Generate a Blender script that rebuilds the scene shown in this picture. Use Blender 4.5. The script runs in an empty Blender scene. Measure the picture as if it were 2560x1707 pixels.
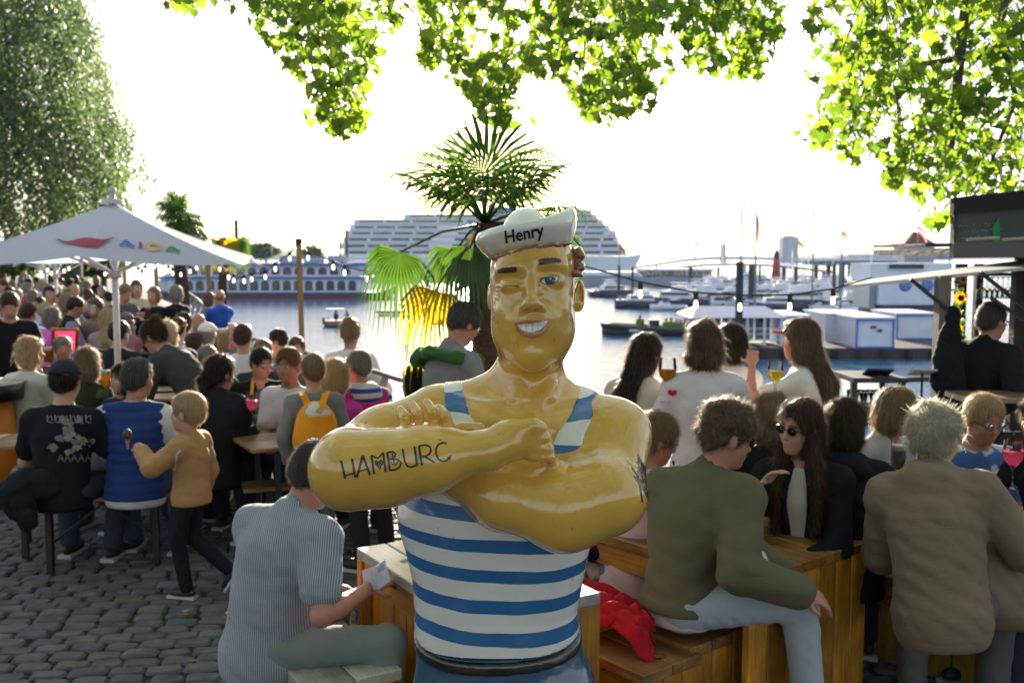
import bpy, bmesh, math, random
import numpy as np
from mathutils import Vector, Matrix, Quaternion
from mathutils.bvhtree import BVHTree
from mathutils import geometry as mgeo
SC = bpy.context.scene
COL = SC.collection
R = math.radians
# ------------------------------------------------------------------ camera
PITCH = R(4.9)
CAMZ = 2.0
FPX = 2489.0
cd = bpy.data.cameras.new('camera')
cam = bpy.data.objects.new('camera', cd)
COL.objects.link(cam)
cam.location = (0, 0, CAMZ)
cam.rotation_euler = (R(90) - PITCH, 0, 0)
cd.sensor_width = 36.0
cd.lens = FPX / 2560.0 * 36.0
cd.clip_start = 0.05
cd.clip_end = 6000
cd.dof.use_dof = True
cd.dof.focus_distance = 2.5
cd.dof.aperture_fstop = 5.0
cd.dof.aperture_blades = 9
SC.camera = cam
# ------------------------------------------------------------------ light
SUN_DIR = Vector((-0.028, 1.0229, 0.2243)).normalized()
sun_el = math.asin(SUN_DIR.z)
sun_az = math.atan2(SUN_DIR.x, SUN_DIR.y)
w = bpy.data.worlds.new('World')
SC.world = w
w.use_nodes = True
nt = w.node_tree
bg = nt.nodes['Background']
sky = nt.nodes.new('ShaderNodeTexSky')
sky.sky_type = 'NISHITA'
sky.sun_disc = False
sky.sun_elevation = sun_el
sky.sun_rotation = sun_az
sky.air_density = 1.0
sky.dust_density = 1.0
sky.ozone_density = 1.0
tc = nt.nodes.new('ShaderNodeTexCoord')
mp = nt.nodes.new('ShaderNodeMapping')
mp.inputs['Scale'].default_value = (1.2, 1.2, 4.0)
nz = nt.nodes.new('ShaderNodeTexNoise')
nz.inputs['Scale'].default_value = 2.2
nz.inputs['Detail'].default_value = 6
cr = nt.nodes.new('ShaderNodeMapRange')
cr.inputs['From Min'].default_value = 0.3
cr.inputs['From Max'].default_value = 0.7
cr.inputs['To Min'].default_value = 0.08
cr.inputs['To Max'].default_value = 0.75
mx = nt.nodes.new('ShaderNodeMix')
mx.data_type = 'RGBA'
mx.inputs['B'].default_value = (8.5, 8.9, 9.8, 1)
nt.links.new(tc.outputs['Generated'], mp.inputs['Vector'])
nt.links.new(mp.outputs['Vector'], nz.inputs['Vector'])
nt.links.new(nz.outputs['Fac'], cr.inputs['Value'])
nt.links.new(cr.outputs['Result'], mx.inputs['Factor'])
nt.links.new(sky.outputs['Color'], mx.inputs['A'])
nt.links.new(mx.outputs['Result'], bg.inputs['Color'])
bg.inputs['Strength'].default_value = 0.05
sl = bpy.data.lights.new('sun', 'SUN')
sl.energy = 5.0
sl.angle = R(0.6)
sl.color = (1.0, 0.9, 0.74)
so = bpy.data.objects.new('sun', sl)
COL.objects.link(so)
so.rotation_euler = SUN_DIR.to_track_quat('Z', 'Y').to_euler()
SC.view_settings.view_transform = 'Standard'
SC.view_settings.look = 'None'
SC.view_settings.exposure = 1.82
SC.view_settings.gamma = 1.0
SC.cycles.use_denoising = True
SC.cycles.max_bounces = 7
SC.cycles.diffuse_bounces = 3
SC.cycles.glossy_bounces = 3
SC.cycles.transmission_bounces = 5
SC.cycles.transparent_max_bounces = 8
SC.cycles.sample_clamp_indirect = 6.0
SC.cycles.sample_clamp_direct = 0.0
SC.cycles.caustics_reflective = False
SC.cycles.caustics_refractive = False
# ------------------------------------------------------------------ picture geometry -> place geometry
def ray(px, py):
 u = (px - 1280.0) / FPX
 v = (853.5 - py) / FPX
 ca, sa = math.cos(PITCH), math.sin(PITCH)
 return Vector((u, ca + v * sa, v * ca - sa))
def P(px, py, Y):
 d = ray(px, py)
 t = Y / d.y
 return Vector((d.x * t, Y, CAMZ + d.z * t))
def Gz(px, py, z=0.0):
 d = ray(px, py)
 t = (z - CAMZ) / d.z
 return Vector((d.x * t, d.y * t, z))
# ------------------------------------------------------------------ bookkeeping
def tag(o, label=None, cat=None, group=None, kind=None):
 if label: o['label'] = label
 if cat: o['category'] = cat
 if group: o['group'] = group
 if kind: o['kind'] = kind
 return o
def empty(name, loc=(0, 0, 0), rz=0.0, label=None, cat=None, group=None):
 o = bpy.data.objects.new(name, None)
 COL.objects.link(o)
 o.location = loc
 o.rotation_euler = (0, 0, rz)
 o.empty_display_size = 0.1
 return tag(o, label, cat, group)
def link(name, me, parent=None, world=False):
 o = bpy.data.objects.new(name, me)
 COL.objects.link(o)
 if parent is not None:
  o.parent = parent
  if world:
   o.matrix_parent_inverse = xf(parent).inverted()
 return o
def xf(o):
 m = Matrix.LocRotScale(o.location, o.rotation_euler, o.scale)
 if o.parent: m = xf(o.parent) @ o.matrix_parent_inverse @ m
 return m
def np_mesh(name, V, F, mats, smooth=True, midx=None):
 """V (n,3); F list of arrays of faces, each (m,k)"""
 me = bpy.data.meshes.new(name)
 V = np.asarray(V, dtype=np.float32)
 if not isinstance(F, list): F = [F]
 F = [np.asarray(f, dtype=np.int32) for f in F if len(f)]
 me.vertices.add(len(V))
 me.vertices.foreach_set('co', V.ravel())
 nl = sum(f.size for f in F)
 npoly = sum(len(f) for f in F)
 me.loops.add(nl)
 me.loops.foreach_set('vertex_index', np.concatenate([f.ravel() for f in F]) if F else np.zeros(0, np.int32))
 me.polygons.add(npoly)
 tot = np.concatenate([np.full(len(f), f.shape[1], np.int32) for f in F])
 st = np.concatenate([[0], np.cumsum(tot)[:-1]]).astype(np.int32)
 me.polygons.foreach_set('loop_start', st)
 try: me.polygons.foreach_set('loop_total', tot)
 except Exception: pass
 if midx is not None: me.polygons.foreach_set('material_index', np.asarray(midx, np.int32))
 me.update(calc_edges=True)
 me.polygons.foreach_set('use_smooth', np.full(npoly, smooth, dtype=bool))
 if not isinstance(mats, (list, tuple)): mats = [mats]
 for m in mats: me.materials.append(m)
 return me
# ------------------------------------------------------------------ mesh builder for hard things
class MB:
 def __init__(s):
  s.V = []; s.F = []; s.M = []; s.sm = []; s.cur = 0
 def _add(s, vs, fs, smooth=False):
  b = len(s.V)
  s.V += [tuple(v) for v in vs]
  for f in fs:
   s.F.append(tuple(b + i for i in f)); s.M.append(s.cur); s.sm.append(smooth)
  return s
 def box(s, c, d, rz=0.0, rot=None, taper=1.0):
  x, y, z = d[0] / 2, d[1] / 2, d[2] / 2
  vs = [Vector((sx * x * (taper if sz > 0 else 1), sy * y * (taper if sz > 0 else 1), sz * z)) for sz in (-1, 1) for sy in (-1, 1) for sx in (-1, 1)]
  m = rot if rot is not None else Matrix.Rotation(rz, 3, 'Z')
  vs = [m @ v + Vector(c) for v in vs]
  return s._add(vs, [(0, 2, 3, 1), (4, 5, 7, 6), (0, 1, 5, 4), (1, 3, 7, 5), (3, 2, 6, 7), (2, 0, 4, 6)])
 def bar(s, a, b, wd, ht=None, up=(0, 0, 1)):
  a = Vector(a); b = Vector(b); ht = ht or wd
  d = (b - a); L = d.length; d.normalize()
  x = d.cross(Vector(up))
  if x.length < 1e-4: x = d.cross(Vector((1, 0, 0)))
  x.normalize(); z = x.cross(d)
  m = Matrix((x, d, z)).transposed()
  return s.box((a + b) / 2, (wd, L, ht), rot=m)
 def tube(s, pts, r, n=8, cap=True, smooth=True):
  pts = [Vector(p) for p in pts]
  rs = r if isinstance(r, (list, tuple)) else [r] * len(pts)
  vs = []; fs = []
  t0 = (pts[1] - pts[0]).normalized()
  x = t0.cross(Vector((0, 0, 1)))
  if x.length < 1e-3: x = Vector((1, 0, 0))
  x.normalize()
  for i, p in enumerate(pts):
   t = (pts[min(i + 1, len(pts) - 1)] - pts[max(i - 1, 0)])
   if t.length < 1e-9: t = t0.copy()
   t.normalize()
   x = (x - t * x.dot(t));
   if x.length < 1e-6: x = t.orthogonal()
   x.normalize(); y = t.cross(x)
   for k in range(n):
    a = 2 * math.pi * k / n
    vs.append(p + (x * math.cos(a) + y * math.sin(a)) * rs[i])
  for i in range(len(pts) - 1):
   for k in range(n):
    fs.append((i * n + k, i * n + (k + 1) % n, (i + 1) * n + (k + 1) % n, (i + 1) * n + k))
  s._add(vs, fs, smooth)
  if cap:
   b = len(s.V) - len(vs)
   s.F.append(tuple(b + k for k in range(n))[::-1]); s.M.append(s.cur); s.sm.append(False)
   s.F.append(tuple(b + (len(pts) - 1) * n + k for k in range(n))); s.M.append(s.cur); s.sm.append(False)
  return s
 def lathe(s, c, prof, n=16, axis=None, smooth=True, sx=1, sy=1):
  """prof: (r, z) pairs"""
  c = Vector(c)
  m = axis.to_track_quat('Z', 'Y').to_matrix() if axis is not None else Matrix.Identity(3)
  vs = []; fs = []
  for (r, z) in prof:
   for k in range(n):
    a = 2 * math.pi * k / n
    vs.append(m @ Vector((r * math.cos(a) * sx, r * math.sin(a) * sy, z)) + c)
  for i in range(len(prof) - 1):
   for k in range(n):
    fs.append((i * n + k, i * n + (k + 1) % n, (i + 1) * n + (k + 1) % n, (i + 1) * n + k))
  return s._add(vs, fs, smooth)
 def ell(s, c, r, n=10, m=7, rot=None):
  prof = []
  vs = []; fs = []
  rot = rot or Matrix.Identity(3)
  for i in range(m + 1):
   a = math.pi * i / m - math.pi / 2
   for k in range(n):
    b = 2 * math.pi * k / n
    vs.append(rot @ Vector((r[0] * math.cos(a) * math.cos(b), r[1] * math.cos(a) * math.sin(b), r[2] * math.sin(a))) + Vector(c))
  for i in range(m):
   for k in range(n):
    fs.append((i * n + k, i * n + (k + 1) % n, (i + 1) * n + (k + 1) % n, (i + 1) * n + k))
  return s._add(vs, fs, True)
 def prism(s, poly, lo, hi, axis='z', smooth=False):
  """poly: 2D outline ccw, extruded between lo and hi along axis"""
  def mkp(p, h):
   return {'z': (p[0], p[1], h), 'y': (p[0], h, p[1]), 'x': (h, p[0], p[1])}[axis]
  n = len(poly)
  vs = [mkp(p, lo) for p in poly] + [mkp(p, hi) for p in poly]
  fs = [tuple(range(n))[::-1], tuple(range(n, 2 * n))] + [(i, (i + 1) % n, n + (i + 1) % n, n + i) for i in range(n)]
  return s._add(vs, fs, smooth)
 def quad(s, a, b, c, d): return s._add([a, b, c, d], [(0, 1, 2, 3)])
 def tri(s, a, b, c): return s._add([a, b, c], [(0, 1, 2)])
 def xform(s, m):
  s.V = [tuple(m @ Vector(v)) for v in s.V]; return s
 def mesh(s, name, mats):
  me = bpy.data.meshes.new(name)
  me.from_pydata(s.V, [], s.F)
  if not isinstance(mats, (list, tuple)): mats = [mats]
  for m in mats: me.materials.append(m)
  me.polygons.foreach_set('material_index', s.M)
  me.polygons.foreach_set('use_smooth', s.sm)
  me.update()
  return me
 def build(s, name, mats, parent=None, bevel=0.0, world=False):
  me = s.mesh(name, mats)
  if bevel:
   bm = bmesh.new(); bm.from_mesh(me)
   bmesh.ops.bevel(bm, geom=[e for e in bm.edges if len(e.link_faces) == 2 and e.calc_face_angle() > 0.6], offset=bevel, segments=1, affect='EDGES', clamp_overlap=True)
   bm.to_mesh(me); bm.free()
  return link(name, me, parent, world)
# ------------------------------------------------------------------ materials
MATS = {}
def nodes_of(name):
 m = bpy.data.materials.new(name)
 m.use_nodes = True
 n = m.node_tree
 return m, n, n.nodes['Principled BSDF']
def mat(name, col, rough=0.6, metal=0.0, bump=0.0, bscale=40.0, var=0.0, vscale=3.0, coat=0.0, trans=0.0, emit=None, estr=0.0, spec=0.5, sheen=0.0, transmission=0.0, ior=1.45, stretch=None, tcol=None, fixed=False):
 key = name
 if key in MATS: return MATS[key]
 m, n, b = nodes_of(name)
 N = n.nodes; Lk = n.links
 b.inputs['Base Color'].default_value = (*col, 1)
 b.inputs['Roughness'].default_value = rough
 b.inputs['Metallic'].default_value = metal
 b.inputs['Specular IOR Level'].default_value = spec
 b.inputs['IOR'].default_value = ior
 if coat:
  b.inputs['Coat Weight'].default_value = coat
  b.inputs['Coat Roughness'].default_value = 0.06
 if sheen:
  b.inputs['Sheen Weight'].default_value = sheen
  b.inputs['Sheen Roughness'].default_value = 0.4
 if transmission: b.inputs['Transmission Weight'].default_value = transmission
 if emit:
  b.inputs['Emission Color'].default_value = (*emit, 1)
  b.inputs['Emission Strength'].default_value = estr
 vec = None
 if bump or var:
  tcn = N.new('ShaderNodeTexCoord')
  mpn = N.new('ShaderNodeMapping')
  Lk.new(tcn.outputs['Object'], mpn.inputs['Vector'])
  if stretch: mpn.inputs['Scale'].default_value = stretch
  vec = mpn.outputs['Vector']
 csock = None
 if var:
  t = N.new('ShaderNodeTexNoise'); t.inputs['Scale'].default_value = vscale; t.inputs['Detail'].default_value = 7; t.inputs['Roughness'].default_value = 0.65
  Lk.new(vec, t.inputs['Vector'])
  mr = N.new('ShaderNodeMapRange')
  mr.inputs['From Min'].default_value = 0.28; mr.inputs['From Max'].default_value = 0.72
  mr.inputs['To Min'].default_value = 1 - var; mr.inputs['To Max'].default_value = 1 + var
  Lk.new(t.outputs['Fac'], mr.inputs['Value'])
  mm = N.new('ShaderNodeVectorMath'); mm.operation = 'SCALE'
  mm.inputs[0].default_value = col
  Lk.new(mr.outputs['Result'], mm.inputs['Scale'])
  Lk.new(mm.outputs['Vector'], b.inputs['Base Color'])
  csock = mm.outputs['Vector']
  rr = N.new('ShaderNodeMapRange'); rr.inputs['To Min'].default_value = max(rough - 0.12, 0.03); rr.inputs['To Max'].default_value = min(rough + 0.12, 1)
  Lk.new(t.outputs['Fac'], rr.inputs['Value']); Lk.new(rr.outputs['Result'], b.inputs['Roughness'])
 if bump:
  t = N.new('ShaderNodeTexNoise'); t.inputs['Scale'].default_value = bscale; t.inputs['Detail'].default_value = 5
  Lk.new(vec, t.inputs['Vector'])
  bp = N.new('ShaderNodeBump'); bp.inputs['Strength'].default_value = bump; bp.inputs['Distance'].default_value = 0.01
  Lk.new(t.outputs['Fac'], bp.inputs['Height'])
  Lk.new(bp.outputs['Normal'], b.inputs['Normal'])
 if trans:
  tr = N.new('ShaderNodeBsdfTranslucent')
  tr.inputs['Color'].default_value = (*(tcol or col), 1)
  ms = N.new('ShaderNodeMixShader'); ms.inputs['Fac'].default_value = trans
  out = N['Material Output']
  Lk.new(b.outputs['BSDF'], ms.inputs[1]); Lk.new(tr.outputs['BSDF'], ms.inputs[2])
  Lk.new(ms.outputs['Shader'], out.inputs['Surface'])
 MATS[key] = m
 return m
def glass(name, col=(1, 1, 1), rough=0.02, thin=True):
 if name in MATS: return MATS[name]
 m = bpy.data.materials.new(name); m.use_nodes = True
 n = m.node_tree; N = n.nodes
 for x in list(N):
  if x.type == 'BSDF_PRINCIPLED': N.remove(x)
 out = N['Material Output']
 tr = N.new('ShaderNodeBsdfTransparent'); tr.inputs['Color'].default_value = (*col, 1)
 gl = N.new('ShaderNodeBsdfGlossy'); gl.inputs['Roughness'].default_value = rough
 fr = N.new('ShaderNodeFresnel'); fr.inputs['IOR'].default_value = 1.5
 ms = N.new('ShaderNodeMixShader')
 n.links.new(fr.outputs['Fac'], ms.inputs['Fac'])
 n.links.new(tr.outputs['BSDF'], ms.inputs[1]); n.links.new(gl.outputs['BSDF'], ms.inputs[2])
 n.links.new(ms.outputs['Shader'], out.inputs['Surface'])
 MATS[name] = m
 return m
# ------------------------------------------------------------------ signed distance sculpting
def smin(a, b, k):
 if k <= 0: return np.minimum(a, b)
 h = np.maximum(k - np.abs(a - b), 0) / k
 return np.minimum(a, b) - h * h * (k * 0.25)
class Sculpt:
 def __init__(s, lo, hi, h):
  s.lo = np.array(lo, float) - 3 * h; s.h = h
  s.n = np.ceil((np.array(hi, float) + 3 * h - s.lo) / h).astype(int) + 1
  s.f = np.full(tuple(s.n), 0.5, dtype=np.float32)
  s.ax = [(s.lo[i] + np.arange(s.n[i]) * h).astype(np.float32) for i in range(3)]
 def reg(s, lo, hi, m):
  sl = []
  for i in range(3):
   a = int(math.floor((lo[i] - m - s.lo[i]) / s.h)); b = int(math.ceil((hi[i] + m - s.lo[i]) / s.h)) + 1
   sl.append(slice(max(a, 0), min(max(b, 0), s.n[i])))
  X = s.ax[0][sl[0]][:, None, None]; Y = s.ax[1][sl[1]][None, :, None]; Z = s.ax[2][sl[2]][None, None, :]
  return tuple(sl), X, Y, Z
 def put(s, sl, d, k, op):
  cur = s.f[sl]
  if cur.size == 0: return s
  if op == 'add': s.f[sl] = smin(cur, d, k)
  elif op == 'sub': s.f[sl] = -smin(-cur, d, k)
  elif op == 'int': s.f[sl] = -smin(-cur, -d, k)
  return s
 def cone(s, a, b, r1, r2, k=0.02, op='add', fy=1.0):
  a = np.array(a, float); b = np.array(b, float)
  rm = max(r1, r2); m = rm + k + 2 * s.h
  sl, X, Y, Z = s.reg(np.minimum(a, b), np.maximum(a, b), m)
  d = b - a; L2 = max(float(d @ d), 1e-12)
  px, py, pz = X - np.float32(a[0]), Y - np.float32(a[1]), Z - np.float32(a[2])
  t = np.clip((px * d[0] + py * d[1] + pz * d[2]) / L2, 0, 1).astype(np.float32)
  dist = np.sqrt((px - t * d[0]) ** 2 + (py - t * d[1]) ** 2 + (pz - t * d[2]) ** 2) - (r1 + (r2 - r1) * t)
  return s.put(sl, dist.astype(np.float32), k, op)
 def ell(s, c, r, k=0.02, rot=None, op='add'):
  c = np.array(c, float); r = np.array(r, float)
  m = float(r.max()) if rot is not None else 0
  ext = np.full(3, m) if rot is not None else r
  sl, X, Y, Z = s.reg(c - ext, c + ext, k + 2 * s.h)
  px, py, pz = X - np.float32(c[0]), Y - np.float32(c[1]), Z - np.float32(c[2])
  if rot is not None:
   M = np.array(rot, float).T
   qx = M[0, 0] * px + M[0, 1] * py + M[0, 2] * pz
   qy = M[1, 0] * px + M[1, 1] * py + M[1, 2] * pz
   qz = M[2, 0] * px + M[2, 1] * py + M[2, 2] * pz
   px, py, pz = qx, qy, qz
  k0 = np.sqrt((px / r[0]) ** 2 + (py / r[1]) ** 2 + (pz / r[2]) ** 2)
  k1 = np.sqrt((px / r[0] ** 2) ** 2 + (py / r[1] ** 2) ** 2 + (pz / r[2] ** 2) ** 2) + 1e-6
  return s.put(sl, (k0 * (k0 - 1) / k1).astype(np.float32), k, op)
 def ball(s, c, r, k=0.02, op='add'): return s.cone(c, c, r, r, k, op)
 def plane(s, p, n, k=0.0):
  """keep the side the normal points away from"""
  n = np.array(n, float); n /= np.linalg.norm(n)
  d = (s.ax[0][:, None, None] - p[0]) * n[0] + (s.ax[1][None, :, None] - p[1]) * n[1] + (s.ax[2][None, None, :] - p[2]) * n[2]
  s.f = -smin(-s.f, -d.astype(np.float32), k)
  return s
 def loft(s, zs, cx, ax, cy, ay, k=0.03, e=2.3, op='add', flip=None):
  zs = np.array(zs); o = np.argsort(zs)
  Z1 = s.ax[2]
  def ip(v):
   v = np.array(v)[o]; z = zs[o]
   return np.interp(Z1, z, v).astype(np.float32)[None, None, :]
  CX, AX, CY, AY = ip(cx), ip(ax), ip(cy), ip(ay)
  X = s.ax[0][:, None, None]; Y = s.ax[1][None, :, None]
  q = (np.abs((X - CX) / AX) ** e + np.abs((Y - CY) / AY) ** e) ** (1 / e)
  d = (q - 1) * np.minimum(AX, AY)
  dz = np.maximum(zs.min() - Z1, Z1 - zs.max())[None, None, :]
  d = np.maximum(d, dz)
  return s.put((slice(None),) * 3, d.astype(np.float32), k, op)
 def waves(s, amp, freq, seed=0, dirs=None, sharp=1.0):
  rg = np.random.RandomState(seed)
  X = s.ax[0][:, None, None]; Y = s.ax[1][None, :, None]; Z = s.ax[2][None, None, :]
  tot = 0
  for i in range(3):
   d = rg.normal(size=3) if dirs is None else np.array(dirs) + rg.normal(size=3) * 0.25
   d = d / np.linalg.norm(d) * freq * rg.uniform(0.6, 1.5)
   e = rg.normal(size=3); e = e / np.linalg.norm(e) * freq * 0.45
   ph = rg.uniform(0, 6.28, 2)
   w1 = np.sin(X * e[0] + Y * e[1] + Z * e[2] + ph[0]) * 1.3
   v = np.sin(X * d[0] + Y * d[1] + Z * d[2] + ph[1] + w1)
   if sharp > 1: v = 1 - 2 * np.abs(v) ** (1 / sharp)
   tot = tot + v
  s.f = s.f + (tot * (amp / 3)).astype(np.float32)
  return s
 def nets(s):
  f = s.f; ins = f < 0
  nx, ny, nz = f.shape
  c = ins.astype(np.int8)
  c = c[:-1] + c[1:]; c = c[:, :-1] + c[:, 1:]; c = c[:, :, :-1] + c[:, :, 1:]
  act = (c > 0) & (c < 8)
  I, J, K = np.nonzero(act)
  nv = len(I)
  idx = np.full(act.shape, -1, dtype=np.int32)
  idx[I, J, K] = np.arange(nv)
  acc = np.zeros((nv, 3), np.float32); cnt = np.zeros(nv, np.float32)
  corners = [(0, 0, 0), (1, 0, 0), (0, 1, 0), (1, 1, 0), (0, 0, 1), (1, 0, 1), (0, 1, 1), (1, 1, 1)]
  vals = [f[I + a, J + b, K + d] for a, b, d in corners]
  for p, q in ((0, 1), (2, 3), (4, 5), (6, 7), (0, 2), (1, 3), (4, 6), (5, 7), (0, 4), (1, 5), (2, 6), (3, 7)):
   u, v = vals[p], vals[q]
   cr_ = (u < 0) != (v < 0)
   den = np.where(cr_, u - v, 1)
   t = np.where(cr_, u / den, 0)
   P0 = np.array(corners[p], np.float32); D = np.array(corners[q], np.float32) - P0
   acc += (P0[None] + t[:, None] * D[None]) * cr_[:, None]
   cnt += cr_
  V = acc / cnt[:, None] + np.stack([I, J, K], 1)
  V = V * s.h + s.lo[None]
  quads = []
  for axis in range(3):
   if axis == 0:
    a, b = ins[:-1, 1:-1, 1:-1], ins[1:, 1:-1, 1:-1]
   elif axis == 1:
    a, b = ins[1:-1, :-1, 1:-1], ins[1:-1, 1:, 1:-1]
   else:
    a, b = ins[1:-1, 1:-1, :-1], ins[1:-1, 1:-1, 1:]
   for sgn, msk in ((0, a & ~b), (1, b & ~a)):
    i, j, k = np.nonzero(msk)
    if len(i) == 0: continue
    if axis == 0:
     q = [idx[i, j, k], idx[i, j + 1, k], idx[i, j + 1, k + 1], idx[i, j, k + 1]]
    elif axis == 1:
     q = [idx[i, j, k], idx[i, j, k + 1], idx[i + 1, j, k + 1], idx[i + 1, j, k]]
    else:
     q = [idx[i, j, k], idx[i + 1, j, k], idx[i + 1, j + 1, k], idx[i, j + 1, k]]
    q = np.stack(q, 1)
    if sgn: q = q[:, ::-1]
    quads.append(q)
  Fq = np.concatenate(quads) if quads else np.zeros((0, 4), np.int32)
  return V, Fq
 def build(s, name, m, parent=None, relax=1, world=False):
  V, Fq = s.nets()
  for _ in range(relax): V = relax_quads(V, Fq, 0.5)
  o = link(name, np_mesh(name, V, Fq, m), parent, world)
  return o
def relax_quads(V, Fq, w):
 n = len(V)
 S = np.zeros((n, 3)); C = np.zeros(n)
 for a, b in ((0, 1), (1, 2), (2, 3), (3, 0)):
  for p, q in ((Fq[:, a], Fq[:, b]), (Fq[:, b], Fq[:, a])):
   for ax in range(3): S[:, ax] += np.bincount(p, V[q, ax], n)
   C += np.bincount(p, minlength=n)
 C[C == 0] = 1
 return V + (S / C[:, None] - V) * w
def vnormals(V, Fq):
 a = V[Fq[:, 2]] - V[Fq[:, 0]]; b = V[Fq[:, 3]] - V[Fq[:, 1]]
 fn = np.cross(a, b)
 N = np.zeros_like(V)
 for k in range(4):
  for ax in range(3): N[:, ax] += np.bincount(Fq[:, k], fn[:, ax], len(V))
 N /= (np.linalg.norm(N, axis=1)[:, None] + 1e-12)
 return N
def bvh_of(*obs):
 V = []; T = []
 for o in obs:
  me = o.data; b = len(V); m = xf(o)
  V += [m @ v.co for v in me.vertices]
  T += [tuple(b + i for i in p.vertices) for p in me.polygons]
 return BVHTree.FromPolygons(V, T)
def paint(name, rings, bv, m, parent, off=0.0008, step=6.0, cast=None, world=True):
 """a painted mark: polygons given on a drawing plane, laid onto a surface. rings: list of outlines [(x,y)..]; cast(x,y)->(origin,dir)"""
 if cast is None:
  cast = lambda x, y: (Vector((0, 0, CAMZ)), ray(x, y).normalized())
 Vs = []; Fs = []
 for ring in rings:
  n = len(ring)
  pts = []
  for i in range(n):
   a = Vector(ring[i][:2]); b = Vector(ring[(i + 1) % n][:2])
   k = max(1, int((b - a).length / step))
   for j in range(k): pts.append(a + (b - a) * (j / k))
  nb = len(pts)
  edges = [(i, (i + 1) % nb) for i in range(nb)]
  x0 = min(p.x for p in pts); x1 = max(p.x for p in pts); y0 = min(p.y for p in pts); y1 = max(p.y for p in pts)
  x = x0 + step * 0.5
  while x < x1:
   y = y0 + step * 0.5
   while y < y1:
    pts.append(Vector((x, y))); y += step
   x += step
  try:
   v2, e2, f2, _, _, _ = mgeo.delaunay_2d_cdt(pts, edges, [list(range(nb))], 1, 1e-4)
  except Exception:
   continue
  b0 = len(Vs); ok = []
  for v in v2:
   o_, d_ = cast(v.x, v.y)
   loc, nor, _, _ = bv.ray_cast(o_, d_)
   if loc is None:
    ok.append(False); Vs.append(Vector((0, 0, 0)))
   else:
    if nor.dot(d_) > 0: nor = -nor
    ok.append(True); Vs.append(loc + nor * off - d_ * off * 0.5)
  for f in f2:
   if all(ok[i] for i in f):
    q = [Vs[b0 + i] for i in f]
    if max((q[0] - q[1]).length, (q[1] - q[2]).length, (q[2] - q[0]).length) < 0.05:
     Fs.append([b0 + i for i in f])
 used = sorted({i for f in Fs for i in f}); mp_ = {u: i for i, u in enumerate(used)}
 me = bpy.data.meshes.new(name)
 me.from_pydata([Vs[u] for u in used], [], [[mp_[i] for i in f] for f in Fs])
 me.materials.append(m)
 me.polygons.foreach_set('use_smooth', [True] * len(me.polygons))
 return link(name, me, parent, world)
def stroke(pts, w, w2=None):
 """outline ring of a brush stroke through pts"""
 pts = [Vector(p) for p in pts]
 L = []; Rr = []
 n = len(pts)
 for i, p in enumerate(pts):
  t = pts[min(i + 1, n - 1)] - pts[max(i - 1, 0)]
  t.normalize(); nrm = Vector((-t.y, t.x))
  ww = (w if w2 is None else w + (w2 - w) * i / (n - 1)) / 2
  L.append(p + nrm * ww); Rr.append(p - nrm * ww)
 return [tuple(v) for v in L + Rr[::-1]]
def arc(cx, cy, rx, ry, a0, a1, n=12, rot=0.0):
 o = []
 for i in range(n + 1):
  a = R(a0 + (a1 - a0) * i / n)
  x, y = rx * math.cos(a), ry * math.sin(a)
  o.append((cx + x * math.cos(rot) - y * math.sin(rot), cy + x * math.sin(rot) + y * math.cos(rot)))
 return o
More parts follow.
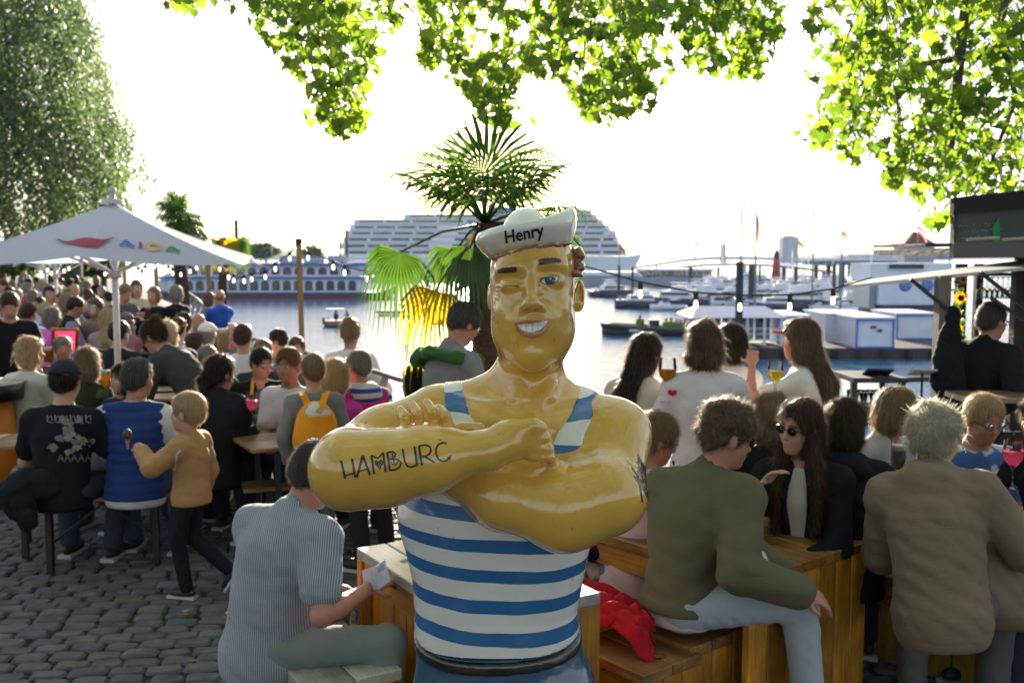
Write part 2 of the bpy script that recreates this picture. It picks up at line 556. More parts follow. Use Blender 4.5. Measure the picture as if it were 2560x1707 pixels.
# ================================================================== people
def V3(*a): return Vector(a)
def rotx(a): return Matrix.Rotation(a, 3, 'X')
def ik(root, target, l1, l2, pole):
 d = target - root; L = d.length
 Lc = min(max(L, abs(l1 - l2) + .005), (l1 + l2) * .998)
 d = d.normalized() if L > 1e-6 else V3(0, 0, -1)
 end = root + d * Lc
 a = (l1 * l1 - l2 * l2 + Lc * Lc) / (2 * Lc)
 h = math.sqrt(max(l1 * l1 - a * a, 0))
 p = pole - d * pole.dot(d)
 p = p.normalized() if p.length > 1e-5 else d.orthogonal().normalized()
 return root + d * a + p * h, end
def lin(c):   # sRGB 0-255 to linear
 return tuple(((v / 255) / 12.92 if v / 255 <= .04045 else ((v / 255 + .055) / 1.055) ** 2.4) for v in c)
def cloth(col, kind='plain', col2=None):
 """col in linear albedo"""
 nm = 'cloth_%s_%02d_%02d_%02d' % (kind, *[int(v * 99) for v in col]) + ('' if not col2 else '_%02d_%02d_%02d' % tuple(int(v * 99) for v in col2))
 if nm in MATS: return MATS[nm]
 m, n, b = nodes_of(nm)
 N = n.nodes; Lk = n.links
 b.inputs['Roughness'].default_value = .82
 b.inputs['Specular IOR Level'].default_value = .08 if max(col) < .08 else .15
 b.inputs['Sheen Weight'].default_value = .02 if max(col) < .08 else .10
 b.inputs['Sheen Roughness'].default_value = .35
 t = N.new('ShaderNodeTexCoord')
 if max(col) > .3 or (col2 and max(col2) > .3):
  b.inputs['Subsurface Weight'].default_value = .25; b.inputs['Subsurface Radius'].default_value = (1, .9, .8); b.inputs['Subsurface Scale'].default_value = .02
 nzc = N.new('ShaderNodeTexNoise'); nzc.inputs['Scale'].default_value = 9; nzc.inputs['Detail'].default_value = 6
 Lk.new(t.outputs['Object'], nzc.inputs['Vector'])
 mr = N.new('ShaderNodeMapRange'); mr.inputs['From Min'].default_value = .3; mr.inputs['From Max'].default_value = .7
 mr.inputs['To Min'].default_value = .92; mr.inputs['To Max'].default_value = 1.06
 Lk.new(nzc.outputs['Fac'], mr.inputs['Value'])
 s_ = N.new('ShaderNodeVectorMath'); s_.operation = 'SCALE'
 Lk.new(mr.outputs['Result'], s_.inputs['Scale'])
 if col2 is None: s_.inputs[0].default_value = col
 else:
  mxn = N.new('ShaderNodeMix'); mxn.data_type = 'RGBA'
  mxn.inputs['A'].default_value = (*col, 1); mxn.inputs['B'].default_value = (*col2, 1)
  if kind in ('hstripe', 'vstripe', 'pin', 'quilt'):
   sp = N.new('ShaderNodeSeparateXYZ'); Lk.new(t.outputs['Object'], sp.inputs[0])
   mu = N.new('ShaderNodeMath'); mu.operation = 'MULTIPLY'
   at = N.new('ShaderNodeVectorMath'); at.operation = 'DOT_PRODUCT'; Lk.new(t.outputs['Object'], at.inputs[0]); at.inputs[1].default_value = (.53, .85, 0)
   mu.inputs[1].default_value = {'hstripe': 14., 'vstripe': 16., 'pin': 125., 'quilt': 20.}[kind]
   Lk.new(sp.outputs['Z'] if kind in ('hstripe', 'quilt') else at.outputs['Value'], mu.inputs[0])
   fr = N.new('ShaderNodeMath'); fr.operation = 'FRACT'; Lk.new(mu.outputs[0], fr.inputs[0])
   lt = N.new('ShaderNodeMath'); lt.operation = 'LESS_THAN'; lt.inputs[1].default_value = {'hstripe': .45, 'vstripe': .3, 'pin': .4, 'quilt': .12}[kind]
   Lk.new(fr.outputs[0], lt.inputs[0]); Lk.new(lt.outputs[0], mxn.inputs['Factor'])
  else:  # floral or camouflage patches
   n2 = N.new('ShaderNodeTexNoise'); n2.inputs['Scale'].default_value = 11 if kind == 'camo' else 9; n2.inputs['Detail'].default_value = 1.5
   Lk.new(t.outputs['Object'], n2.inputs['Vector'])
   r2 = N.new('ShaderNodeMapRange'); r2.inputs['From Min'].default_value = .53; r2.inputs['From Max'].default_value = .55
   Lk.new(n2.outputs['Fac'], r2.inputs['Value']); Lk.new(r2.outputs['Result'], mxn.inputs['Factor'])
  Lk.new(mxn.outputs['Result'], s_.inputs[0])
 Lk.new(s_.outputs['Vector'], b.inputs['Base Color'])
 w1 = N.new('ShaderNodeTexNoise'); w1.inputs['Scale'].default_value = 17; w1.inputs['Detail'].default_value = 3; w1.inputs['Distortion'].default_value = 1.2
 w2 = N.new('ShaderNodeTexNoise'); w2.inputs['Scale'].default_value = 420; w2.inputs['Detail'].default_value = 2
 mpw = N.new('ShaderNodeMapping'); mpw.inputs['Scale'].default_value = (.45, .45, 1.5); mpw.inputs['Rotation'].default_value = (.3, .5, 0); Lk.new(t.outputs['Object'], mpw.inputs['Vector']); Lk.new(mpw.outputs['Vector'], w1.inputs['Vector']); Lk.new(t.outputs['Object'], w2.inputs['Vector'])
 b1 = N.new('ShaderNodeBump'); b1.inputs['Strength'].default_value = .16; b1.inputs['Distance'].default_value = .02; Lk.new(w1.outputs['Fac'], b1.inputs['Height'])
 b2 = N.new('ShaderNodeBump'); b2.inputs['Strength'].default_value = .35; b2.inputs['Distance'].default_value = .002; Lk.new(w2.outputs['Fac'], b2.inputs['Height'])
 Lk.new(b1.outputs['Normal'], b2.inputs['Normal']); Lk.new(b2.outputs['Normal'], b.inputs['Normal'])
 MATS[nm] = m
 return m
def hairmat(col):
 nm = 'hair_%02d_%02d_%02d' % tuple(int(v * 99) for v in col)
 if nm in MATS: return MATS[nm]
 m = mat(nm, col, .42, bump=1.0, bscale=150, var=.6, vscale=55, trans=.35, tcol=tuple(min(1, v * 1.3 + .05) for v in col), stretch=(1.6, 1.6, .22), spec=.5)
 return m
def strandmat(col):
 nm = 'strand_%02d_%02d_%02d' % tuple(int(v * 99) for v in col)
 return mat(nm, col, .35, trans=.72, tcol=tuple(min(1, v * 1.2 + a) for v, a in zip(col, (.28, .24, .17))))
def skinmat(tone):
 cols = [(.50, .27, .19), (.44, .20, .13), (.36, .17, .10), (.55, .33, .25)]
 c = cols[tone]
 nm = 'skin_%d' % tone
 if nm in MATS: return MATS[nm]
 m = mat(nm, c, .5, bump=.15, bscale=220, var=.10, vscale=16)
 b = m.node_tree.nodes['Principled BSDF']
 b.inputs['Subsurface Weight'].default_value = .18
 b.inputs['Subsurface Radius'].default_value = (.02, .007, .004)
 b.inputs['Subsurface Scale'].default_value = .6
 return m
def hand(s, wr, fwd, nrm, side, h, curl=.35, fist=False, sc=1.0):
 """wr wrist, fwd towards fingers, nrm out of the back of the hand, side: thumb direction"""
 fwd = fwd.normalized(); nrm = (nrm - fwd * nrm.dot(fwd)).normalized(); th = fwd.cross(nrm) * side
 th.normalize()
 rm = max(.0085 * sc, h * .62)
 s.ell(wr + fwd * .045 * sc, (.040 * sc, .050 * sc, max(.017 * sc, h)), .015, rot=Matrix((th, fwd, nrm)).transposed())
 for i, (o, L) in enumerate([(.029, .072), (.010, .080), (-.010, .074), (-.028, .058)]):
  a = wr + fwd * .078 * sc + th * o * sc
  c1 = curl * (1.0 + .15 * i) if not fist else 1.5
  d1 = (fwd * math.cos(c1) - nrm * math.sin(c1) + th * (o * 2.0 if not fist else 0)).normalized()
  m_ = a + d1 * L * .5 * sc
  c2 = c1 + (curl * 1.2 if not fist else 1.4)
  d2 = (fwd * math.cos(c2) - nrm * math.sin(c2)).normalized()
  e = m_ + d2 * L * .5 * sc
  s.cone(a, m_, rm * 1.1, rm, .003); s.cone(m_, e, rm, rm * .85, .002)
 a = wr + fwd * .02 * sc + th * .03 * sc
 m_ = a + (fwd * .5 + th * .75 - nrm * .3).normalized() * .038 * sc
 e = m_ + (fwd * .9 + th * (.1 if not fist else -.5) - nrm * .3).normalized() * .032 * sc
 s.cone(a, m_, rm * 1.4, rm * 1.15, .006); s.cone(m_, e, rm * 1.15, rm * .9, .003)
def strands(V, Fq, hs, n, L, wd, parent, m, seed, flow, curl=0.0, keep=None):
 """loose hair: thin curved blades growing from the hair surface"""
 rg = np.random.RandomState(seed)
 if len(V) == 0: return None
 Nn = vnormals(V, Fq)
 ids = rg.randint(0, len(V), n)
 p = V[ids]; nn = Nn[ids]
 f = flow(p)
 t = f - nn * (f * nn).sum(1)[:, None]
 t /= np.linalg.norm(t, axis=1)[:, None] + 1e-9
 t = t + rg.normal(size=t.shape) * (.16 + curl); t /= np.linalg.norm(t, axis=1)[:, None] + 1e-9
 LL = L * rg.uniform(.5, 1.3, n)
 lift = rg.uniform(.05, .9, n)[:, None] * (1 + curl)
 side = np.cross(t, nn); side /= np.linalg.norm(side, axis=1)[:, None] + 1e-9
 w_ = wd * rg.uniform(.6, 1.3, n)[:, None]
 p0 = p + nn * .0015 - t * (LL * .2)[:, None]
 d1 = t + nn * lift * .6
 p1 = p0 + d1 * (LL * .5)[:, None]
 g = np.array([0, 0, -1.0])
 p2 = p1 + (t + nn * lift * .1 + g * .25 + rg.normal(size=t.shape) * curl * .8) * (LL * .5)[:, None]
 VV = np.concatenate([p0 - side * w_, p0 + side * w_, p1 + side * w_ * .8, p1 - side * w_ * .8, p2])
 i = np.arange(n)
 Q = np.stack([i, i + n, i + 2 * n, i + 3 * n], 1); T = np.stack([i + 3 * n, i + 2 * n, i + 4 * n], 1)
 o = link('hair_strands', np_mesh('hair_strands', VV, [Q, T], m, smooth=False), parent)
 tag(o, kind='stuff')
 return o
SEED = [100]
HAIRC = dict(blond=(.48, .38, .23), dblond=(.29, .215, .125), lbrown=(.14, .098, .064), brown=(.065, .033, .017), dark=(.022, .013, .009), black=(.010, .008, .007),
   grey=(.26, .25, .24), white=(.42, .41, .35), red=(.22, .11, .055), dgrey=(.10, .095, .09))
def person(px, py, Y, label, face=0, sit=False, lean=0, bend=0, slean=0, yaw=0, pitch=0, roll=0, arms=('down', 'down'), top=(.3, .3, .3), top2=None, tkind='plain',
  sleeve='long', legs=(.03, .03, .04), hair='short', hc='brown', skin=0, s=None, hs=1.0, fem=False, belly=0.0, cap=None, glasses=None, h=None, group=None,
  jacket=False, hood=False, collar=False, legpose=None, shoes=(.02, .02, .02), spread=.13, strap=None, knee=None, fist=False, inner=None, shorts=False, vest=None, extra=None, seat=None, hem=-.10, bulk=0.0, nohands=False, tail=None, twist=0):
 SEED[0] += 1; seed = SEED[0]
 rg = random.Random(seed)
 T = P(px, py, Y)
 if h is None: h = .0070 if Y < 4.3 else .0082 if Y < 4.9 else (.0115 if Y < 7.7 else (.0165 if Y < 11 else .022))
 hb = h; hcl = h * 1.7
 near = Y < 7.7
 # ---- skeleton in person space (x right, y ahead, z up), origin at hip joint centre
 le = R(lean); be = R(bend); sl = R(slean)
 def up(a): return (Matrix.Rotation(sl, 3, 'Y') @ rotx(-a)) @ V3(0, 0, 1)
 def fw(a): return (Matrix.Rotation(sl, 3, 'Y') @ rotx(-a)) @ V3(0, 1, 0)
 wst = up(le * .6) * .14
 chest = wst + up(le) * .17
 nb = chest + up(le + be * .6) * .17
 hp = le * .75 + be + R(pitch)
 neck_up = up(le * .8 + be * .8)
 Rh = Matrix.Rotation(sl * .5, 3, 'Y') @ Matrix.Rotation(-R(yaw), 3, 'Z') @ rotx(-(le * .5 + be * .6 + R(pitch))) @ Matrix.Rotation(R(roll), 3, 'Y')
 hx, hf, hu = Rh @ V3(1, 0, 0), Rh @ V3(0, 1, 0), Rh @ V3(0, 0, 1)
 hcen = nb + neck_up * .085 + hu * .085 * hs + hf * .022
 htop = hcen + hu * .128 * hs
 shw = .168 if not fem else .148
 TW = Matrix.Rotation(R(twist), 3, 'Z')
 sx = TW @ Matrix.Rotation(sl, 3, 'Y') @ V3(1, 0, 0)
 shc = chest + up(le + be * .5) * .105
 sh = {1: shc + sx * shw, -1: shc - sx * shw}
 if not sit:
  pelz = .93
  if s is None: s = T.z / (pelz + htop.z)
 else:
  if s is None: s = .97 if not fem else .93
  pelz = max(T.z / s - htop.z, .50)
 # ---- legs
 fwd_ang = -R(face)
 legs_pts = []
 for sg in (-1, 1):
  hipj = V3(sg * .088, 0, 0)
  if legpose: kn, an = legpose[0 if sg < 0 else 1]; kn = Vector(kn); an = Vector(an)
  elif sit:
   an = V3(sg * (spread + .02), .36 + rg.uniform(-.06, .06), -pelz + .08)
   kn, an = ik(hipj, an, .42, .43, V3(sg * .25, 1, 1.2))
  else:
   an = V3(sg * .10, rg.uniform(-.05, .05), -pelz + .08)
   kn, an = ik(hipj, an, .43, .43, V3(0, 1, 0))
  legs_pts.append((hipj, kn, an))
 # ---- arms
 arm_pts = {}
 for sg, spec in ((-1, arms[0]), (1, arms[1])):
  S0 = sh[sg]
  pole = V3(sg * .7, -.5, -.8)
  if isinstance(spec, str):
   tgt = {'down': V3(sg * .21, .03, -.10), 'table': chest + V3(sg * .07, .34, -.22), 'tablew': chest + V3(sg * .20, .32, -.24), 'lap': V3(sg * .10, .24, .04),
    'chin': hcen + V3(sg * .05, .13, -.13), 'drink': hcen + V3(sg * .10, .25, -.14), 'hip': V3(sg * .16, .06, .10), 'cross': chest + V3(-sg * .10, .18, -.12),
    'back': V3(sg * .16, -.12, .05), 'phone': chest + V3(sg * .03, .33, .02), 'wide': chest + V3(sg * .34, .16, -.20), 'up': hcen + V3(sg * .2, .3, .1)}[spec]
  else: tgt = Vector(spec)
  el, wr = ik(S0, tgt, .285, .255, pole)
  arm_pts[sg] = (S0, el, wr)
 # ---- place
 M3 = Matrix.Rotation(fwd_ang, 3, 'Z')
 off = M3 @ (htop * s)
 base = Vector((T.x - off.x, T.y - off.y, 0))
 root_name = 'person'
 H = pelz
 lift = V3(0, 0, H)
 def g(v): return v + lift
 allp = [g(v) for v in (wst, chest, nb, hcen, htop, V3(0, 0, 0))]
 for k in (-1, 1): allp += [g(v) for v in arm_pts[k]]
 def box(pts, m):
  lo = V3(min(p.x for p in pts) - m, min(p.y for p in pts) - m, min(p.z for p in pts) - m)
  hi = V3(max(p.x for p in pts) + m, max(p.y for p in pts) + m, max(p.z for p in pts) + m)
  return lo, hi
 sm = skinmat(skin)
 # ---- body
 pts = [g(nb), g(hcen), g(chest), g(htop)]
 hands_on = not nohands
 for k in (-1, 1):
  pts += [g(v) for v in arm_pts[k]]
  pts.append(g(arm_pts[k][2] + (arm_pts[k][2] - arm_pts[k][1]).normalized() * .13))
 if shorts:
  for (a, b_, c) in legs_pts: pts += [g(a), g(b_), g(c)]
 lo, hi = box(pts, .12)
 B = Sculpt(lo, hi, hb)
 c = g(hcen)
 e_ = lambda dx, dy, dz: c + (hx * dx + hf * dy + hu * dz) * hs
 Rm = Matrix((hx, hf, hu)).transposed()
 q = hs
 B.ell(e_(0, -.012, .032), (.074 * q, .092 * q, .088 * q), .02, rot=Rm)
 B.ell(e_(0, .018, -.045), (.058 * q, .066 * q, .072 * q), .035, rot=Rm)
 if hb < .012:
  B.ell(e_(0, .060, -.092), (.024 * q, .020 * q, .018 * q), .03, rot=Rm)          # chin
  B.ell(e_(-.030, .085, .008), (.018 * q, .012 * q, .011 * q), .012, rot=Rm, op='sub')
  B.ell(e_(.030, .085, .008), (.018 * q, .012 * q, .011 * q), .012, rot=Rm, op='sub')
  B.cone(e_(0, .078, .014), e_(0, .098, -.024), .007 * q, .010 * q, .012)
  B.ell(e_(0, .094, -.028), (.014 * q, .012 * q, .009 * q), .008, rot=Rm)
  B.ell(e_(0, .072, -.058), (.024 * q, .018 * q, .013 * q), .014, rot=Rm)
  for k in (-1, 1):
   B.ell(e_(k * .035, .052, -.030), (.020 * q, .022 * q, .020 * q), .03, rot=Rm)
 else:
  B.cone(e_(0, .078, .010), e_(0, .10, -.025), .010 * q, .013 * q, .01)
 for k in (-1, 1):
  B.ell(e_(k * .077, -.005, -.008), (.010 * q, .018 * q, .030 * q), .008, rot=Rm)
 nr = .052 if not fem else .045
 B.cone(g(hcen) + hu * -.05 - hf * .015, g(nb), nr * q ** .5, nr * 1.1, .03)
 B.cone(g(nb), g(nb) - V3(0, 0, .01), nr * 1.2, nr * 1.3, .03)
 for k in (-1, 1): B.cone(g(nb), g(sh[k]), .038, .038, .04)
 B.ell(g(chest) + up(le) * .02, ((.128 if not fem else .115), .075, .11), .05, rot=Matrix.Rotation(sl, 3, 'Y') @ rotx(-le))
 ar = .042 if not fem else .034
 for k in (-1, 1):
  S0, el, wr = [g(v) for v in arm_pts[k]]
  B.cone(S0, el, ar * 1.08, ar * .9, .03); B.cone(el, el + (wr - el) * .35, ar * .92, ar * .95, .02); B.cone(el + (wr - el) * .35, wr, ar * .93, ar * .6, .02)
  if hands_on:
   fd = (wr - el).normalized()
   nn = V3(k * .45, -.1, .85) if fd.z > -.6 else V3(k * .9, 0, .1)
   if abs(fd.z) > .75 and fd.z > 0: nn = V3(k * .5, -.8, .1)
   hand(B, wr, fd, nn, k if True else 0, hb, .35, fist, 1.0)
 if shorts:
  for (a, b_, c_) in legs_pts:
   B.cone(g(a), g(b_), .075, .052, .03); B.cone(g(b_), g(c_), .052, .036, .03)
 Vb, Fb = B.nets(); Vb = relax_quads(Vb, Fb, .5)
 root = link('person', np_mesh('person', Vb, Fb, sm))
 root.location = base; root.rotation_euler = (0, 0, fwd_ang); root.scale = (s, s, s)
 tag(root, label, 'person', group)
 # ---- upper garment
 th = (.011 if not jacket else .020) + bulk
 th = max(th, hcl * .75)
 slen = {'long': 1.0, 'short': .0, 'none': -.5, 'half': .3}[sleeve]
 def torso_g(Sx, t, k=.06, low=0):
  fs = .92 if fem else 1.0
  Sx.ell(g(V3(0, 0, -.05)), ((.146 + t) if not fem else .154 + t, .118 + t + belly * .5, .16 + t), k)
  Sx.ell(g(wst) + V3(0, belly * .6, 0), (.124 * fs + t + belly * .4, .095 + t + belly, .14 + t), k)
  Sx.ell(g(chest), (.148 * fs + t, .104 + t, .14 + t), k, rot=TW @ Matrix.Rotation(sl, 3, 'Y') @ rotx(-(le + be * .4)))
  Sx.cone(g(sh[-1]), g(sh[1]), .044 + t, .044 + t, .05)
  for k_ in (-1, 1): Sx.cone(g(nb) - up(le) * .015, g(sh[k_]), .036 + t, .040 + t, .04)
  Sx.cone(g(chest + up(le) * .03), g(nb) - up(le) * .03, .080 + t, .045 + t, .05)
 pts = [g(V3(0, 0, -.16)), g(wst), g(chest), g(nb)]
 for k in (-1, 1): pts += [g(v) for v in arm_pts[k]]
 lo, hi = box(pts, .15 + belly + bulk)
 G = Sculpt(lo, hi, hcl)
 torso_g(G, th)
 if slen > -.4:
  for k in (-1, 1):
   S0, el, wr = [g(v) for v in arm_pts[k]]
   ra = ar + th * .9
   if slen == 0:
    G.cone(S0, S0 + (el - S0) * .66, ra * 1.12, ra * 1.10, .03)
   else:
    G.cone(S0, el, ra * 1.1, ra, .03)
    f = (.93 if bulk < .025 else .86) if slen == 1 else .25
    G.cone(el, el + (wr - el) * f, ra, ra * .78 + .004, .025)
 if collar or jacket:
  G.cone(g(nb) - up(le) * .02, g(nb) + neck_up * .03, nr + .02, nr + .012, .02)
 if hood:
  G.ell(g(nb) - fw(le) * .085 + V3(0, 0, -.015), (.11, .065, .07), .03)
  G.cone(g(nb) + V3(-.06, -.02, .02), g(nb) + V3(.06, -.02, .02), .045, .045, .03)
 if hcl < .027:
  G.waves(.0075 if not jacket else .0085, 34, seed, dirs=(.45, .2, .9), sharp=2.2)
  G.waves(.0035, 62, seed + 1, dirs=(.9, .3, .6), sharp=2.0)
 hv = up(le * .4)
 G.plane(g(V3(0, 0, 0)) + hv * hem, tuple(-hv), .01)
 G.ell(g(nb) + neck_up * .060 + hf * .015, (nr + .010, nr + .010, .052), .008, op='sub')
 if inner is not None:
  G.cone(g(nb) + fw(le) * .10 + up(le) * .02, g(chest) + fw(le) * (.125 + th) - up(le) * .22, .045, .05, .01, op='sub')
 gm = cloth(top, tkind, top2)
 names = {True: 'jacket', False: 'shirt'}
 Vg, Fg = G.nets(); Vg = relax_quads(Vg, Fg, .5)
 go = link(names[jacket], np_mesh(names[jacket], Vg, Fg, gm), root)
 if tail is not None:
  G2 = Sculpt(*box([g(V3(0, 0, -.12)), g(wst)], .22), hcl)
  torso_g(G2, th * .4)
  G2.plane(g(hv * (hem - .055)), tuple(-hv), .01); G2.plane(g(wst), tuple(hv), .01)
  G2.build('shirt_tail', cloth(tail), root)
 if inner is not None:
  G2 = Sculpt(*box([g(wst), g(chest), g(nb)], .2), hcl)
  torso_g(G2, th * .45)
  G2.plane(g(V3(0, 0, -.05)), (0, 0, -1)); G2.ell(g(nb) + neck_up * .06 + hf * .01, (nr + .012, nr + .02, .06), .008, op='sub')
  G2.build('undershirt', cloth(inner), root)
 if jacket and Y < 4.9:
  G4 = Sculpt(*box([g(V3(0, 0, -.12)), g(wst)], .26), hcl)
  torso_g(G4, th + .008); G4.plane(g(hv * hem), tuple(-hv), .006); G4.plane(g(hv * (hem + .055)), tuple(hv), .006)
  G4.build('ribbed_hem', gm, root)
 if vest is not None:
  G3 = Sculpt(*box([g(V3(0, 0, -.12)), g(wst), g(chest), g(nb), g(sh[1]), g(sh[-1])], .2), min(hcl, .0105))
  torso_g(G3, th + .016)
  G3.cone(g(nb) - up(le) * .02, g(nb) + neck_up * .045, nr + .035, nr + .022, .02)
  for i in range(7):
   pass
  G3.plane(g(hv * -.06), tuple(-hv), .01)
  for k in (-1, 1): G3.plane(g(sh[k]) + sx * k * .02, tuple(sx * k), .02)
  G3.ell(g(nb) + neck_up * .06, (nr + .014, nr + .016, .06), .006, op='sub')
  Z = G3.ax[2][None, None, :]
  G3.f = G3.f + (.011 * (1 - np.abs(np.sin(Z * 52)) ** .5)).astype(np.float32)
  G3.build('quilted_vest', cloth(vest), root)
 # ---- trousers
 pts = [g(V3(0, 0, .1))]
 for t_ in legs_pts: pts += [g(v) for v in t_]
 if not shorts or True:
  L_ = Sculpt(*box(pts, .16), hcl)
  L_.ell(g(V3(0, 0, -.01)), (.146 if not fem else .154, .110, .10), .05)
  for (a, b_, c_) in legs_pts:
   if shorts:
    L_.cone(g(a), g(a + (b_ - a) * .85), .10, .085, .04)
   else:
    L_.cone(g(a), g(b_), .084, .062, .035)
    L_.cone(g(b_), g(b_ + (c_ - b_) * .95), .066, .055, .03)
  if hcl < .027: L_.waves(.007, 44, seed + 7, dirs=(.3, 1, .6), sharp=2.0)
  L_.plane(g(V3(0, 0, .09)), (0, 0, 1), .01)
  L_.build('trousers', cloth(legs) if not isinstance(legs, str) else cloth((.05, .08, .14)), root)
 # ---- shoes
 if Y < 12:
  for (a, b_, c_) in legs_pts:
   mb = MB()
   cc = g(c_)
   mb.cur = 0
   if legpose and abs(c_.z + pelz - .08) > .03: fz = Matrix.Rotation(R(55), 3, 'X').inverted()
   else: fz = Matrix.Identity(3)
   mb.ell(cc + fz @ V3(0, .045, -.030), (.045, .135, .042), 10, 6, rot=fz)
   mb.ell(cc + V3(0, 0, .01), (.045, .05, .055), 8, 6)
   mb.cur = 1
   mb.box(cc + fz @ V3(0, .045, -.066), (.085, .26, .022), rot=fz)
   mb.build('shoe', [mat('shoe_%d' % int(shoes[0] * 99), shoes, .5), mat('shoe_sole', (.5, .48, .44) if shoes[0] < .5 else (.6, .6, .6), .6)], root)
 # ---- hair
 hm = hairmat(HAIRC[hc])
 if hair != 'bald' or True:
  lo, hi = box([c], .19 * q);
  if hair in ('long', 'longfront'): lo -= V3(.02, .08, .34); hi += V3(.02, .05, 0)
  if hair in ('bob', 'wavy'): lo -= V3(0, 0, .08)
  Hh = Sculpt(lo, hi, hb * (1.25 if near else 1.1))
  if hair == 'bald':
   Hh.ell(e_(0, -.028, .005), (.080 * q, .082 * q, .065 * q), .01, rot=Rm)
   Hh.ell(e_(0, .0, .09), (.10 * q, .12 * q, .055 * q), .01, rot=Rm, op='sub')
  else:
   Hh.ell(e_(0, -.016, .040), (.083 * q, .103 * q, .096 * q), .02, rot=Rm)
   if hair not in ('short', 'crop'):
    pass
   Hh.ell(e_(0, -.048, -.005 if hair in ('short', 'curly', 'crop', 'bun') else -.02), (.070 * q, .062 * q, (.062 if hair in ('short', 'curly', 'crop', 'bun') else .075) * q), .03, rot=Rm)
  if hair == 'bun': Hh.ell(e_(0, -.075, .115), (.040, .038, .036), .01)
  if hair == 'lowbun': Hh.ell(e_(0, -.12, .0), (.036, .034, .036), .015)
  if hair == 'pony':
   Hh.cone(e_(0, -.10, .02), e_(0, -.14, -.05), .028, .03, .02); Hh.cone(e_(0, -.14, -.05), e_(0, -.12, -.17), .03, .012, .02)
  if hair == 'mop': Hh.ell(e_(0, -.03, .03), (.100 * q, .112 * q, .115 * q), .02, rot=Rm)
  if hair == 'curly': Hh.ell(e_(0, -.012, .062), (.090 * q, .108 * q, .092 * q), .02, rot=Rm)
  if hair in ('bob', 'wavy'):
   rr = .088 if hair == 'bob' else .098
   Hh.ell(e_(0, -.022, -.035), (rr * q, .092 * q, .095 * q), .03, rot=Rm)
   if hair == 'wavy': Hh.ell(e_(0, -.025, -.08), (.10 * q, .088 * q, .06 * q), .04, rot=Rm)
  if hair in ('long', 'longfront'):
   Hh.ell(e_(0, -.030, -.04), (.084 * q, .088 * q, .10 * q), .03, rot=Rm)
   bk = g(chest) - fw(le) * (.125 + th * .6)
   Hh.cone(e_(0, -.055, -.08), bk + V3(0, 0, .08), .070, .062, .04, )
   Hh.cone(bk + V3(0, 0, .08), bk + V3(0, -.005, -.12), .062, .022, .03)
   if hair == 'longfront':
    for k in (-1, 1):
     fr_ = g(chest) + fw(le) * (.11 + th) + sx * k * .09
     Hh.cone(e_(k * .068, .0, -.04), fr_ + V3(0, -.02, .12), .030, .030, .02)
     Hh.cone(fr_ + V3(0, -.02, .12), fr_ + V3(0, .005, -.10), .030, .014, .02)
  if hair in ('bob', 'wavy', 'long', 'longfront'):
   Hh.ell(e_(0, .10, -.035), (.068 * q, .092 * q, .102 * q), .01, rot=Rm, op='sub')
  elif hair != 'bald':
   Hh.ell(e_(0, .105, -.045), (.074 * q, .085 * q, .112 * q), .01, rot=Rm, op='sub')
   Hh.ell(e_(0, .02, -.095), (.10 * q, .085 * q, .085 * q), .012, rot=Rm, op='sub')
   for k in (-1, 1): Hh.ell(e_(k * .085, .0, -.02), (.022 * q, .026 * q, .038 * q), .008, rot=Rm, op='sub')
  else:
   Hh.ell(e_(0, .07, -.03), (.10 * q, .09 * q, .12 * q), .01, rot=Rm, op='sub')
  if cap is not None:
   Hh.plane(e_(0, 0, .045), tuple(hu), .004)
  amp = {'curly': .012, 'mop': .014, 'wavy': .009}.get(hair, .0035)
  if near:
   Hh.waves(amp, 85 if hair in ('curly', 'mop') else 60, seed + 3, dirs=None if hair in ('curly', 'wavy', 'mop') else (1, .3, .1))
   if hair in ('bob', 'long', 'longfront', 'pony'): Hh.waves(.005, 130, seed + 4, dirs=(1, .8, .05), sharp=1.4)
  Vh, Fh = Hh.nets()
  if len(Vh):
   Vh = relax_quads(Vh, Fh, .5)
   ho = link('hair', np_mesh('hair', Vh, Fh, hm), root)
   ctop = np.array(e_(0, -.03, .10))
   def flow(p):
    d = p - ctop; d[:, 2] -= .06 + np.abs(d[:, 2]) * 1.5
    return d
   def flow_down(p):
    d = (p - ctop) * .3; d[:, 2] -= .3
    return d
   nst = int((5200 if Y < 5 else 2300 if Y < 8 else 500 if Y < 13 else 110) * (1.6 if hair in ('long', 'longfront', 'wavy') else 1))
   LL = {'short': .028, 'crop': .015, 'curly': .026, 'mop': .034, 'bald': .018, 'wavy': .05}.get(hair, .06)
   strands(Vh, Fh, None, nst, LL * q, .0008 if Y < 5 else .0014 if Y < 8 else .0032, ho, strandmat(HAIRC[hc]), seed, flow if hair in ('short', 'curly', 'crop', 'bun', 'pony', 'lowbun', 'bald') else flow_down, .55 if hair in ('curly', 'mop') else .22 if hair == 'wavy' else 0.05)
 # ---- features
 facing_cam = math.cos(R(face + yaw) - math.pi) > -.25
 if Y < 9 and facing_cam:
  fm = MB()
  fm.cur = 0
  eyeb = MB()
  for k in (-1, 1):
   if glasses != 'sun':
    ey = MB(); ey.ell(e_(k * .030, .0735, .006), (.012 * q, .008 * q, .0065 * q), 8, 6, rot=Rm)
    ey.cur = 1; ey.ell(e_(k * .030, .0795, .006), (.0052 * q, .004 * q, .0052 * q), 8, 6, rot=Rm)
    ey.build('eye', [mat('eye_white', (.62, .6, .57), .3), mat('eye_dark', (.03, .02, .015), .2)], root)
   bw = MB(); bw.tube([e_(k * .014, .090, .026), e_(k * .030, .0885, .031), e_(k * .047, .077, .025)], .0028 * q, 5)
   bw.build('eyebrow', hm, root)
  lp = MB(); lp.ell(e_(0, .0845, -.058), (.022 * q, .0055 * q, .0055 * q), 10, 6, rot=Rm)
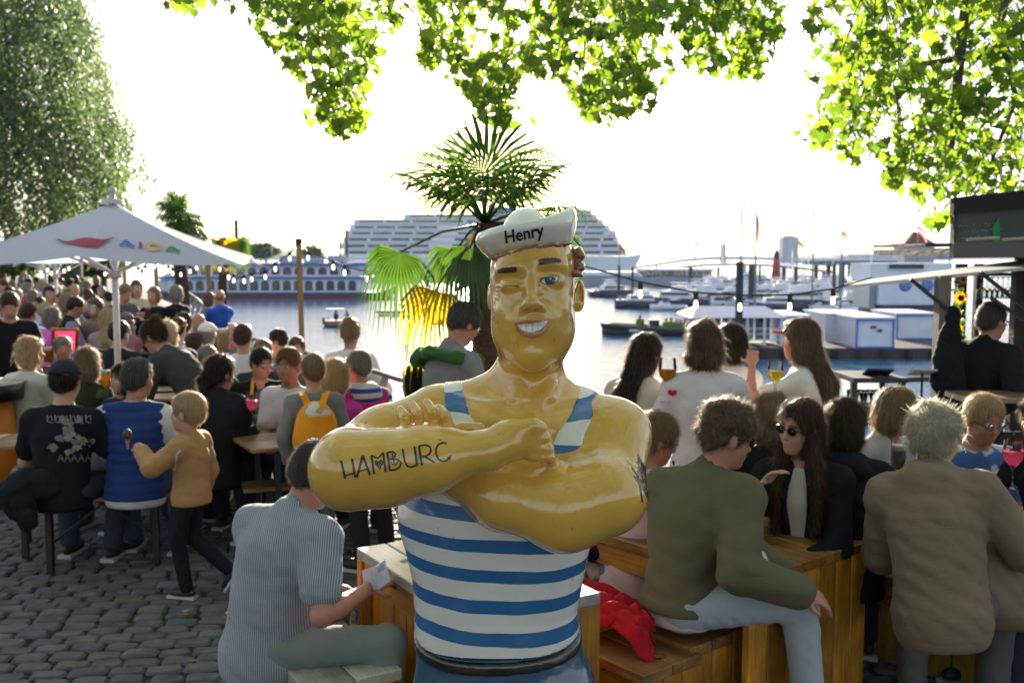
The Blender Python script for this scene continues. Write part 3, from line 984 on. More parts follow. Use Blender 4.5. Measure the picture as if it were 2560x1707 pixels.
  lp.build('lips', mat('lips', (.42, .13, .10), .4), root)
 if glasses and Y < 12:
  gl = MB()
  for k in (-1, 1):
   gl.cur = 0
   ring = [e_(k * .034 + .022 * math.cos(a), .094 - abs(k * .034 + .022 * math.cos(a)) * .12, .004 + .018 * math.sin(a)) for a in [i * math.pi / 6 for i in range(12)]]
   gl.tube(ring + [ring[0]], .0011 if glasses != 'sun' else .0032, 5, cap=False)
   gl.tube([e_(k * .056, .088, .010), e_(k * .080, .06, .010), e_(k * .082, -.01, .006)], .0022, 5)
   gl.cur = 1
   gl.lathe(e_(k * .034, .092 - .034 * .12, .004), [(0, .001), (.021, 0), (0, -.001)], 12, axis=hf + hx * k * .12)
  gl.tube([e_(-.012, .094, .008), e_(.012, .094, .008)], .002, 5)
  gl.build('glasses', [mat('spectacle_frame', (.015, .012, .012), .3), mat('dark_lens', (.008, .008, .01), .06, coat=.5) if glasses == 'sun' else glass('clear_lens')], root)
 if cap is not None:
  cm = mat('cap_%d' % int(cap[0] * 99), cap, .8, bump=.3, bscale=200)
  cp = Sculpt(*box([c + hu * .06], .2), max(hb, .008))
  cp.ell(e_(0, -.014, .050), (.090 * q, .110 * q, .092 * q), .01, rot=Rm)
  cp.plane(e_(0, 0, .046), tuple(-hu), .004)
  bd = 1
  cp.ell(e_(0, .105, .052), (.066 * q, .072 * q, .009), .006, rot=Rm @ rotx(R(8)))
  cp.build('cap', cm, root)
 if strap:
  st = MB(); st.tube([g(sh[1]) + V3(0, -.03, .07), g(chest) - fw(le) * (.125 + th), g(wst) - fw(le) * (.12 + th) - sx * .12], .013, 6)
  st.build('bag_strap', cloth(strap), root)
 root['_h'] = 0
 del root['_h']
 INFO[label] = dict(root=root, M=M3, s=s, base=base, g=g, wr={k: base + M3 @ (g(arm_pts[k][2]) * s) for k in (-1, 1)}, el={k: base + M3 @ (g(arm_pts[k][1]) * s) for k in (-1, 1)},
     chest=base + M3 @ (g(chest) * s), head=base + M3 @ (c * s), shirt=go, hip=base + M3 @ (lift * s))
 return root
INFO = {}
# ================================================================== the place: quay, water, far shore
WZ = -3.5
EDGE = [(40, 12.5), (14, 9.8), (6, 8.5), (2.53, 7.65), (1.66, 7.2), (.645, 6.75), (.1, 6.75), (-.45, 7.15), (-.83, 7.85), (-1.09, 8.3), (-2.98, 11.7), (-4.6, 15.8), (-7, 22.5), (-12, 36), (-34, 85), (-150, 190)]
def edge_y(x):
 pts = sorted(EDGE)
 return float(np.interp(x, [p[0] for p in pts], [p[1] for p in pts]))
ground_m = mat('quay_grit', (.055, .050, .040), .9, bump=.8, bscale=60, var=.4, vscale=5)
b = MB()
poly = [(p[0], p[1]) for p in EDGE] + [(-150, -40), (40, -40)]
b.prism(poly, -0.35, -0.028)
gnd = b.build('quay_ground', ground_m); tag(gnd, kind='structure')
wall_m = mat('quay_stone', (.16, .14, .12), .85, bump=1, bscale=5, var=.35, vscale=2)
b = MB()
for p, q in zip(EDGE[:-1], EDGE[1:]):
 d = (Vector(q) - Vector(p)).normalized(); n_ = Vector((d.y, -d.x))
 if n_.y < 0 and False: pass
 nn = Vector((-d.y, d.x)) * -1
 a0, a1 = Vector(p), Vector(q)
 o0, o1 = a0 + nn * .35, a1 + nn * .35
 b._add([(a0.x, a0.y, -.03), (a1.x, a1.y, -.03), (o1.x, o1.y, -.03), (o0.x, o0.y, -.03), (a0.x, a0.y, -6), (a1.x, a1.y, -6), (o1.x, o1.y, -6), (o0.x, o0.y, -6)],
  [(0, 1, 2, 3), (3, 2, 6, 7), (1, 0, 4, 5), (4, 7, 6, 5), (0, 3, 7, 4), (1, 5, 6, 2)])
tag(b.build('quay_wall', wall_m), kind='structure')
def cobble_mat():
 m, n, bs = nodes_of('cobble_granite')
 N = n.nodes; L = n.links
 oi = N.new('ShaderNodeObjectInfo'); tcx = N.new('ShaderNodeTexCoord'); geo = N.new('ShaderNodeNewGeometry')
 no = N.new('ShaderNodeTexNoise'); no.inputs['Scale'].default_value = 9; no.inputs['Detail'].default_value = 8
 sp = N.new('ShaderNodeTexNoise'); sp.inputs['Scale'].default_value = 3.1; sp.inputs['Detail'].default_value = 1
 L.new(geo.outputs['Position'], no.inputs['Vector']); L.new(geo.outputs['Position'], sp.inputs['Vector'])
 rnd = N.new('ShaderNodeMath'); rnd.operation = 'ADD'; L.new(geo.outputs['Random Per Island'], rnd.inputs[0]); L.new(oi.outputs['Random'], rnd.inputs[1])
 fr = N.new('ShaderNodeMath'); fr.operation = 'FRACT'; L.new(rnd.outputs[0], fr.inputs[0])
 ra = N.new('ShaderNodeValToRGB'); L.new(fr.outputs[0], ra.inputs['Fac'])
 e = ra.color_ramp.elements
 e[0].color = (.085, .084, .086, 1); e[1].color = (.125, .112, .098, 1)
 x = e.new(.5); x.color = (.100, .100, .104, 1)
 mr = N.new('ShaderNodeMapRange'); mr.inputs['From Min'].default_value = .3; mr.inputs['From Max'].default_value = .7; mr.inputs['To Min'].default_value = .6; mr.inputs['To Max'].default_value = 1.35
 L.new(no.outputs['Fac'], mr.inputs['Value'])
 sc_ = N.new('ShaderNodeVectorMath'); sc_.operation = 'SCALE'; L.new(ra.outputs['Color'], sc_.inputs[0]); L.new(mr.outputs['Result'], sc_.inputs['Scale'])
 L.new(sc_.outputs['Vector'], bs.inputs['Base Color'])
 rr = N.new('ShaderNodeMapRange'); rr.inputs['To Min'].default_value = .62; rr.inputs['To Max'].default_value = .95; L.new(no.outputs['Fac'], rr.inputs['Value']); L.new(rr.outputs['Result'], bs.inputs['Roughness'])
 b2 = N.new('ShaderNodeTexNoise'); b2.inputs['Scale'].default_value = 45; b2.inputs['Detail'].default_value = 5; L.new(geo.outputs['Position'], b2.inputs['Vector'])
 bp = N.new('ShaderNodeBump'); bp.inputs['Strength'].default_value = .7; bp.inputs['Distance'].default_value = .008; L.new(b2.outputs['Fac'], bp.inputs['Height']); L.new(bp.outputs['Normal'], bs.inputs['Normal'])
 return m
cob_m = cobble_mat()
rg = random.Random(5)
def stone(w_, d_, rg):
 """rounded, uneven sett: 8-point outline, chamfered shoulder"""
 vs = []
 hw, hd = w_ / 2, d_ / 2
 out = [(-hw + .02, -hd), (hw - .02, -hd), (hw, -hd + .02), (hw, hd - .02), (hw - .02, hd), (-hw + .02, hd), (-hw, hd - .02), (-hw, -hd + .02)]
 out = [(x + rg.uniform(-.006, .006), y + rg.uniform(-.006, .006)) for x, y in out]
 tz = rg.uniform(-.006, .006)
 vs += [(x, y, -.06) for x, y in out] + [(x, y, -.012 + tz) for x, y in out] + [(x * .86, y * .80, tz + .002 + rg.uniform(-.003, .003)) for x, y in out]
 fs = []
 for k in range(2):
  for i in range(8): fs.append((k * 8 + i, k * 8 + (i + 1) % 8, (k + 1) * 8 + (i + 1) % 8, (k + 1) * 8 + i))
 fs.append(tuple(range(16, 24)))
 return vs, fs
variants = []
for i in range(14):
 vs, fs = stone(rg.uniform(.150, .182), .094, rg)
 mb = MB(); mb._add(vs, fs, False); variants.append(mb)
meshes = [v.mesh('cobblestone', cob_m) for v in variants]
rot = R(7)
cands = []
row = 0
y = -1.5
while y < 19:
 x = -9 + (row % 2) * .1 + rg.uniform(-.03, .03)
 while x < 7:
  k = rg.randrange(14)
  w_ = .174
  wx = x * math.cos(rot) - y * math.sin(rot); wy = x * math.sin(rot) + y * math.cos(rot)
  if wy > .3 and wy < edge_y(wx) - .06 and abs(wx) < wy * .62 + 1.2:
   cands.append((wx, wy, k, rot + rg.uniform(-.03, .03) + (math.pi if rg.random() < .5 else 0)))
  x += w_ + rg.uniform(-.008, .012)
 y += .108; row += 1
def inview(c):
 d = Vector((c[0], c[1], 0)) - Vector((0, 0, CAMZ))
 u = d.x / (d.y * math.cos(PITCH) - d.z * math.sin(PITCH))
 cy = d.y * math.cos(PITCH) - d.z * math.sin(PITCH); cz = d.y * math.sin(PITCH) + d.z * math.cos(PITCH)
 px = 1280 + FPX * d.x / cy; py = 853.5 - FPX * cz / cy
 return px, py
near = []
for c in cands:
 px, py = inview(c)
 sc_ = (0 <= px <= 600 and 1150 <= py <= 1720)
 near.append((0 if sc_ else 1, c[1], c))
near.sort(key=lambda t: (t[0], t[1]))
for _, _, c in near[:300]:
 o = bpy.data.objects.new('cobblestone', meshes[c[2]]); COL.objects.link(o)
 o.location = (c[0], c[1], 0); o.rotation_euler = (0, 0, c[3]); o.parent = gnd
rest = near[300:]
VV = []; FF8 = []; FF4 = []
base = 0
pre = [np.array(v.V) for v in variants]
f4 = np.array([f for f in variants[0].F if len(f) == 4]); f8 = np.array([f for f in variants[0].F if len(f) == 8])
for _, _, c in rest:
 a = pre[c[2]]; ca, sa = math.cos(c[3]), math.sin(c[3])
 v = np.stack([a[:, 0] * ca - a[:, 1] * sa + c[0], a[:, 0] * sa + a[:, 1] * ca + c[1], a[:, 2]], 1)
 VV.append(v); FF4.append(f4 + base); FF8.append(f8 + base); base += len(a)
o = link('cobble_field', np_mesh('cobble_field', np.concatenate(VV), [np.concatenate(FF4), np.concatenate(FF8)], cob_m, smooth=False), gnd)
tag(o, kind='stuff')
b = MB()
for i in range(150):
 x = rg.uniform(-5, 4); y = rg.uniform(3, 9); a = rg.uniform(0, 6.3); s_ = rg.uniform(.008, .03)
 vs = [(x + s_ * math.cos(a + t), y + s_ * .6 * math.sin(a + t), .010 + rg.uniform(0, .012)) for t in (0, 1.3, 2.6, 3.8, 5)]
 b.cur = 0 if i % 4 else 1
 b._add(vs, [(0, 1, 2, 3, 4)])
tag(b.build('fallen_leaves', [mat('dry_leaf', (.22, .12, .04), .8), mat('dry_leaf_light', (.40, .33, .16), .8)]), kind='stuff')
def water_mat():
 m, n, bs = nodes_of('river_water')
 N = n.nodes; L = n.links
 bs.inputs['Base Color'].default_value = (.035, .13, .25, 1)
 bs.inputs['Roughness'].default_value = .14
 bs.inputs['IOR'].default_value = 1.33
 geo = N.new('ShaderNodeNewGeometry')
 prev = None
 for (scx, scy, dist, st, det) in ((.08, .30, .35, .5, 3), (.6, 2.2, .12, .7, 4), (2.5, 8.5, .04, .8, 4)):
  mp_ = N.new('ShaderNodeMapping'); mp_.inputs['Scale'].default_value = (scx, scy, 1); L.new(geo.outputs['Position'], mp_.inputs['Vector'])
  no = N.new('ShaderNodeTexNoise'); no.inputs['Scale'].default_value = 1; no.inputs['Detail'].default_value = det; no.inputs['Distortion'].default_value = .4
  L.new(mp_.outputs['Vector'], no.inputs['Vector'])
  bp = N.new('ShaderNodeBump'); bp.inputs['Distance'].default_value = dist; bp.inputs['Strength'].default_value = st
  L.new(no.outputs['Fac'], bp.inputs['Height'])
  if prev: L.new(prev.outputs['Normal'], bp.inputs['Normal'])
  prev = bp
 L.new(prev.outputs['Normal'], bs.inputs['Normal'])
 return m
b = MB()
b._add([(-3000, 4, WZ), (3000, 4, WZ), (3000, 4500, WZ), (-3000, 4500, WZ)], [(0, 1, 2, 3)])
tag(b.build('river_water', water_mat()), kind='structure')
b = MB(); b._add([(-3000, -600, WZ - 3), (3000, -600, WZ - 3), (3000, 4500, WZ - 3), (-3000, 4500, WZ - 3)], [(0, 1, 2, 3)])
tag(b.build('river_bed', mat('mud', (.05, .045, .035), .9)), kind='structure')
def hills(name, Y, x0, x1, prof, m, depth=250):
 n = 160
 V = []; F = []
 rgh = random.Random(hash(name) % 1000 if False else len(name))
 for j in range(5):
  for i in range(n + 1):
   u = i / n; px = x0 + (x1 - x0) * u
   top = P(px, np.interp(px, [p[0] for p in prof], [p[1] for p in prof]), Y)
   hgt = (top.z - WZ) + math.sin(i * .9) * .9 + math.sin(i * 2.3 + 1) * .7 + rgh.uniform(-.6, .6)
   k = [0, .75, 1, .9, .5][j]
   V.append((top.x, Y - 30 + j * depth / 4, WZ - .3 + hgt * k))
 for j in range(4):
  for i in range(n): F.append((j * (n + 1) + i, j * (n + 1) + i + 1, (j + 1) * (n + 1) + i + 1, (j + 1) * (n + 1) + i))
 o = link(name, np_mesh(name, np.array(V), np.array(F), m), None)
 return tag(o, kind='structure')
hill_m = mat('far_woods', (.05, .075, .045), .95, bump=1, bscale=.2, var=.5, vscale=.08)
hills('far_hills', 1500, -1500, 4200, [(-1500, 628), (300, 622), (560, 606), (700, 616), (760, 632), (1500, 640), (2000, 637), (2100, 634), (2200, 631), (2400, 634), (4200, 628)], hill_m)
# ------------------------------------------------------------------ railing along the quay
rail_m = mat('railing_iron', (.12, .11, .10), .5, metal=.4, bump=.3, bscale=80, var=.2)
post_m = mat('railing_post_paint', (.26, .24, .20), .5, bump=.3, bscale=60, var=.2)
RAIL = [(6, 8.30), (2.53, 7.50), (1.66, 7.05), (.645, 6.6), (.1, 6.6), (-.50, 7.0), (-.90, 7.7), (-1.12, 8.15), (-3.02, 11.5), (-4.65, 15.6), (-7.05, 22.3), (-12.1, 35.8)]
rr = empty('quay_railing', (.5, 6.8, 0), 0, 'iron quay railing with curved posts and thin rails along the water', 'railing')
def alongrail(pts, step):
 out = []; acc = 0
 for p, q in zip(pts[:-1], pts[1:]):
  p = Vector(p); q = Vector(q); L = (q - p).length; d = (q - p) / L
  t = (step - acc) if acc else 0
  while t < L:
   out.append((p + d * t, d)); t += step
  acc = (acc + L) % step
 return out
for z in (1.05, .72, .40):
 b = MB(); b.tube([(p[0], p[1], z) for p in RAIL], .020 if z > 1 else .012, 8)
 b.build('rail', rail_m, rr, world=True)
fixed = [Gz(965, 935, 1.05), Gz(1866, 976, 1.05), Gz(2125, 959, 1.05), Gz(1528, 1005, 1.05)]
pl = [(Vector((f.x, f.y)), None) for f in fixed] + alongrail(RAIL[8:], 2.0)
for (p, d) in pl:
 if d is None:
  best = min(zip(RAIL[:-1], RAIL[1:]), key=lambda s: ((Vector(s[0]) + Vector(s[1])) / 2 - p).length)
  d = (Vector(best[1]) - Vector(best[0])).normalized()
 n_ = Vector((d.y, -d.x))          # towards the land
 if n_.y > 0 and abs(n_.y) > .3: n_ = -n_
 pts = []
 for k in range(9):
  t = k / 8
  pts.append((p.x + n_.x * (-.20 * math.sin(t * 2.4) + .12 * t) * -1 * .9, p.y + n_.y * (-.20 * math.sin(t * 2.4) + .12 * t) * -1 * .9, 1.04 * t))
 off = Vector(pts[-1]) - Vector((p.x, p.y, 1.04))
 pts = [tuple(Vector(q) - Vector((off.x, off.y, 0))) for q in pts]
 b = MB()
 for a, c in zip(pts[:-1], pts[1:]): b.bar(a, c, .022, .055, up=(n_.x, n_.y, 0))
 b.build('railing_post', post_m, rr, world=True)
# ================================================================== harbour: ships, boats, piles, sheds
def dist(py, z=WZ): return (CAMZ - z) * FPX / (py - 640.0)     # how far a thing standing on level z at that height in the view is
def XZ(px, py, Y):
 q = P(px, py, Y); return q.x, q.z
def slab(b, px0, py0, px1, py1, Y, depth):
 """box spanning a rectangle seen at distance Y, running back by depth"""
 x0, z0 = XZ(px0, py1, Y); x1, z1 = XZ(px1, py0, Y)
 b.box(((x0 + x1) / 2, Y + depth / 2, (z0 + z1) / 2), (abs(x1 - x0), depth, abs(z1 - z0)))
 return b
shipwhite = mat('ship_white', (.58, .61, .68), .22, var=.12, vscale=.6, bump=.1, bscale=3)
shipblue = mat('ship_blue', (.035, .09, .33), .4, var=.1)
hullnavy = mat('hull_navy', (.012, .022, .06), .35, var=.2, vscale=1)
hullred = mat('hull_red', (.16, .03, .025), .5)
wglass = mat('window_glass', (.03, .045, .055), .08, coat=.3)
darkst = mat('pile_steel', (.022, .026, .034), .7, var=.3, vscale=2, bump=.4, bscale=6)
greyst = mat('grey_paint', (.22, .25, .30), .6, var=.15)
# ---- paddle-style harbour ferry
YF = dist(748)
fer = empty('excursion_ferry', (XZ(670, 748, YF)[0], YF, WZ), 0, 'white two decked excursion ferry with blue trim, arched windows and dark hull', 'ferry')
def fpx(x, y): return XZ(x, y, YF)
b = MB()
out = [(355, 728), (380, 731), (940, 731), (975, 722), (972, 738), (955, 749), (400, 749), (372, 742)]
b.prism([(fpx(*p)) for p in out][::-1], YF, YF + 7, 'y'); b.build('hull', hullnavy, fer, world=True)
b = MB(); slab(b, 392, 744, 958, 749, YF - .03, 7.06); b.build('boot_stripe', hullred, fer, world=True)
b = MB(); slab(b, 420, 697, 905, 731, YF + .4, 6.2); b.build('lower_deckhouse', shipwhite, fer, world=True)
b = MB(); slab(b, 455, 664, 898, 692, YF + .7, 5.6); b.build('upper_deckhouse', shipwhite, fer, world=True)
for (y0, y1, x0, x1, o_) in ((692, 697, 395, 940, 0), (658, 664, 430, 930, .1)):
 b = MB(); slab(b, x0, y0, x1, y1, YF + o_, 7 - 2 * o_); b.build('deck_edge', shipblue, fer, world=True)
b = MB(); b.prism([fpx(*p) for p in [(365, 729), (422, 729), (440, 664), (400, 690)]][::-1], YF + 1.2, YF + 5.8, 'y'); b.build('bow_house', shipwhite, fer, world=True)
def arched(x0, y0, x1, y1, nm='window'):
 f0 = fpx(x0, y1); f1 = fpx(x1, y0)
 wdt = f1[0] - f0[0]; r_ = wdt / 2
 poly = [(f0[0], f0[1]), (f1[0], f0[1])] + [((f0[0] + f1[0]) / 2 + r_ * math.cos(t), f1[1] - r_ * .8 + r_ * .8 * math.sin(t)) for t in [k * math.pi / 6 for k in range(7)]]
 return poly
def window(parent, poly, Yp, nm='window', fm=None):
 cx = sum(p[0] for p in poly) / len(poly); cz = sum(p[1] for p in poly) / len(poly)
 b = MB(); b.prism([((p[0] - cx) * 1.16 + cx, (p[1] - cz) * 1.12 + cz) for p in poly][::-1], Yp - .06, Yp + .02, 'y')
 w_ = b.build(nm, fm or shipblue, parent, world=True)
 b = MB(); b.prism(poly[::-1], Yp - .075, Yp - .03, 'y')
 b.build('pane', wglass, w_, world=True)
for i in range(17):
 x = 434 + i * 27.3
 if x < 890: window(fer, arched(x, 702, x + 17, 725), YF + .4)
for i in range(14):
 x = 470 + i * 29.5
 window(fer, arched(x, 669, x + 18, 686), YF + .7)
b = MB()
for i in range(60):
 x = 430 + i * 8.4; a = fpx(x, 658); c = fpx(x, 648)
 b.box((a[0], YF + .3, (a[1] + c[1]) / 2), (.05, .05, c[1] - a[1]))
a = fpx(430, 648); c = fpx(930, 648); b.box(((a[0] + c[0]) / 2, YF + .3, a[1]), (c[0] - a[0], .07, .07))
o = b.build('top_railing', shipwhite, fer, world=True); tag(o, kind='stuff')
b = MB(); slab(b, 500, 630, 560, 658, YF + 2, 3); b.build('wheelhouse', shipwhite, fer, world=True)
b = MB(); slab(b, 504, 636, 556, 645, YF + 1.95, 3.1); b.build('wheelhouse_window', wglass, fer, world=True)
for x in (700, 760, 820):
 b = MB(); slab(b, x, 640, x + 40, 658, YF + 2, 3); b.build('deck_shelter', greyst, fer, world=True)
b = MB(); slab(b, 870, 652, 925, 657, YF + .8, 5); b.build('awning', shipwhite, fer, world=True)
for x, y in ((665, 600), (735, 612), (800, 615)):
 a = fpx(x, 645); c = fpx(x, y)
 b = MB(); b.tube([(a[0], YF + 3, a[1]), (c[0], YF + 3, c[1])], .06, 6); b.build('mast', shipwhite, fer, world=True)
for x in (610, 880):
 a = fpx(x, 737)
 pass
# ---- cruise ship far behind
YC = 270.0
crs = empty('cruise_ship', (XZ(1230, 700, YC)[0], YC, WZ), 0, 'huge white cruise ship with stacked decks behind the palm and the capped head', 'cruise ship')
c_ = lambda x, y: XZ(x, y, YC)
b = MB()
b.prism([c_(*p) for p in [(848, 640), (1500, 640), (1560, 642), (1606, 634), (1596, 655), (1575, 690), (1570, 712), (860, 712)]][::-1], YC, YC + 26, 'y')
b.build('hull', shipwhite, crs, world=True)
decks = [(858, 1565, 624, 640), (852, 1556, 608, 624), (858, 1546, 592, 608), (866, 1538, 577, 592), (874, 1524, 562, 577), (884, 1508, 548, 562), (1010, 1492, 535, 548)]
for i, (x0, x1, y0, y1) in enumerate(decks):
 b = MB(); slab(b, x0, y0, x1, y1 - .5, YC + 1.5 + i * .5, 22 - i); b.build('deck', shipwhite, crs, world=True)
 b = MB(); slab(b, x0 - 3, y1 - 4.5, x1 + 4, y1 - .8, YC + .9 + i * .5, 23.2 - i); b.build('deck_rail_band', mat('ship_band_white', (.52, .56, .66), .4), crs, world=True)  # rail bands in a slightly darker bluish white
 x = x0 + 14
 j = 0
 while x < x1 - 30:
  L_ = 46 if i < 5 else 60
  if j % 5 != 4 or i > 4:
   b = MB(); slab(b, x, y0 + 3.5, min(x + L_, x1 - 12), y1 - 6, YC + 1.42 + i * .5, .3)
   b.build('window_row', wglass, crs, world=True)
  x += L_ + 7; j += 1
for x in (1450, 1470):
 pass
b = MB(); slab(b, 1225, 518, 1285, 536, YC + 8, 8); b.build('funnel', shipblue, crs, world=True)
b = MB(); slab(b, 1440, 524, 1480, 536, YC + 6, 8); b.build('bridge_mast_house', shipwhite, crs, world=True)
b = MB(); a = c_(1532, 584); b.ell((a[0], YC + .3, a[1]), (1.0, .3, 1.0)); b.build('radar_dome', shipwhite, crs, world=True)
for x, y0, y1 in ((1560, 655, 690), (1520, 655, 690)):
 pass
trm = empty('ferry_terminal', (XZ(1500, 712, 230)[0], 180, WZ), 0, 'long low grey floating landing stage below the cruise ship', 'landing stage')
YT = dist(716)
for (x0, y0, x1, y1, m_, nm) in ((1440, 690, 1790, 716, greyst, 'pontoon'), (1452, 680, 1600, 692, shipwhite, 'waiting_hall'), (1612, 676, 1780, 692, greyst, 'waiting_hall'), (1606, 672, 1786, 677, shipwhite, 'flat_roof')):
 b = MB(); slab(b, x0, y0, x1, y1, YT, 12); b.build(nm, m_, trm, world=True)
for i in range(9):
 b = MB(); slab(b, 1618 + i * 18, 679, 1630 + i * 18, 689, YT - .1, .1); b.build('window', wglass, trm, world=True)
# ---- arched footbridge
YA = 230.0
br = empty('arched_footbridge', (XZ(1780, 700, YA)[0], YA, WZ), 0, 'long pale footbridge with a shallow arch and lattice sides over the marina', 'bridge')
arc_t = [(1590, 668), (1640, 661), (1700, 652), (1770, 646), (1850, 645), (1930, 648), (2000, 655), (2080, 664)]
b = MB()
for (p, q) in zip(arc_t[:-1], arc_t[1:]):
 a = XZ(*p, YA); c = XZ(*q, YA); b.bar((a[0], YA, a[1]), (c[0], YA, c[1]), 3.0, .55)
b.build('arch_roof', mat('bridge_paint', (.38, .42, .50), .5), br, world=True)
b = MB()
for (p, q) in zip(arc_t[:-1], arc_t[1:]):
 a = XZ(p[0], p[1] + 16, YA); c = XZ(q[0], q[1] + 16, YA); b.bar((a[0], YA, a[1]), (c[0], YA, c[1]), 3.0, .5)
b.build('walkway', mat('bridge_deck', (.20, .22, .26), .6), br, world=True)
for i in range(30):
 x = 1600 + i * 16
 yt = np.interp(x, [p[0] for p in arc_t], [p[1] for p in arc_t])
 a = XZ(x, yt, YA); c = XZ(x + (8 if i % 2 else -8), yt + 16, YA)
 b = MB(); b.bar((a[0], YA - 1.4, a[1]), (c[0], YA - 1.4, c[1]), .14); b.build('strut', MATS['bridge_paint'], br, world=True)
for x in (1620, 1720, 1860, 1960, 2060):
 yt = np.interp(x, [p[0] for p in arc_t], [p[1] for p in arc_t]); a = XZ(x, yt + 16, YA)
 b = MB(); b.tube([(a[0], YA, a[1]), (a[0], YA, WZ - 1)], .5, 8); b.build('pier', darkst, br, world=True)
# ---- mooring piles
piles = [(1850, 655, 910, 19, 'thickest dark mooring pile between the curly haired woman and the marina'), (1882, 660, 766, 21, 'broad dark mooring pile just behind the thickest one'), (1548, 664, 744, 7, 'slim dark pile at the water by the cruise ship bow'), (1582, 667, 738, 6, 'slim pile beside the moored dark launch'),
  (1641, 665, 712, 6, 'thin pile in front of the landing stage'), (1727, 668, 735, 9, 'dark pile under the start of the bridge arch'), (1796, 668, 712, 7, 'pile below the middle of the bridge arch'), (1990, 667, 738, 10, 'dark pile right of the grey silo tower'), (2105, 656, 757, 15, 'stout pile left of the white houseboat'), (2086, 660, 745, 9, 'narrow pile touching the stout pile by the houseboat'),
  (590, 550, 640, 10, 'tall black pile sticking up behind the ferry'), (987, 705, 790, 5, 'thin jetty pile below the hanging yellow frond'), (850, 585, 655, 5, 'black pile at the stern of the cruise ship'), (866, 575, 650, 7, 'tall black pile in front of the cruise ship decks'), (1066, 690, 780, 5, 'jetty pile right of the yellow frond'), (1900, 664, 745, 6, 'thin pile between thick piles and silo tower')]
for (x, y0, y1, wd, lb) in piles:
 Y = dist(y1) if y1 > 690 else 150
 a = P(x, y0, Y); r_ = wd / FPX * Y / 2
 b = MB(); b.lathe((a.x, Y, 0), [(0, WZ - 2), (r_, WZ - 2), (r_, a.z), (0, a.z)], 14, smooth=False)
 tag(b.build('mooring_pile', darkst), lb, 'mooring pile', 'mooring piles in the harbour')
# ---- far towers and houses
def tower(name, px0, py0, px1, Y, lb, cat, m_, wins=True):
 x0, z1 = XZ(px0, py0, Y); x1, _ = XZ(px1, py0, Y)
 t = empty(name, ((x0 + x1) / 2, Y, WZ), 0, lb, cat)
 b = MB(); b.box(((x0 + x1) / 2, Y + (x1 - x0) / 2, (z1 + WZ) / 2), (x1 - x0, x1 - x0, z1 - WZ)); b.build('wall', m_, t, world=True)
 n = 3
 for i in range(n):
  w_ = (x1 - x0) / n
  b = MB(); b.box((x0 + (i + .5) * w_, Y - .3, (z1 + WZ) / 2), (w_ * .86, .6, z1 - WZ - 2)); b.build('facade_panel', m_, t, world=True)
 b = MB(); b.box(((x0 + x1) / 2, Y + (x1 - x0) / 2, z1 + .6), ((x1 - x0) * .6, (x1 - x0) * .5, 1.2)); b.build('roof_house', greyst, t, world=True)
 return t
silo_m = mat('silo_blue_grey', (.20, .25, .33), .7, var=.1, vscale=.05)
tower('silo_tower', 1957, 592, 1997, 900, 'tall blue grey silo tower above the marina', 'tower', silo_m)
tower('slim_silo', 1803, 612, 1816, 950, 'slim grey silo standing left of the tall tower', 'tower', silo_m)
tower('warehouse', 1000, 598, 1040, 700, 'pale block far behind the palm fronds', 'warehouse', silo_m)
lt = empty('light_tower', (XZ(1942, 665, 180)[0], 180, WZ), 0, 'red lattice light tower with a lantern cap beside the tall silo', 'light tower')
a = P(1942, 622, 180)
b = MB(); b.lathe((a.x, 180, 0), [(0, WZ), (1.0, WZ), (.6, a.z - 2.2), (.6, a.z - 1.8)], 8); b.build('tower_body', mat('signal_red', (.30, .03, .03), .6), lt, world=True)
b = MB(); b.lathe((a.x, 180, 0), [(.5, a.z - 1.8), (.5, a.z - .9), (0, a.z)], 8); b.build('lantern_cap', darkst, lt, world=True)
YH_ = 170
hs_ = empty('harbour_house', (XZ(2300, 660, YH_)[0], YH_, WZ), 0, 'brick harbour house with steep dark red pyramid roof and small dormer', 'house')
x0, z0 = XZ(2262, 612, YH_); x1, zt = XZ(2338, 577, YH_)
cx = (x0 + x1) / 2; hw = (x1 - x0) / 2
b = MB(); b.box((cx, YH_ + hw, (z0 + WZ) / 2), (2 * hw, 2 * hw, z0 - WZ)); b.build('wall', mat('pale_wall', (.34, .33, .34), .8, var=.1), hs_, world=True)
b = MB(); e = .4
b._add([(x0 - e, YH_ - e, z0), (x1 + e, YH_ - e, z0), (x1 + e, YH_ + 2 * hw + e, z0), (x0 - e, YH_ + 2 * hw + e, z0), (cx, YH_ + hw, zt)], [(0, 1, 4), (1, 2, 4), (2, 3, 4), (3, 0, 4), (3, 2, 1, 0)])
b.build('roof', mat('roof_tile_red', (.10, .030, .026), .8, var=.3, vscale=1), hs_, world=True)
for (px0, py0, px1, py1) in ((2288, 627, 2312, 642), (2270, 624, 2282, 640), (2318, 624, 2330, 640)):
 a = XZ(px0, py1, YH_); c = XZ(px1, py0, YH_)
 b = MB(); b.box(((a[0] + c[0]) / 2, YH_ - .05, (a[1] + c[1]) / 2), (c[0] - a[0], .14, c[1] - a[1])); f = b.build('window', shipwhite, hs_, world=True)
 b = MB(); b.box(((a[0] + c[0]) / 2, YH_ - .1, (a[1] + c[1]) / 2), ((c[0] - a[0]) * .8, .14, (c[1] - a[1]) * .7)); b.build('pane', wglass, f, world=True)
b = MB(); slab(b, 2338, 620, 2382, 650, YH_ + 3, 5); b.build('side_wing', greyst, hs_, world=True)
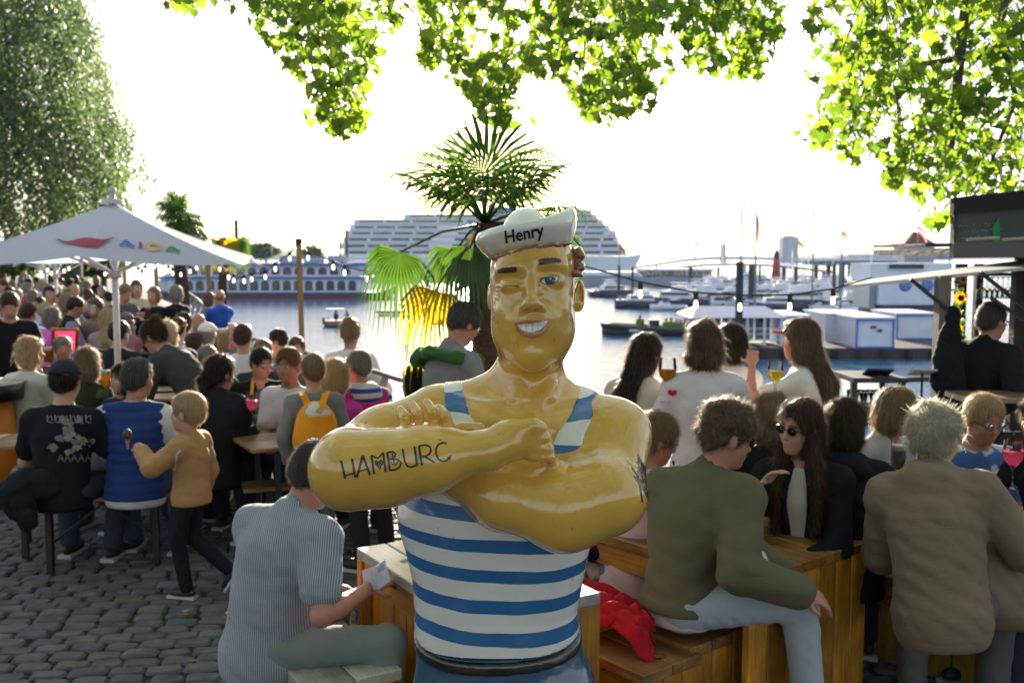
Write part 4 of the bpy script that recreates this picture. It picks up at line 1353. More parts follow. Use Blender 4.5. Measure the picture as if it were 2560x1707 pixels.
for (x0, y0, x1, y1, Y, lb) in ((2040, 645, 2250, 672, 160, 'long flat roofed pier building with dark supports'), (2120, 636, 2240, 648, 240, 'pale hall far behind the pier building')):
 t = empty('pier_building', (XZ((x0 + x1) / 2, y1, Y)[0], Y, WZ), 0, lb, 'pier building')
 b = MB(); slab(b, x0, y0, x1, y0 + 7, Y, 12); b.build('flat_roof', shipwhite, t, world=True)
 b = MB(); slab(b, x0 + 6, y0 + 7, x1 - 6, y0 + 18, Y + 1, 9); b.build('wall', greyst, t, world=True)
 for i in range(7):
  b = MB(); xx = x0 + 10 + i * (x1 - x0 - 20) / 6; a = XZ(xx, y0 + 18, Y); b.tube([(a[0], Y + 2, a[1]), (a[0], Y + 2, WZ - 1)], .35, 6); b.build('support', darkst, t, world=True)
# ---- flags
def flag(px, py0, py1, Y, cols, lb, wdt=1.0, drop=1.4, ang=.5):
 a = P(px, py1, Y); tp = P(px, py0, Y)
 t = empty('flagpole', (a.x, Y, a.z), 0, lb, 'flag')
 b = MB(); b.tube([(a.x, Y, min(a.z, WZ + 1)), (a.x, Y, tp.z)], .05 + Y * .0003, 6); b.build('pole', greyst, t, world=True)
 n = len(cols)
 for j, c in enumerate(cols):
  V = []; F = []
  for i in range(9):
   u = i / 8
   for k in (j, j + 1):
    z = tp.z - .1 - drop * k / n - u * u * wdt * ang - u * wdt * ang * .5
    V.append((a.x + u * wdt, Y + .12 * math.sin(u * 7) * wdt, z))
  for i in range(8): F.append((2 * i, 2 * i + 1, 2 * i + 3, 2 * i + 2))
  link('flag_stripe' if n > 1 else 'flag_cloth', np_mesh('flag', np.array(V), np.array(F), mat('flag_%02d_%02d_%02d' % tuple(int(v * 99) for v in c), c, .8, trans=.4)), t, True)
flag(1548, 612, 655, 262, [(.5, .06, .03), (.6, .25, .03)], 'red and yellow flag at the cruise ship bow', 1.8, 1.6)
flag(1738, 598, 645, 200, [(.25, .4, .5)], 'pale blue flag left of the silos', 1.3, 1.2, .7)
flag(1889, 528, 655, 72, [(.03, .03, .03), (.45, .05, .04), (.5, .35, .05)], 'long drooping dark tricolour pennant on a tall pole', .22, 1.8, 2.5)
flag(1852, 500, 655, 74, [(.35, .5, .55)], 'faint pale pennant on the tallest mast', .10, 1.6, 2)
flag(2032, 520, 660, 90, [(.3, .5, .55)], 'thin turquoise pennant on a mast right of the silo tower', .12, 1.9, 2)
flag(2104, 572, 655, 80, [(.6, .10, .05)], 'orange red pennant above the stout pile', .5, .35, .9)
flag(1993, 598, 650, 150, [(.02, .02, .02), (.5, .05, .04), (.6, .4, .04)], 'black red and gold flag in front of the silo tower', .9, .8, .7)
flag(2293, 562, 640, 140, [(.6, .05, .07), (.6, .6, .6), (.6, .05, .07)], 'red and white flag before the pyramid roof', 1.3, 1.1, .9)
flag(2374, 560, 640, 120, [(.10, .09, .04)], 'dark furled flag left of the chalkboard', .12, 1.6, 1.5)
flag(938, 612, 650, 150, [(.05, .05, .05), (.55, .08, .05), (.6, .35, .05)], 'small tricolour at the ferry stern', 1.2, .9, .5)
for (x, y0, lb) in ((622, 572, 'thin dark mast behind the ferry wheelhouse'), (664, 570, 'second thin dark mast behind the ferry')):
 a = P(x, y0, 160); b = MB(); b.lathe((a.x, 160, 0), [(.35, WZ), (.16, a.z - 3), (.08, a.z)], 6)
 b.box((a.x, 160, a.z - 2.6), (1.6, .3, .3)); tag(b.build('ship_mast', darkst), lb, 'mast')
# ---- white sheds on a pontoon
YS = 54.0
pon = empty('work_pontoon', (XZ(2030, 890, YS)[0], YS, WZ), 0, 'dark flat work pontoon carrying the white sheds', 'pontoon')
x0, _ = XZ(1840, 880, YS); x1, _ = XZ(2420, 880, YS)
b = MB(); b.box(((x0 + x1) / 2, YS + 3, WZ + .15), (x1 - x0, 8, .9)); b.build('hull', mat('wet_steel', (.03, .028, .03), .6, var=.4, vscale=1), pon, world=True)
for i in range(9):
 b = MB(); b.ell((x0 + 1 + i * (x1 - x0 - 2) / 8, YS - 1.1, WZ + .2), (.22, .16, .38)); b.build('fender', mat('tyre_rubber', (.015, .015, .016), .9), pon, world=True)
DK = WZ + .6
shed_blue = mat('shed_blue', (.06, .15, .46), .5)
shed_w = mat('shed_white', (.62, .65, .72), .5, var=.12, vscale=1.2)
t = empty('open_shed', (XZ(1800, 870, YS)[0], YS, DK), 0, 'open white shed with a pitched pale roof and railing on the pontoon', 'shed')
xa, _ = XZ(1722, 860, YS + 2); xb, _ = XZ(1938, 860, YS + 2); ze = XZ(0, 795, YS)[1]; zr = XZ(0, 766, YS + 2)[1]
b = MB()
yf, yb = YS + .2, YS + 5
b._add([(xa - .2, yf, ze), (xb + .2, yf, ze), (xb - .5, (yf + yb) / 2, zr), (xa + .5, (yf + yb) / 2, zr), (xa - .2, yb, ze), (xb + .2, yb, ze)], [(0, 1, 2, 3), (3, 2, 5, 4), (1, 5, 2), (0, 3, 4), (0, 4, 5, 1)])
b.build('roof', mat('roof_pale', (.60, .58, .66), .6), t, world=True)
for i in range(6):
 xx = xa + .1 + i * (xb - xa - .2) / 5
 b = MB(); b.box((xx, yf + .2, (ze + DK) / 2), (.14, .14, ze - DK)); b.build('post', shed_w, t, world=True)
 if i < 5:
  w_ = (xb - xa - .2) / 5
  b = MB(); b.box((xx + w_ / 2, yf + 2.5, (ze + DK) / 2), (w_ - .1, .1, ze - DK - .2)); b.build('back_panel', greyst, t, world=True)
  b = MB(); b.box((xx + w_ / 2, yf + 2.42, DK + 1.5), (w_ - .5, .06, .7)); b.build('window', wglass, t, world=True)
  for z in (.35, .65, .95):
   b = MB(); b.bar((xx, yf + .15, DK + z), (xx + w_, yf + .15, DK + z), .05); b.build('handrail', shed_w, t, world=True)
def shed(px0, px1, py0, py1, Y, dpt, lb, blue=True, door=False):
 xa, _ = XZ(px0, py1, Y); xb, _ = XZ(px1, py1, Y); zt = XZ(0, py0, Y)[1]
 t = empty('white_shed', ((xa + xb) / 2, Y, DK), 0, lb, 'shed', 'white sheds on the pontoon')
 cx = (xa + xb) / 2
 b = MB(); b.box((cx, Y + dpt / 2, (zt + DK) / 2), (xb - xa, dpt, zt - DK)); b.build('wall', shed_w, t, world=True)
 b = MB(); b.box((cx, Y + dpt / 2, zt + .05), (xb - xa + .2, dpt + .2, .1)); b.build('roof', shed_w if not blue else mat('roof_pale', (.60, .58, .66), .6), t, world=True)
 if blue:
  for (a, c, w_) in (((xa, Y - .04, DK + .05), (xb, Y - .04, DK + .05), .14), ((xa, Y - .04, zt - .05), (xb, Y - .04, zt - .05), .14), ((xa, Y - .04, DK), (xa, Y - .04, zt), .12), ((xb, Y - .04, DK), (xb, Y - .04, zt), .12), ((xb + .04, Y, zt - .05), (xb + .04, Y + dpt, zt - .05), .14)):
   b = MB(); b.bar(a, c, w_, w_ * .7); b.build('blue_trim', shed_blue, t, world=True)
 if door:
  b = MB(); b.box((xb + .05, Y + dpt * .45, (zt + DK) / 2 - .1), (.08, .9, zt - DK - .3)); b.build('door', shed_blue, t, world=True)
  for (u, v) in ((.45, .72), (.62, .60)):
   b = MB(); b.box((xa + (xb - xa) * u, Y - .05, DK + (zt - DK) * v), (.28, .06, .12)); b.build('vent', darkst, t, world=True)
 return t
shed(1944, 2022, 792, 866, 55.5, 5, 'narrow white shed with one blue corner beside the open shed')
shed(2062, 2132, 787, 864, 56.5, 4, 'plain white double box shed without blue trim', blue=False)
t = shed(2140, 2232, 797, 876, 53.0, 7, 'white shed with bright blue edges, two vents and a blue side door', door=True)
shed(2240, 2335, 786, 862, 58.5, 4, 'long white shed wall with blue top strip at the end of the pontoon')
# ---- white houseboat with portholes
YB_ = 84.0
hb_ = empty('houseboat', (XZ(2270, 780, YB_)[0], YB_, WZ), 0, 'white houseboat with two round blue portholes behind the bar awning', 'houseboat')
b = MB(); slab(b, 2196, 700, 2342, 762, YB_, 6); b.build('lower_storey', shipwhite, hb_, world=True)
b = MB(); slab(b, 2176, 658, 2380, 700, YB_ + 1, 5); b.build('upper_storey', shipwhite, hb_, world=True)
b = MB(); slab(b, 2200, 762, 2336, 792, YB_ + .4, 5.4); b.build('hull', hullnavy, hb_, world=True)
b = MB(); slab(b, 2226, 661, 2310, 671, YB_ + .7, .3); b.build('name_panel', hullnavy, hb_, world=True)
b = MB(); slab(b, 2172, 700, 2190, 770, YB_ + .5, 4); b.build('stair_tower', greyst, hb_, world=True)
for x in (2263, 2318):
 a = XZ(x, 713, YB_); b = MB(); b.lathe((a[0], YB_ - .06, a[1]), [(0, .06), (.48, .06), (.52, 0), (0, 0)], 20, axis=Vector((0, -1, 0))); f = b.build('porthole', shed_blue, hb_, world=True)
 b = MB(); b.lathe((a[0], YB_ - .14, a[1]), [(0, .02), (.38, .0)], 20, axis=Vector((0, -1, 0))); b.build('pane', mat('blue_glass', (.08, .16, .36), .1), f, world=True)
# ---- small craft
bw = shipwhite
canv = mat('boat_canvas', (.05, .10, .30), .8)
teak = mat('teak', (.25, .13, .06), .6)
chrome = mat('boat_chrome', (.8, .8, .82), .12, metal=1)
def hull_pts(L, W, H, rocker=.25):
 V = []; F = []
 n = 12
 for i in range(n + 1):
  u = i / n; x = (u - .5) * L
  w_ = W / 2 * (1 - max(0, (u - .45) / .55) ** 2.4) * (.85 + .15 * min(u * 4, 1))
  sheer = H * (1 + rocker * u * u)
  V += [(x, -w_, sheer), (x, -w_ * .82, .0), (x, 0, -.25 * H), (x, w_ * .82, .0), (x, w_, sheer)]
 for i in range(n):
  for k in range(4): F.append((i * 5 + k, (i + 1) * 5 + k, (i + 1) * 5 + k + 1, i * 5 + k + 1))
  F.append((i * 5 + 4, (i + 1) * 5 + 4, (i + 1) * 5, i * 5))
 F.append((0, 1, 2, 3, 4))
 return V, F
def proto_boat(kind):
 t = empty('motor_boat' if kind != 2 else 'sailing_boat', (0, 0, 0))
 L, W, H = [(6.5, 2.3, .8), (9.5, 3.0, 1.2), (8.5, 2.6, .9), (5.2, 2.0, .6)][kind]
 V, F = hull_pts(L, W, H); b = MB(); b._add(V, F, True); b.build('hull', [bw, hullnavy, bw, hullnavy][kind], t)
 b = MB(); b.box((0, 0, H * .92), (L * .93, .04, .04)); V2 = [(v[0], v[1] * 1.01, v[2]) for v in V if v[2] > .3]
 b = MB(); b.tube([(x, -W / 2 * 1.0 * (1 - max(0, (x / L + .05) / .55) ** 2.4 if x / L + .05 > 0 else 1), H * 1.08 + .03) for x in [L * (-.5 + i / 12) for i in range(12)]], .05, 5); b.build('rub_rail', [canv, hullnavy, teak, teak][kind], t)
 if kind == 0:
  b = MB(); b.box((L * .08, 0, H + .30), (L * .28, W * .7, .5), taper=.7); b.build('cabin', bw, t)
  b = MB(); b.box((L * .10, 0, H + .62), (L * .14, W * .66, .34), taper=.75); b.build('windscreen', wglass, t)
  b = MB(); b.box((-L * .2, 0, H + .9), (L * .28, W * .75, .1), taper=.9); b.build('canopy', canv, t)
 elif kind == 1:
  b = MB(); b.box((0, 0, H + .55), (L * .5, W * .78, 1.1), taper=.86); b.build('cabin', bw, t)
  for y_ in (-1, 1):
   b = MB(); b.box((0, y_ * W * .375, H + .7), (L * .42, .08, .35)); b.build('side_window', wglass, t)
  b = MB(); b.box((-L * .05, 0, H + 1.45), (L * .24, W * .6, .7), taper=.8); b.build('flybridge', bw, t)
  b = MB(); b.box((-L * .05, 0, H + 2.2), (L * .26, W * .66, .08)); b.build('canopy', canv, t)
  b = MB()
  for i in range(8): b.box((L * .2 + i * L * .03, -W * .3, H * 1.2 + .3), (.03, .03, .6))
  b.bar((L * .2, -W * .3, H * 1.2 + .6), (L * .42, -W * .2, H * 1.2 + .65), .04); b.build('bow_rail', chrome, t)
 elif kind == 2:
  b = MB(); b.box((L * .05, 0, H + .18), (L * .35, W * .6, .4), taper=.7); b.build('cabin', bw, t)
  b = MB(); b.tube([(L * .05, 0, H), (L * .05, 0, H + 9)], [.07, .045], 6); b.build('mast', chrome, t)
  b = MB(); b.tube([(L * .05, 0, H + 1.1), (-L * .38, 0, H + 1.15)], .14, 7); b.build('furled_sail', canv, t)
 else:
  b = MB(); b.box((0, 0, H + .22), (.7, W * .5, .5), taper=.8); b.build('console', bw, t)
  b = MB(); b.box((.25, 0, H + .6), (.08, W * .5, .4)); b.build('windscreen', wglass, t)
  b = MB(); b.box((-L * .5, 0, H * .8), (.35, .4, .9)); b.build('outboard_motor', darkst, t)
 return t
def copy_tree(o, parent=None):
 c = o.copy(); COL.objects.link(c)
 if parent: c.parent = parent
 for ch in list(o.children): copy_tree(ch, c)
 return c
protos = [proto_boat(k) for k in range(4)]
rgb = random.Random(31)
kinds = ['open cabin motor boat', 'tall white motor cruiser with flybridge', 'sailing boat with furled sail', 'small dark hulled launch']
where = ['beside the stout pile', 'under the bridge arch', 'behind the open shed roof', 'next to the slim pile', 'in front of the landing stage', 'near the thin pile', 'before the houseboat', 'among tightly packed boats', 'at the outer berth', 'behind the white sheds', 'below the red light tower', 'in the middle of the marina']
bspots = [(1500, 738, 0, 5), (1530, 742, 1, 12), (1600, 770, 1, 200), (1630, 763, 3, 185), (1668, 775, 0, 190), (1690, 768, 1, 170), (1715, 750, 0, 20), (1745, 742, 1, 10), (1770, 755, 0, 150), (1798, 748, 2, 30), (1822, 757, 1, 200),
  (1920, 752, 1, 15), (1945, 760, 0, 160), (1968, 768, 0, 30), (1995, 775, 1, 190), (2022, 768, 0, 20), (2045, 778, 3, 170), (2068, 770, 1, 200), (2090, 780, 0, 15), (2120, 776, 1, 165), (2150, 784, 0, 10), (2175, 778, 1, 185),
  (1712, 730, 2, 0), (1760, 728, 0, 180), (1810, 726, 1, 10), (1860, 730, 0, 170), (1905, 733, 2, 15), (1935, 728, 1, 190), (1970, 734, 0, 5), (2005, 730, 2, 20), (2040, 737, 1, 170), (2070, 735, 0, 0), (2130, 745, 1, 180), (2155, 742, 0, 10), (1835, 740, 0, 30), (1880, 762, 0, 25), (1780, 766, 0, 165), (1850, 775, 3, 20), (1940, 778, 1, 170), (2110, 760, 0, 5)]
_r = random.Random(12)
for i in range(110):
 yy = _r.triangular(702, 784, 735); bspots.append((_r.uniform(1690, 2180), yy, _r.choice([0, 0, 1, 2, 3, 1]), _r.uniform(0, 360)))
seen = set(); LB = set()
for i, (x, y, k, a) in enumerate(bspots):
 Y = dist(y)
 t = protos[k] if (k not in seen) else copy_tree(protos[k])
 seen.add(k)
 q = Gz(x, y, WZ)
 sc0 = rgb.uniform(.55, .85); t.scale = (sc0, sc0, sc0)
 t.location = (q.x, q.y, WZ + .05); t.rotation_euler = (0, 0, R(a + rgb.uniform(-12, 12)))
 t['category'] = 'boat'; t['group'] = 'boats moored in the marina'
 for j in range(400):
  lb = '%s %s, %s' % (['larger', 'small', 'low', 'bright', 'shaded', 'angled', 'white'][(i + j) % 7], kinds[k], where[(i * 5 + i // 12 + j) % 12])
  if lb not in LB: break
 LB.add(lb); t['label'] = lb
YR = dist(838)
rib = empty('rigid_inflatable_boat', (XZ(1620, 838, YR)[0], YR, WZ), R(176), 'long black patrol boat carrying a crew in lime green vests', 'boat')
Lr = 230 / FPX * YR
V, F = hull_pts(Lr, 2.2, .42, .6); b = MB(); b._add(V, F, True); b.build('hull', mat('rubber_black', (.02, .022, .028), .5), rib)
for sy in (-1, 1):
 b = MB(); b.tube([(Lr * (-.5 + i / 10), sy * 1.1 * (1 - max(0, (i / 10 - .45) / .55) ** 2.4), .40 + .35 * (i / 10) ** 2) for i in range(11)], .20, 8); b.build('tube', MATS['rubber_black'], rib)
b = MB(); b.box((-.4, 0, .75), (.7, .7, .7)); b.build('console', darkst, rib)
b = MB(); b.tube([(-Lr * .42, -.7, .6), (-Lr * .42, -.7, 2.0), (-Lr * .42, .7, 2.0), (-Lr * .42, .7, .6)], .04, 6); b.build('radar_arch', darkst, rib)
b = MB(); b.box((Lr * .12, 1.18, .42), (1.2, .05, .14)); b.build('side_marking', shipwhite, rib)
for i, (x, ht) in enumerate(((1600, 785), (1666, 793), (1678, 792), (1692, 794), (1702, 796), (1712, 793))):
 q = P(x, ht, YR)
 t = empty('person', (q.x, YR, WZ + .4), 0, ['upright crew member in a lime vest standing near the bow of the patrol boat', 'crew member in a lime vest at the back edge of the group of five', 'second lime vested crew member standing close to the console', 'crew member in lime vest in the middle of the stern group', 'shorter lime vested crew member near the stern', 'last lime vested crew member at the stern end'][i], 'person', 'crew on the patrol boat')
 b = MB(); b.ell((q.x, YR, q.z - .16), (.11, .13, .15)); b.build('head', mat('skin_far', (.35, .2, .14), .6), t, world=True)
 b = MB(); b.ell((q.x, YR, q.z - .62), (.24, .18, .36)); b.ell((q.x + .22, YR - .1, q.z - .6), (.08, .1, .3)); b.ell((q.x - .22, YR - .1, q.z - .6), (.08, .1, .3)); b.build('vest', mat('lime_vest', (.10, .20, .02), .7, trans=.2, tcol=(.2, .35, .04)), t, world=True)
 b = MB(); b.ell((q.x, YR, q.z - 1.2), (.18, .16, .45)); b.build('trousers', darkst, t, world=True)
Yk = dist(816)
q = Gz(850, 816, WZ)
kb = empty('canopy_boat', (q.x, q.y, WZ), R(8), 'tiny motor boat with a light frame canopy and two passengers', 'boat')
V, F = hull_pts(2.4, 1.3, .45); b = MB(); b._add(V, F, True); b.build('hull', mat('boat_maroon', (.20, .10, .10), .5), kb)
for sx in (-.9, .2):
 for sy in (-.5, .5):
  b = MB(); b.tube([(sx, sy, .4), (sx, sy, 1.35)], .025, 5); b.build('canopy_post', chrome, kb)
b = MB(); b.box((-.35, 0, 1.37), (1.4, 1.2, .05)); b.build('canopy', canv, kb)
b = MB(); b.box((-1.25, 0, .45), (.2, .25, .6)); b.build('outboard_motor', darkst, kb)
for i, (sx, lb) in enumerate(((-.3, 'passenger in dark clothes under the little boat canopy'), (.55, 'second passenger at the bow of the little canopy boat'))):
 c0 = q + Vector((sx, 0, 0))
 t = empty('person', (c0.x, c0.y, WZ + .3), 0, lb, 'person')
 b = MB(); b.ell((c0.x, c0.y, WZ + 1.22), (.1, .11, .13)); b.build('head', mat('skin_far', (.35, .2, .14), .6), t, world=True)
 b = MB(); b.ell((c0.x, c0.y, WZ + .8), (.2, .17, .34)); b.build('jacket', [darkst, mat('ship_blue', (.035, .09, .33))][i], t, world=True)
q0 = Gz(982, 788, WZ); q1 = Gz(1150, 792, WZ)
jt = empty('low_jetty', (q0.x, q0.y, WZ), 0, 'low floating wooden jetty below the yellow palm frond', 'jetty')
b = MB(); b.box(((q0.x + q1.x) / 2, q0.y + 1, WZ + .30), (q1.x - q0.x + 3, 2.2, .3)); b.build('deck', mat('grey_planks', (.16, .14, .13), .8, var=.3), jt, world=True)
for i in range(6):
 b = MB(); b.box((q0.x + .4 + i * 1.1, q0.y, WZ + .9), (.08, .08, 1.1)); b.build('bollard_post', darkst, jt, world=True)
b = MB(); b.bar((q0.x, q0.y, WZ + 1.4), (q1.x, q0.y, WZ + 1.4), .06); b.build('handrail', darkst, jt, world=True)
q = P(888, 537, 60); b = MB()
b.ell((q.x, q.y, q.z), (.16, .06, .05)); b._add([(q.x, q.y, q.z), (q.x - .1, q.y, q.z + .02), (q.x - .35, q.y - .3, q.z + .16), (q.x - .2, q.y - .28, q.z + .15)], [(0, 1, 2, 3)]); b._add([(q.x, q.y, q.z), (q.x + .1, q.y, q.z), (q.x + .3, q.y + .3, q.z + .1), (q.x + .15, q.y + .3, q.z + .12)], [(0, 1, 2, 3)])
tag(b.build('gull', mat('gull_grey', (.3, .3, .3), .7)), 'small gull flying above the cruise ship stern', 'bird')
# ================================================================== trees and palms
def leafmat(name, c, tc_, tr=.55, rough=.45, var=.25):
 m, n, b = nodes_of(name)
 N = n.nodes; L = n.links
 geo = N.new('ShaderNodeNewGeometry'); oi = N.new('ShaderNodeObjectInfo')
 ad = N.new('ShaderNodeMath'); ad.operation = 'ADD'; L.new(geo.outputs['Random Per Island'], ad.inputs[0]); L.new(oi.outputs['Random'], ad.inputs[1])
 fr = N.new('ShaderNodeMath'); fr.operation = 'FRACT'; L.new(ad.outputs[0], fr.inputs[0])
 mr = N.new('ShaderNodeMapRange'); mr.inputs['To Min'].default_value = 1 - var; mr.inputs['To Max'].default_value = 1 + var; L.new(fr.outputs[0], mr.inputs['Value'])
 def sc_(c):
  s_ = N.new('ShaderNodeVectorMath'); s_.operation = 'SCALE'; s_.inputs[0].default_value = c; L.new(mr.outputs['Result'], s_.inputs['Scale']); return s_
 a = sc_(c); t = sc_(tc_)
 L.new(a.outputs['Vector'], b.inputs['Base Color'])
 b.inputs['Roughness'].default_value = rough
 tr_ = N.new('ShaderNodeBsdfTranslucent'); L.new(t.outputs['Vector'], tr_.inputs['Color'])
 ms = N.new('ShaderNodeMixShader'); ms.inputs['Fac'].default_value = tr
 L.new(b.outputs['BSDF'], ms.inputs[1]); L.new(tr_.outputs['BSDF'], ms.inputs[2]); L.new(ms.outputs['Shader'], N['Material Output'].inputs['Surface'])
 MATS[name] = m
 return m
bark_m = mat('plane_bark', (.10, .085, .065), .9, bump=1, bscale=14, var=.4, vscale=6)
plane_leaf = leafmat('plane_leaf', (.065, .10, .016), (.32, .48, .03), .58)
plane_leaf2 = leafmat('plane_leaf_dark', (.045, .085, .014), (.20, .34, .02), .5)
def leaf_shape(fold=.18):
 pts = [(0, 0), (.16, .02), (.36, -.10), (.34, .14), (.58, .30), (.34, .42), (.30, .62), (.14, .62), (0, 1.0), (-.14, .62), (-.30, .62), (-.34, .42), (-.58, .30), (-.34, .14), (-.36, -.10), (-.16, .02)]
 V = [(x, y, abs(x) * fold - (y - .4) ** 2 * .18) for x, y in pts] + [(0, .36, 0)]
 F = [(i, (i + 1) % 16, 16) for i in range(16)]
 return np.array(V, float), np.array(F)
LV, LF = leaf_shape()
def in_poly(x, y, poly):
 c = False; n = len(poly); j = n - 1
 for i in range(n):
  xi, yi = poly[i]; xj, yj = poly[j]
  if (yi > y) != (yj > y) and x < (xj - xi) * (y - yi) / (yj - yi) + xi: c = not c
  j = i
 return c
FR = [
 [(372, -10), (560, -10), (545, 12), (520, 8), (470, 48), (440, 50), (410, 20)],
 [(560, -10), (1020, -10), (1010, 40), (975, 95), (955, 160), (905, 240), (915, 300), (880, 345), (830, 335), (770, 320), (745, 280), (770, 240), (730, 170), (690, 120), (650, 80), (600, 30)],
 [(1030, -10), (1240, -10), (1300, -10), (1300, 260), (1350, 300), (1250, 315), (1210, 290), (1150, 230), (1120, 190), (1040, 150), (1060, 60)],
 [(1300, -10), (1680, -10), (1690, 30), (1640, 40), (1700, 160), (1640, 210), (1640, 250), (1570, 300), (1500, 310), (1450, 270), (1400, 190), (1300, 190)],
 [(1680, -10), (1960, -10), (1955, 100), (1920, 140), (1890, 185), (1830, 190), (1780, 180), (1730, 170), (1710, 100), (1670, 40)],
 [(2020, -10), (2700, -10), (2700, 620), (2500, 560), (2430, 540), (2370, 560), (2290, 540), (2290, 500), (2200, 460), (2140, 400), (2060, 370), (1990, 350), (1960, 300), (2020, 270), (2080, 230), (2010, 180), (2040, 110), (2010, 60)],
]
DENS = [50, 700, 540, 860, 470, 2350]
tree_root = empty('plane_tree', (7.6, 8.2, 0), 0, 'big plane tree spreading its sunlit green leaves over the whole terrace', 'tree')
rg = random.Random(9)
limbs = []
trunk_pts = [(7.6, 8.2, -.1), (7.5, 8.2, 1.5), (7.2, 8.1, 3.2), (6.7, 8.0, 4.4)]
b = MB(); b.tube(trunk_pts, [.36, .30, .25, .2], 12); b.build('trunk', bark_m, tree_root, world=True)
def limb(pts, r0, r1, name='limb'):
 b = MB(); n = len(pts); b.tube(pts, [r0 + (r1 - r0) * i / (n - 1) for i in range(n)], 7)
 b.build(name, bark_m, tree_root, world=True); limbs.append([Vector(p) for p in pts])
limb([(6.7, 8.0, 4.4), (5.2, 8.2, 5.2), (3.2, 8.4, 5.4), (1.0, 8.6, 5.2), (-1.2, 8.8, 4.9)], .15, .04)
limb([(6.7, 8.0, 4.4), (5.6, 7.4, 4.7), (4.3, 7.2, 4.5), (3.2, 7.1, 4.2), (2.5, 7.0, 3.9)], .10, .02)
limb([(3.2, 8.4, 5.4), (2.2, 8.2, 5.0), (1.4, 8.0, 4.5), (.6, 7.9, 4.1)], .06, .015)
limb([(1.0, 8.6, 5.2), (-.3, 8.3, 4.7), (-1.2, 8.1, 4.3), (-1.7, 8.0, 3.8)], .05, .012)
limb([(-1.2, 8.8, 4.9), (-2.0, 8.4, 4.6), (-2.8, 8.2, 4.3)], .035, .01)
q = [P(2420, -20, 8.6), P(2400, 120, 8.4), P(2385, 300, 8.3), P(2370, 430, 8.2)]
limb([(6.7, 8.0, 4.4), (5.4, 8.5, 5.3)] + q, .09, .02)
limb([P(2560, 60, 8.2), P(2470, 140, 8.2), P(2380, 150, 8.2), P(2250, 170, 8.3), P(2170, 230, 8.3)], .04, .012)
limb([P(2520, -20, 7.9), P(2500, 60, 7.9), P(2540, 250, 8.0), P(2480, 400, 8.0)], .035, .012)
limb([(7.2, 8.1, 3.2), (6.6, 7.0, 3.9), (5.6, 5.5, 4.6), (3.5, 4.2, 5.2)], .12, .04)
limb([(6.7, 8.0, 4.4), (6.0, 10.0, 5.2), (3.0, 11.5, 5.8), (0, 12, 6)], .12, .04)
leaves = []     # (pos, size, matrix)
def add_leaf(p, sz, front=False):
 yawn = rg.uniform(0, 6.283); droop = rg.gauss(-1.0, .45); rl = rg.gauss(0, .5)
 m = Matrix.Rotation(yawn, 3, 'Z') @ Matrix.Rotation(droop, 3, 'X') @ Matrix.Rotation(rl, 3, 'Y')
 leaves.append((p, sz, m))
for poly, n in zip(FR, DENS):
 x0 = min(p[0] for p in poly); x1 = max(p[0] for p in poly); y0 = min(p[1] for p in poly) - (60); y1 = max(p[1] for p in poly)
 k = 0
 cl = []
 while k < max(6, n // 14):
  x = rg.uniform(x0, x1); y = rg.uniform(y0, y1)
  if in_poly(x, max(y, -5), poly):
   cl.append((x, y, rg.uniform(6.9, 10.2))); k += 1
 k = 0; guard = 0
 while k < n and guard < 60000:
  guard += 1
  if rg.random() < .88:
   cx, cy, cY = rg.choice(cl); x = rg.gauss(cx, 34); y = rg.gauss(cy, 34); Y = cY + rg.gauss(0, .12)
  else:
   x = rg.uniform(x0, x1); y = rg.uniform(y0, y1); Y = rg.uniform(6.8, 10.5)
  if not in_poly(x, max(y, -5), poly): continue
  ddx, ddy = x - 1210, y - 75
  if ddx * ddx + ddy * ddy < 48 ** 2 and rg.random() < .8: continue
  p = P(x, y, Y)
  add_leaf(p, rg.uniform(.075, .135)); k += 1
NVIS = len(leaves)
for i in range(1500):
 x = rg.gauss(2.8, 3.6); y = rg.uniform(1.5, 10); z = rg.uniform(4.5, 8.0)
 if x < -4.5: continue
 py_ = 640 - (z - 2) / y * FPX
 if py_ > -60: continue
 add_leaf(Vector((x, y, z)), rg.uniform(.14, .24))
for i in range(7500):
 while True:
  u = Vector((rg.uniform(-1, 1), rg.uniform(-1, 1), rg.uniform(-1, 1)))
  if u.length < 1: break
 p = Vector((-.5 + u.x * 9.5, -3.2 + u.y * 7.5, 7.0 + u.z * 2.8))
 if p.y > .5 and 640 - (p.z - 2) / p.y * FPX > -90: continue
 add_leaf(p, rg.uniform(.20, .34))
order = sorted(range(NVIS), key=lambda i: -leaves[i][1] / leaves[i][0].y)
big = set(order[:300])
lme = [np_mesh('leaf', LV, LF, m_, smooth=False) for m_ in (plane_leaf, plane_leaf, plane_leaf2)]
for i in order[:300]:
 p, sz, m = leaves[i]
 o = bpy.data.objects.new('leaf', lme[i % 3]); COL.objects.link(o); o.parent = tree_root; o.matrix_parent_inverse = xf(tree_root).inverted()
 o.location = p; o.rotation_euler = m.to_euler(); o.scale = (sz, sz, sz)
for nm, mm, sel in (('foliage', plane_leaf, lambda i: i % 3 != 2), ('darker_foliage', plane_leaf2, lambda i: i % 3 == 2)):  # every third leaf takes the darker leaf colour
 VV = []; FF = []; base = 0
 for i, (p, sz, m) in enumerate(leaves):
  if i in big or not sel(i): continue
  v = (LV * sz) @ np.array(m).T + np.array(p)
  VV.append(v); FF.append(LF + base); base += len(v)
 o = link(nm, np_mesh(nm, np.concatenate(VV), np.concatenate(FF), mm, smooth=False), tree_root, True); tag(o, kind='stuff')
limb([(-4.5, -6.5, -.1), (-4.3, -6.3, 2.5), (-3.6, -5.5, 5.0), (-2.0, -4.0, 6.6), (.5, -2.5, 7.4)], .30, .08)
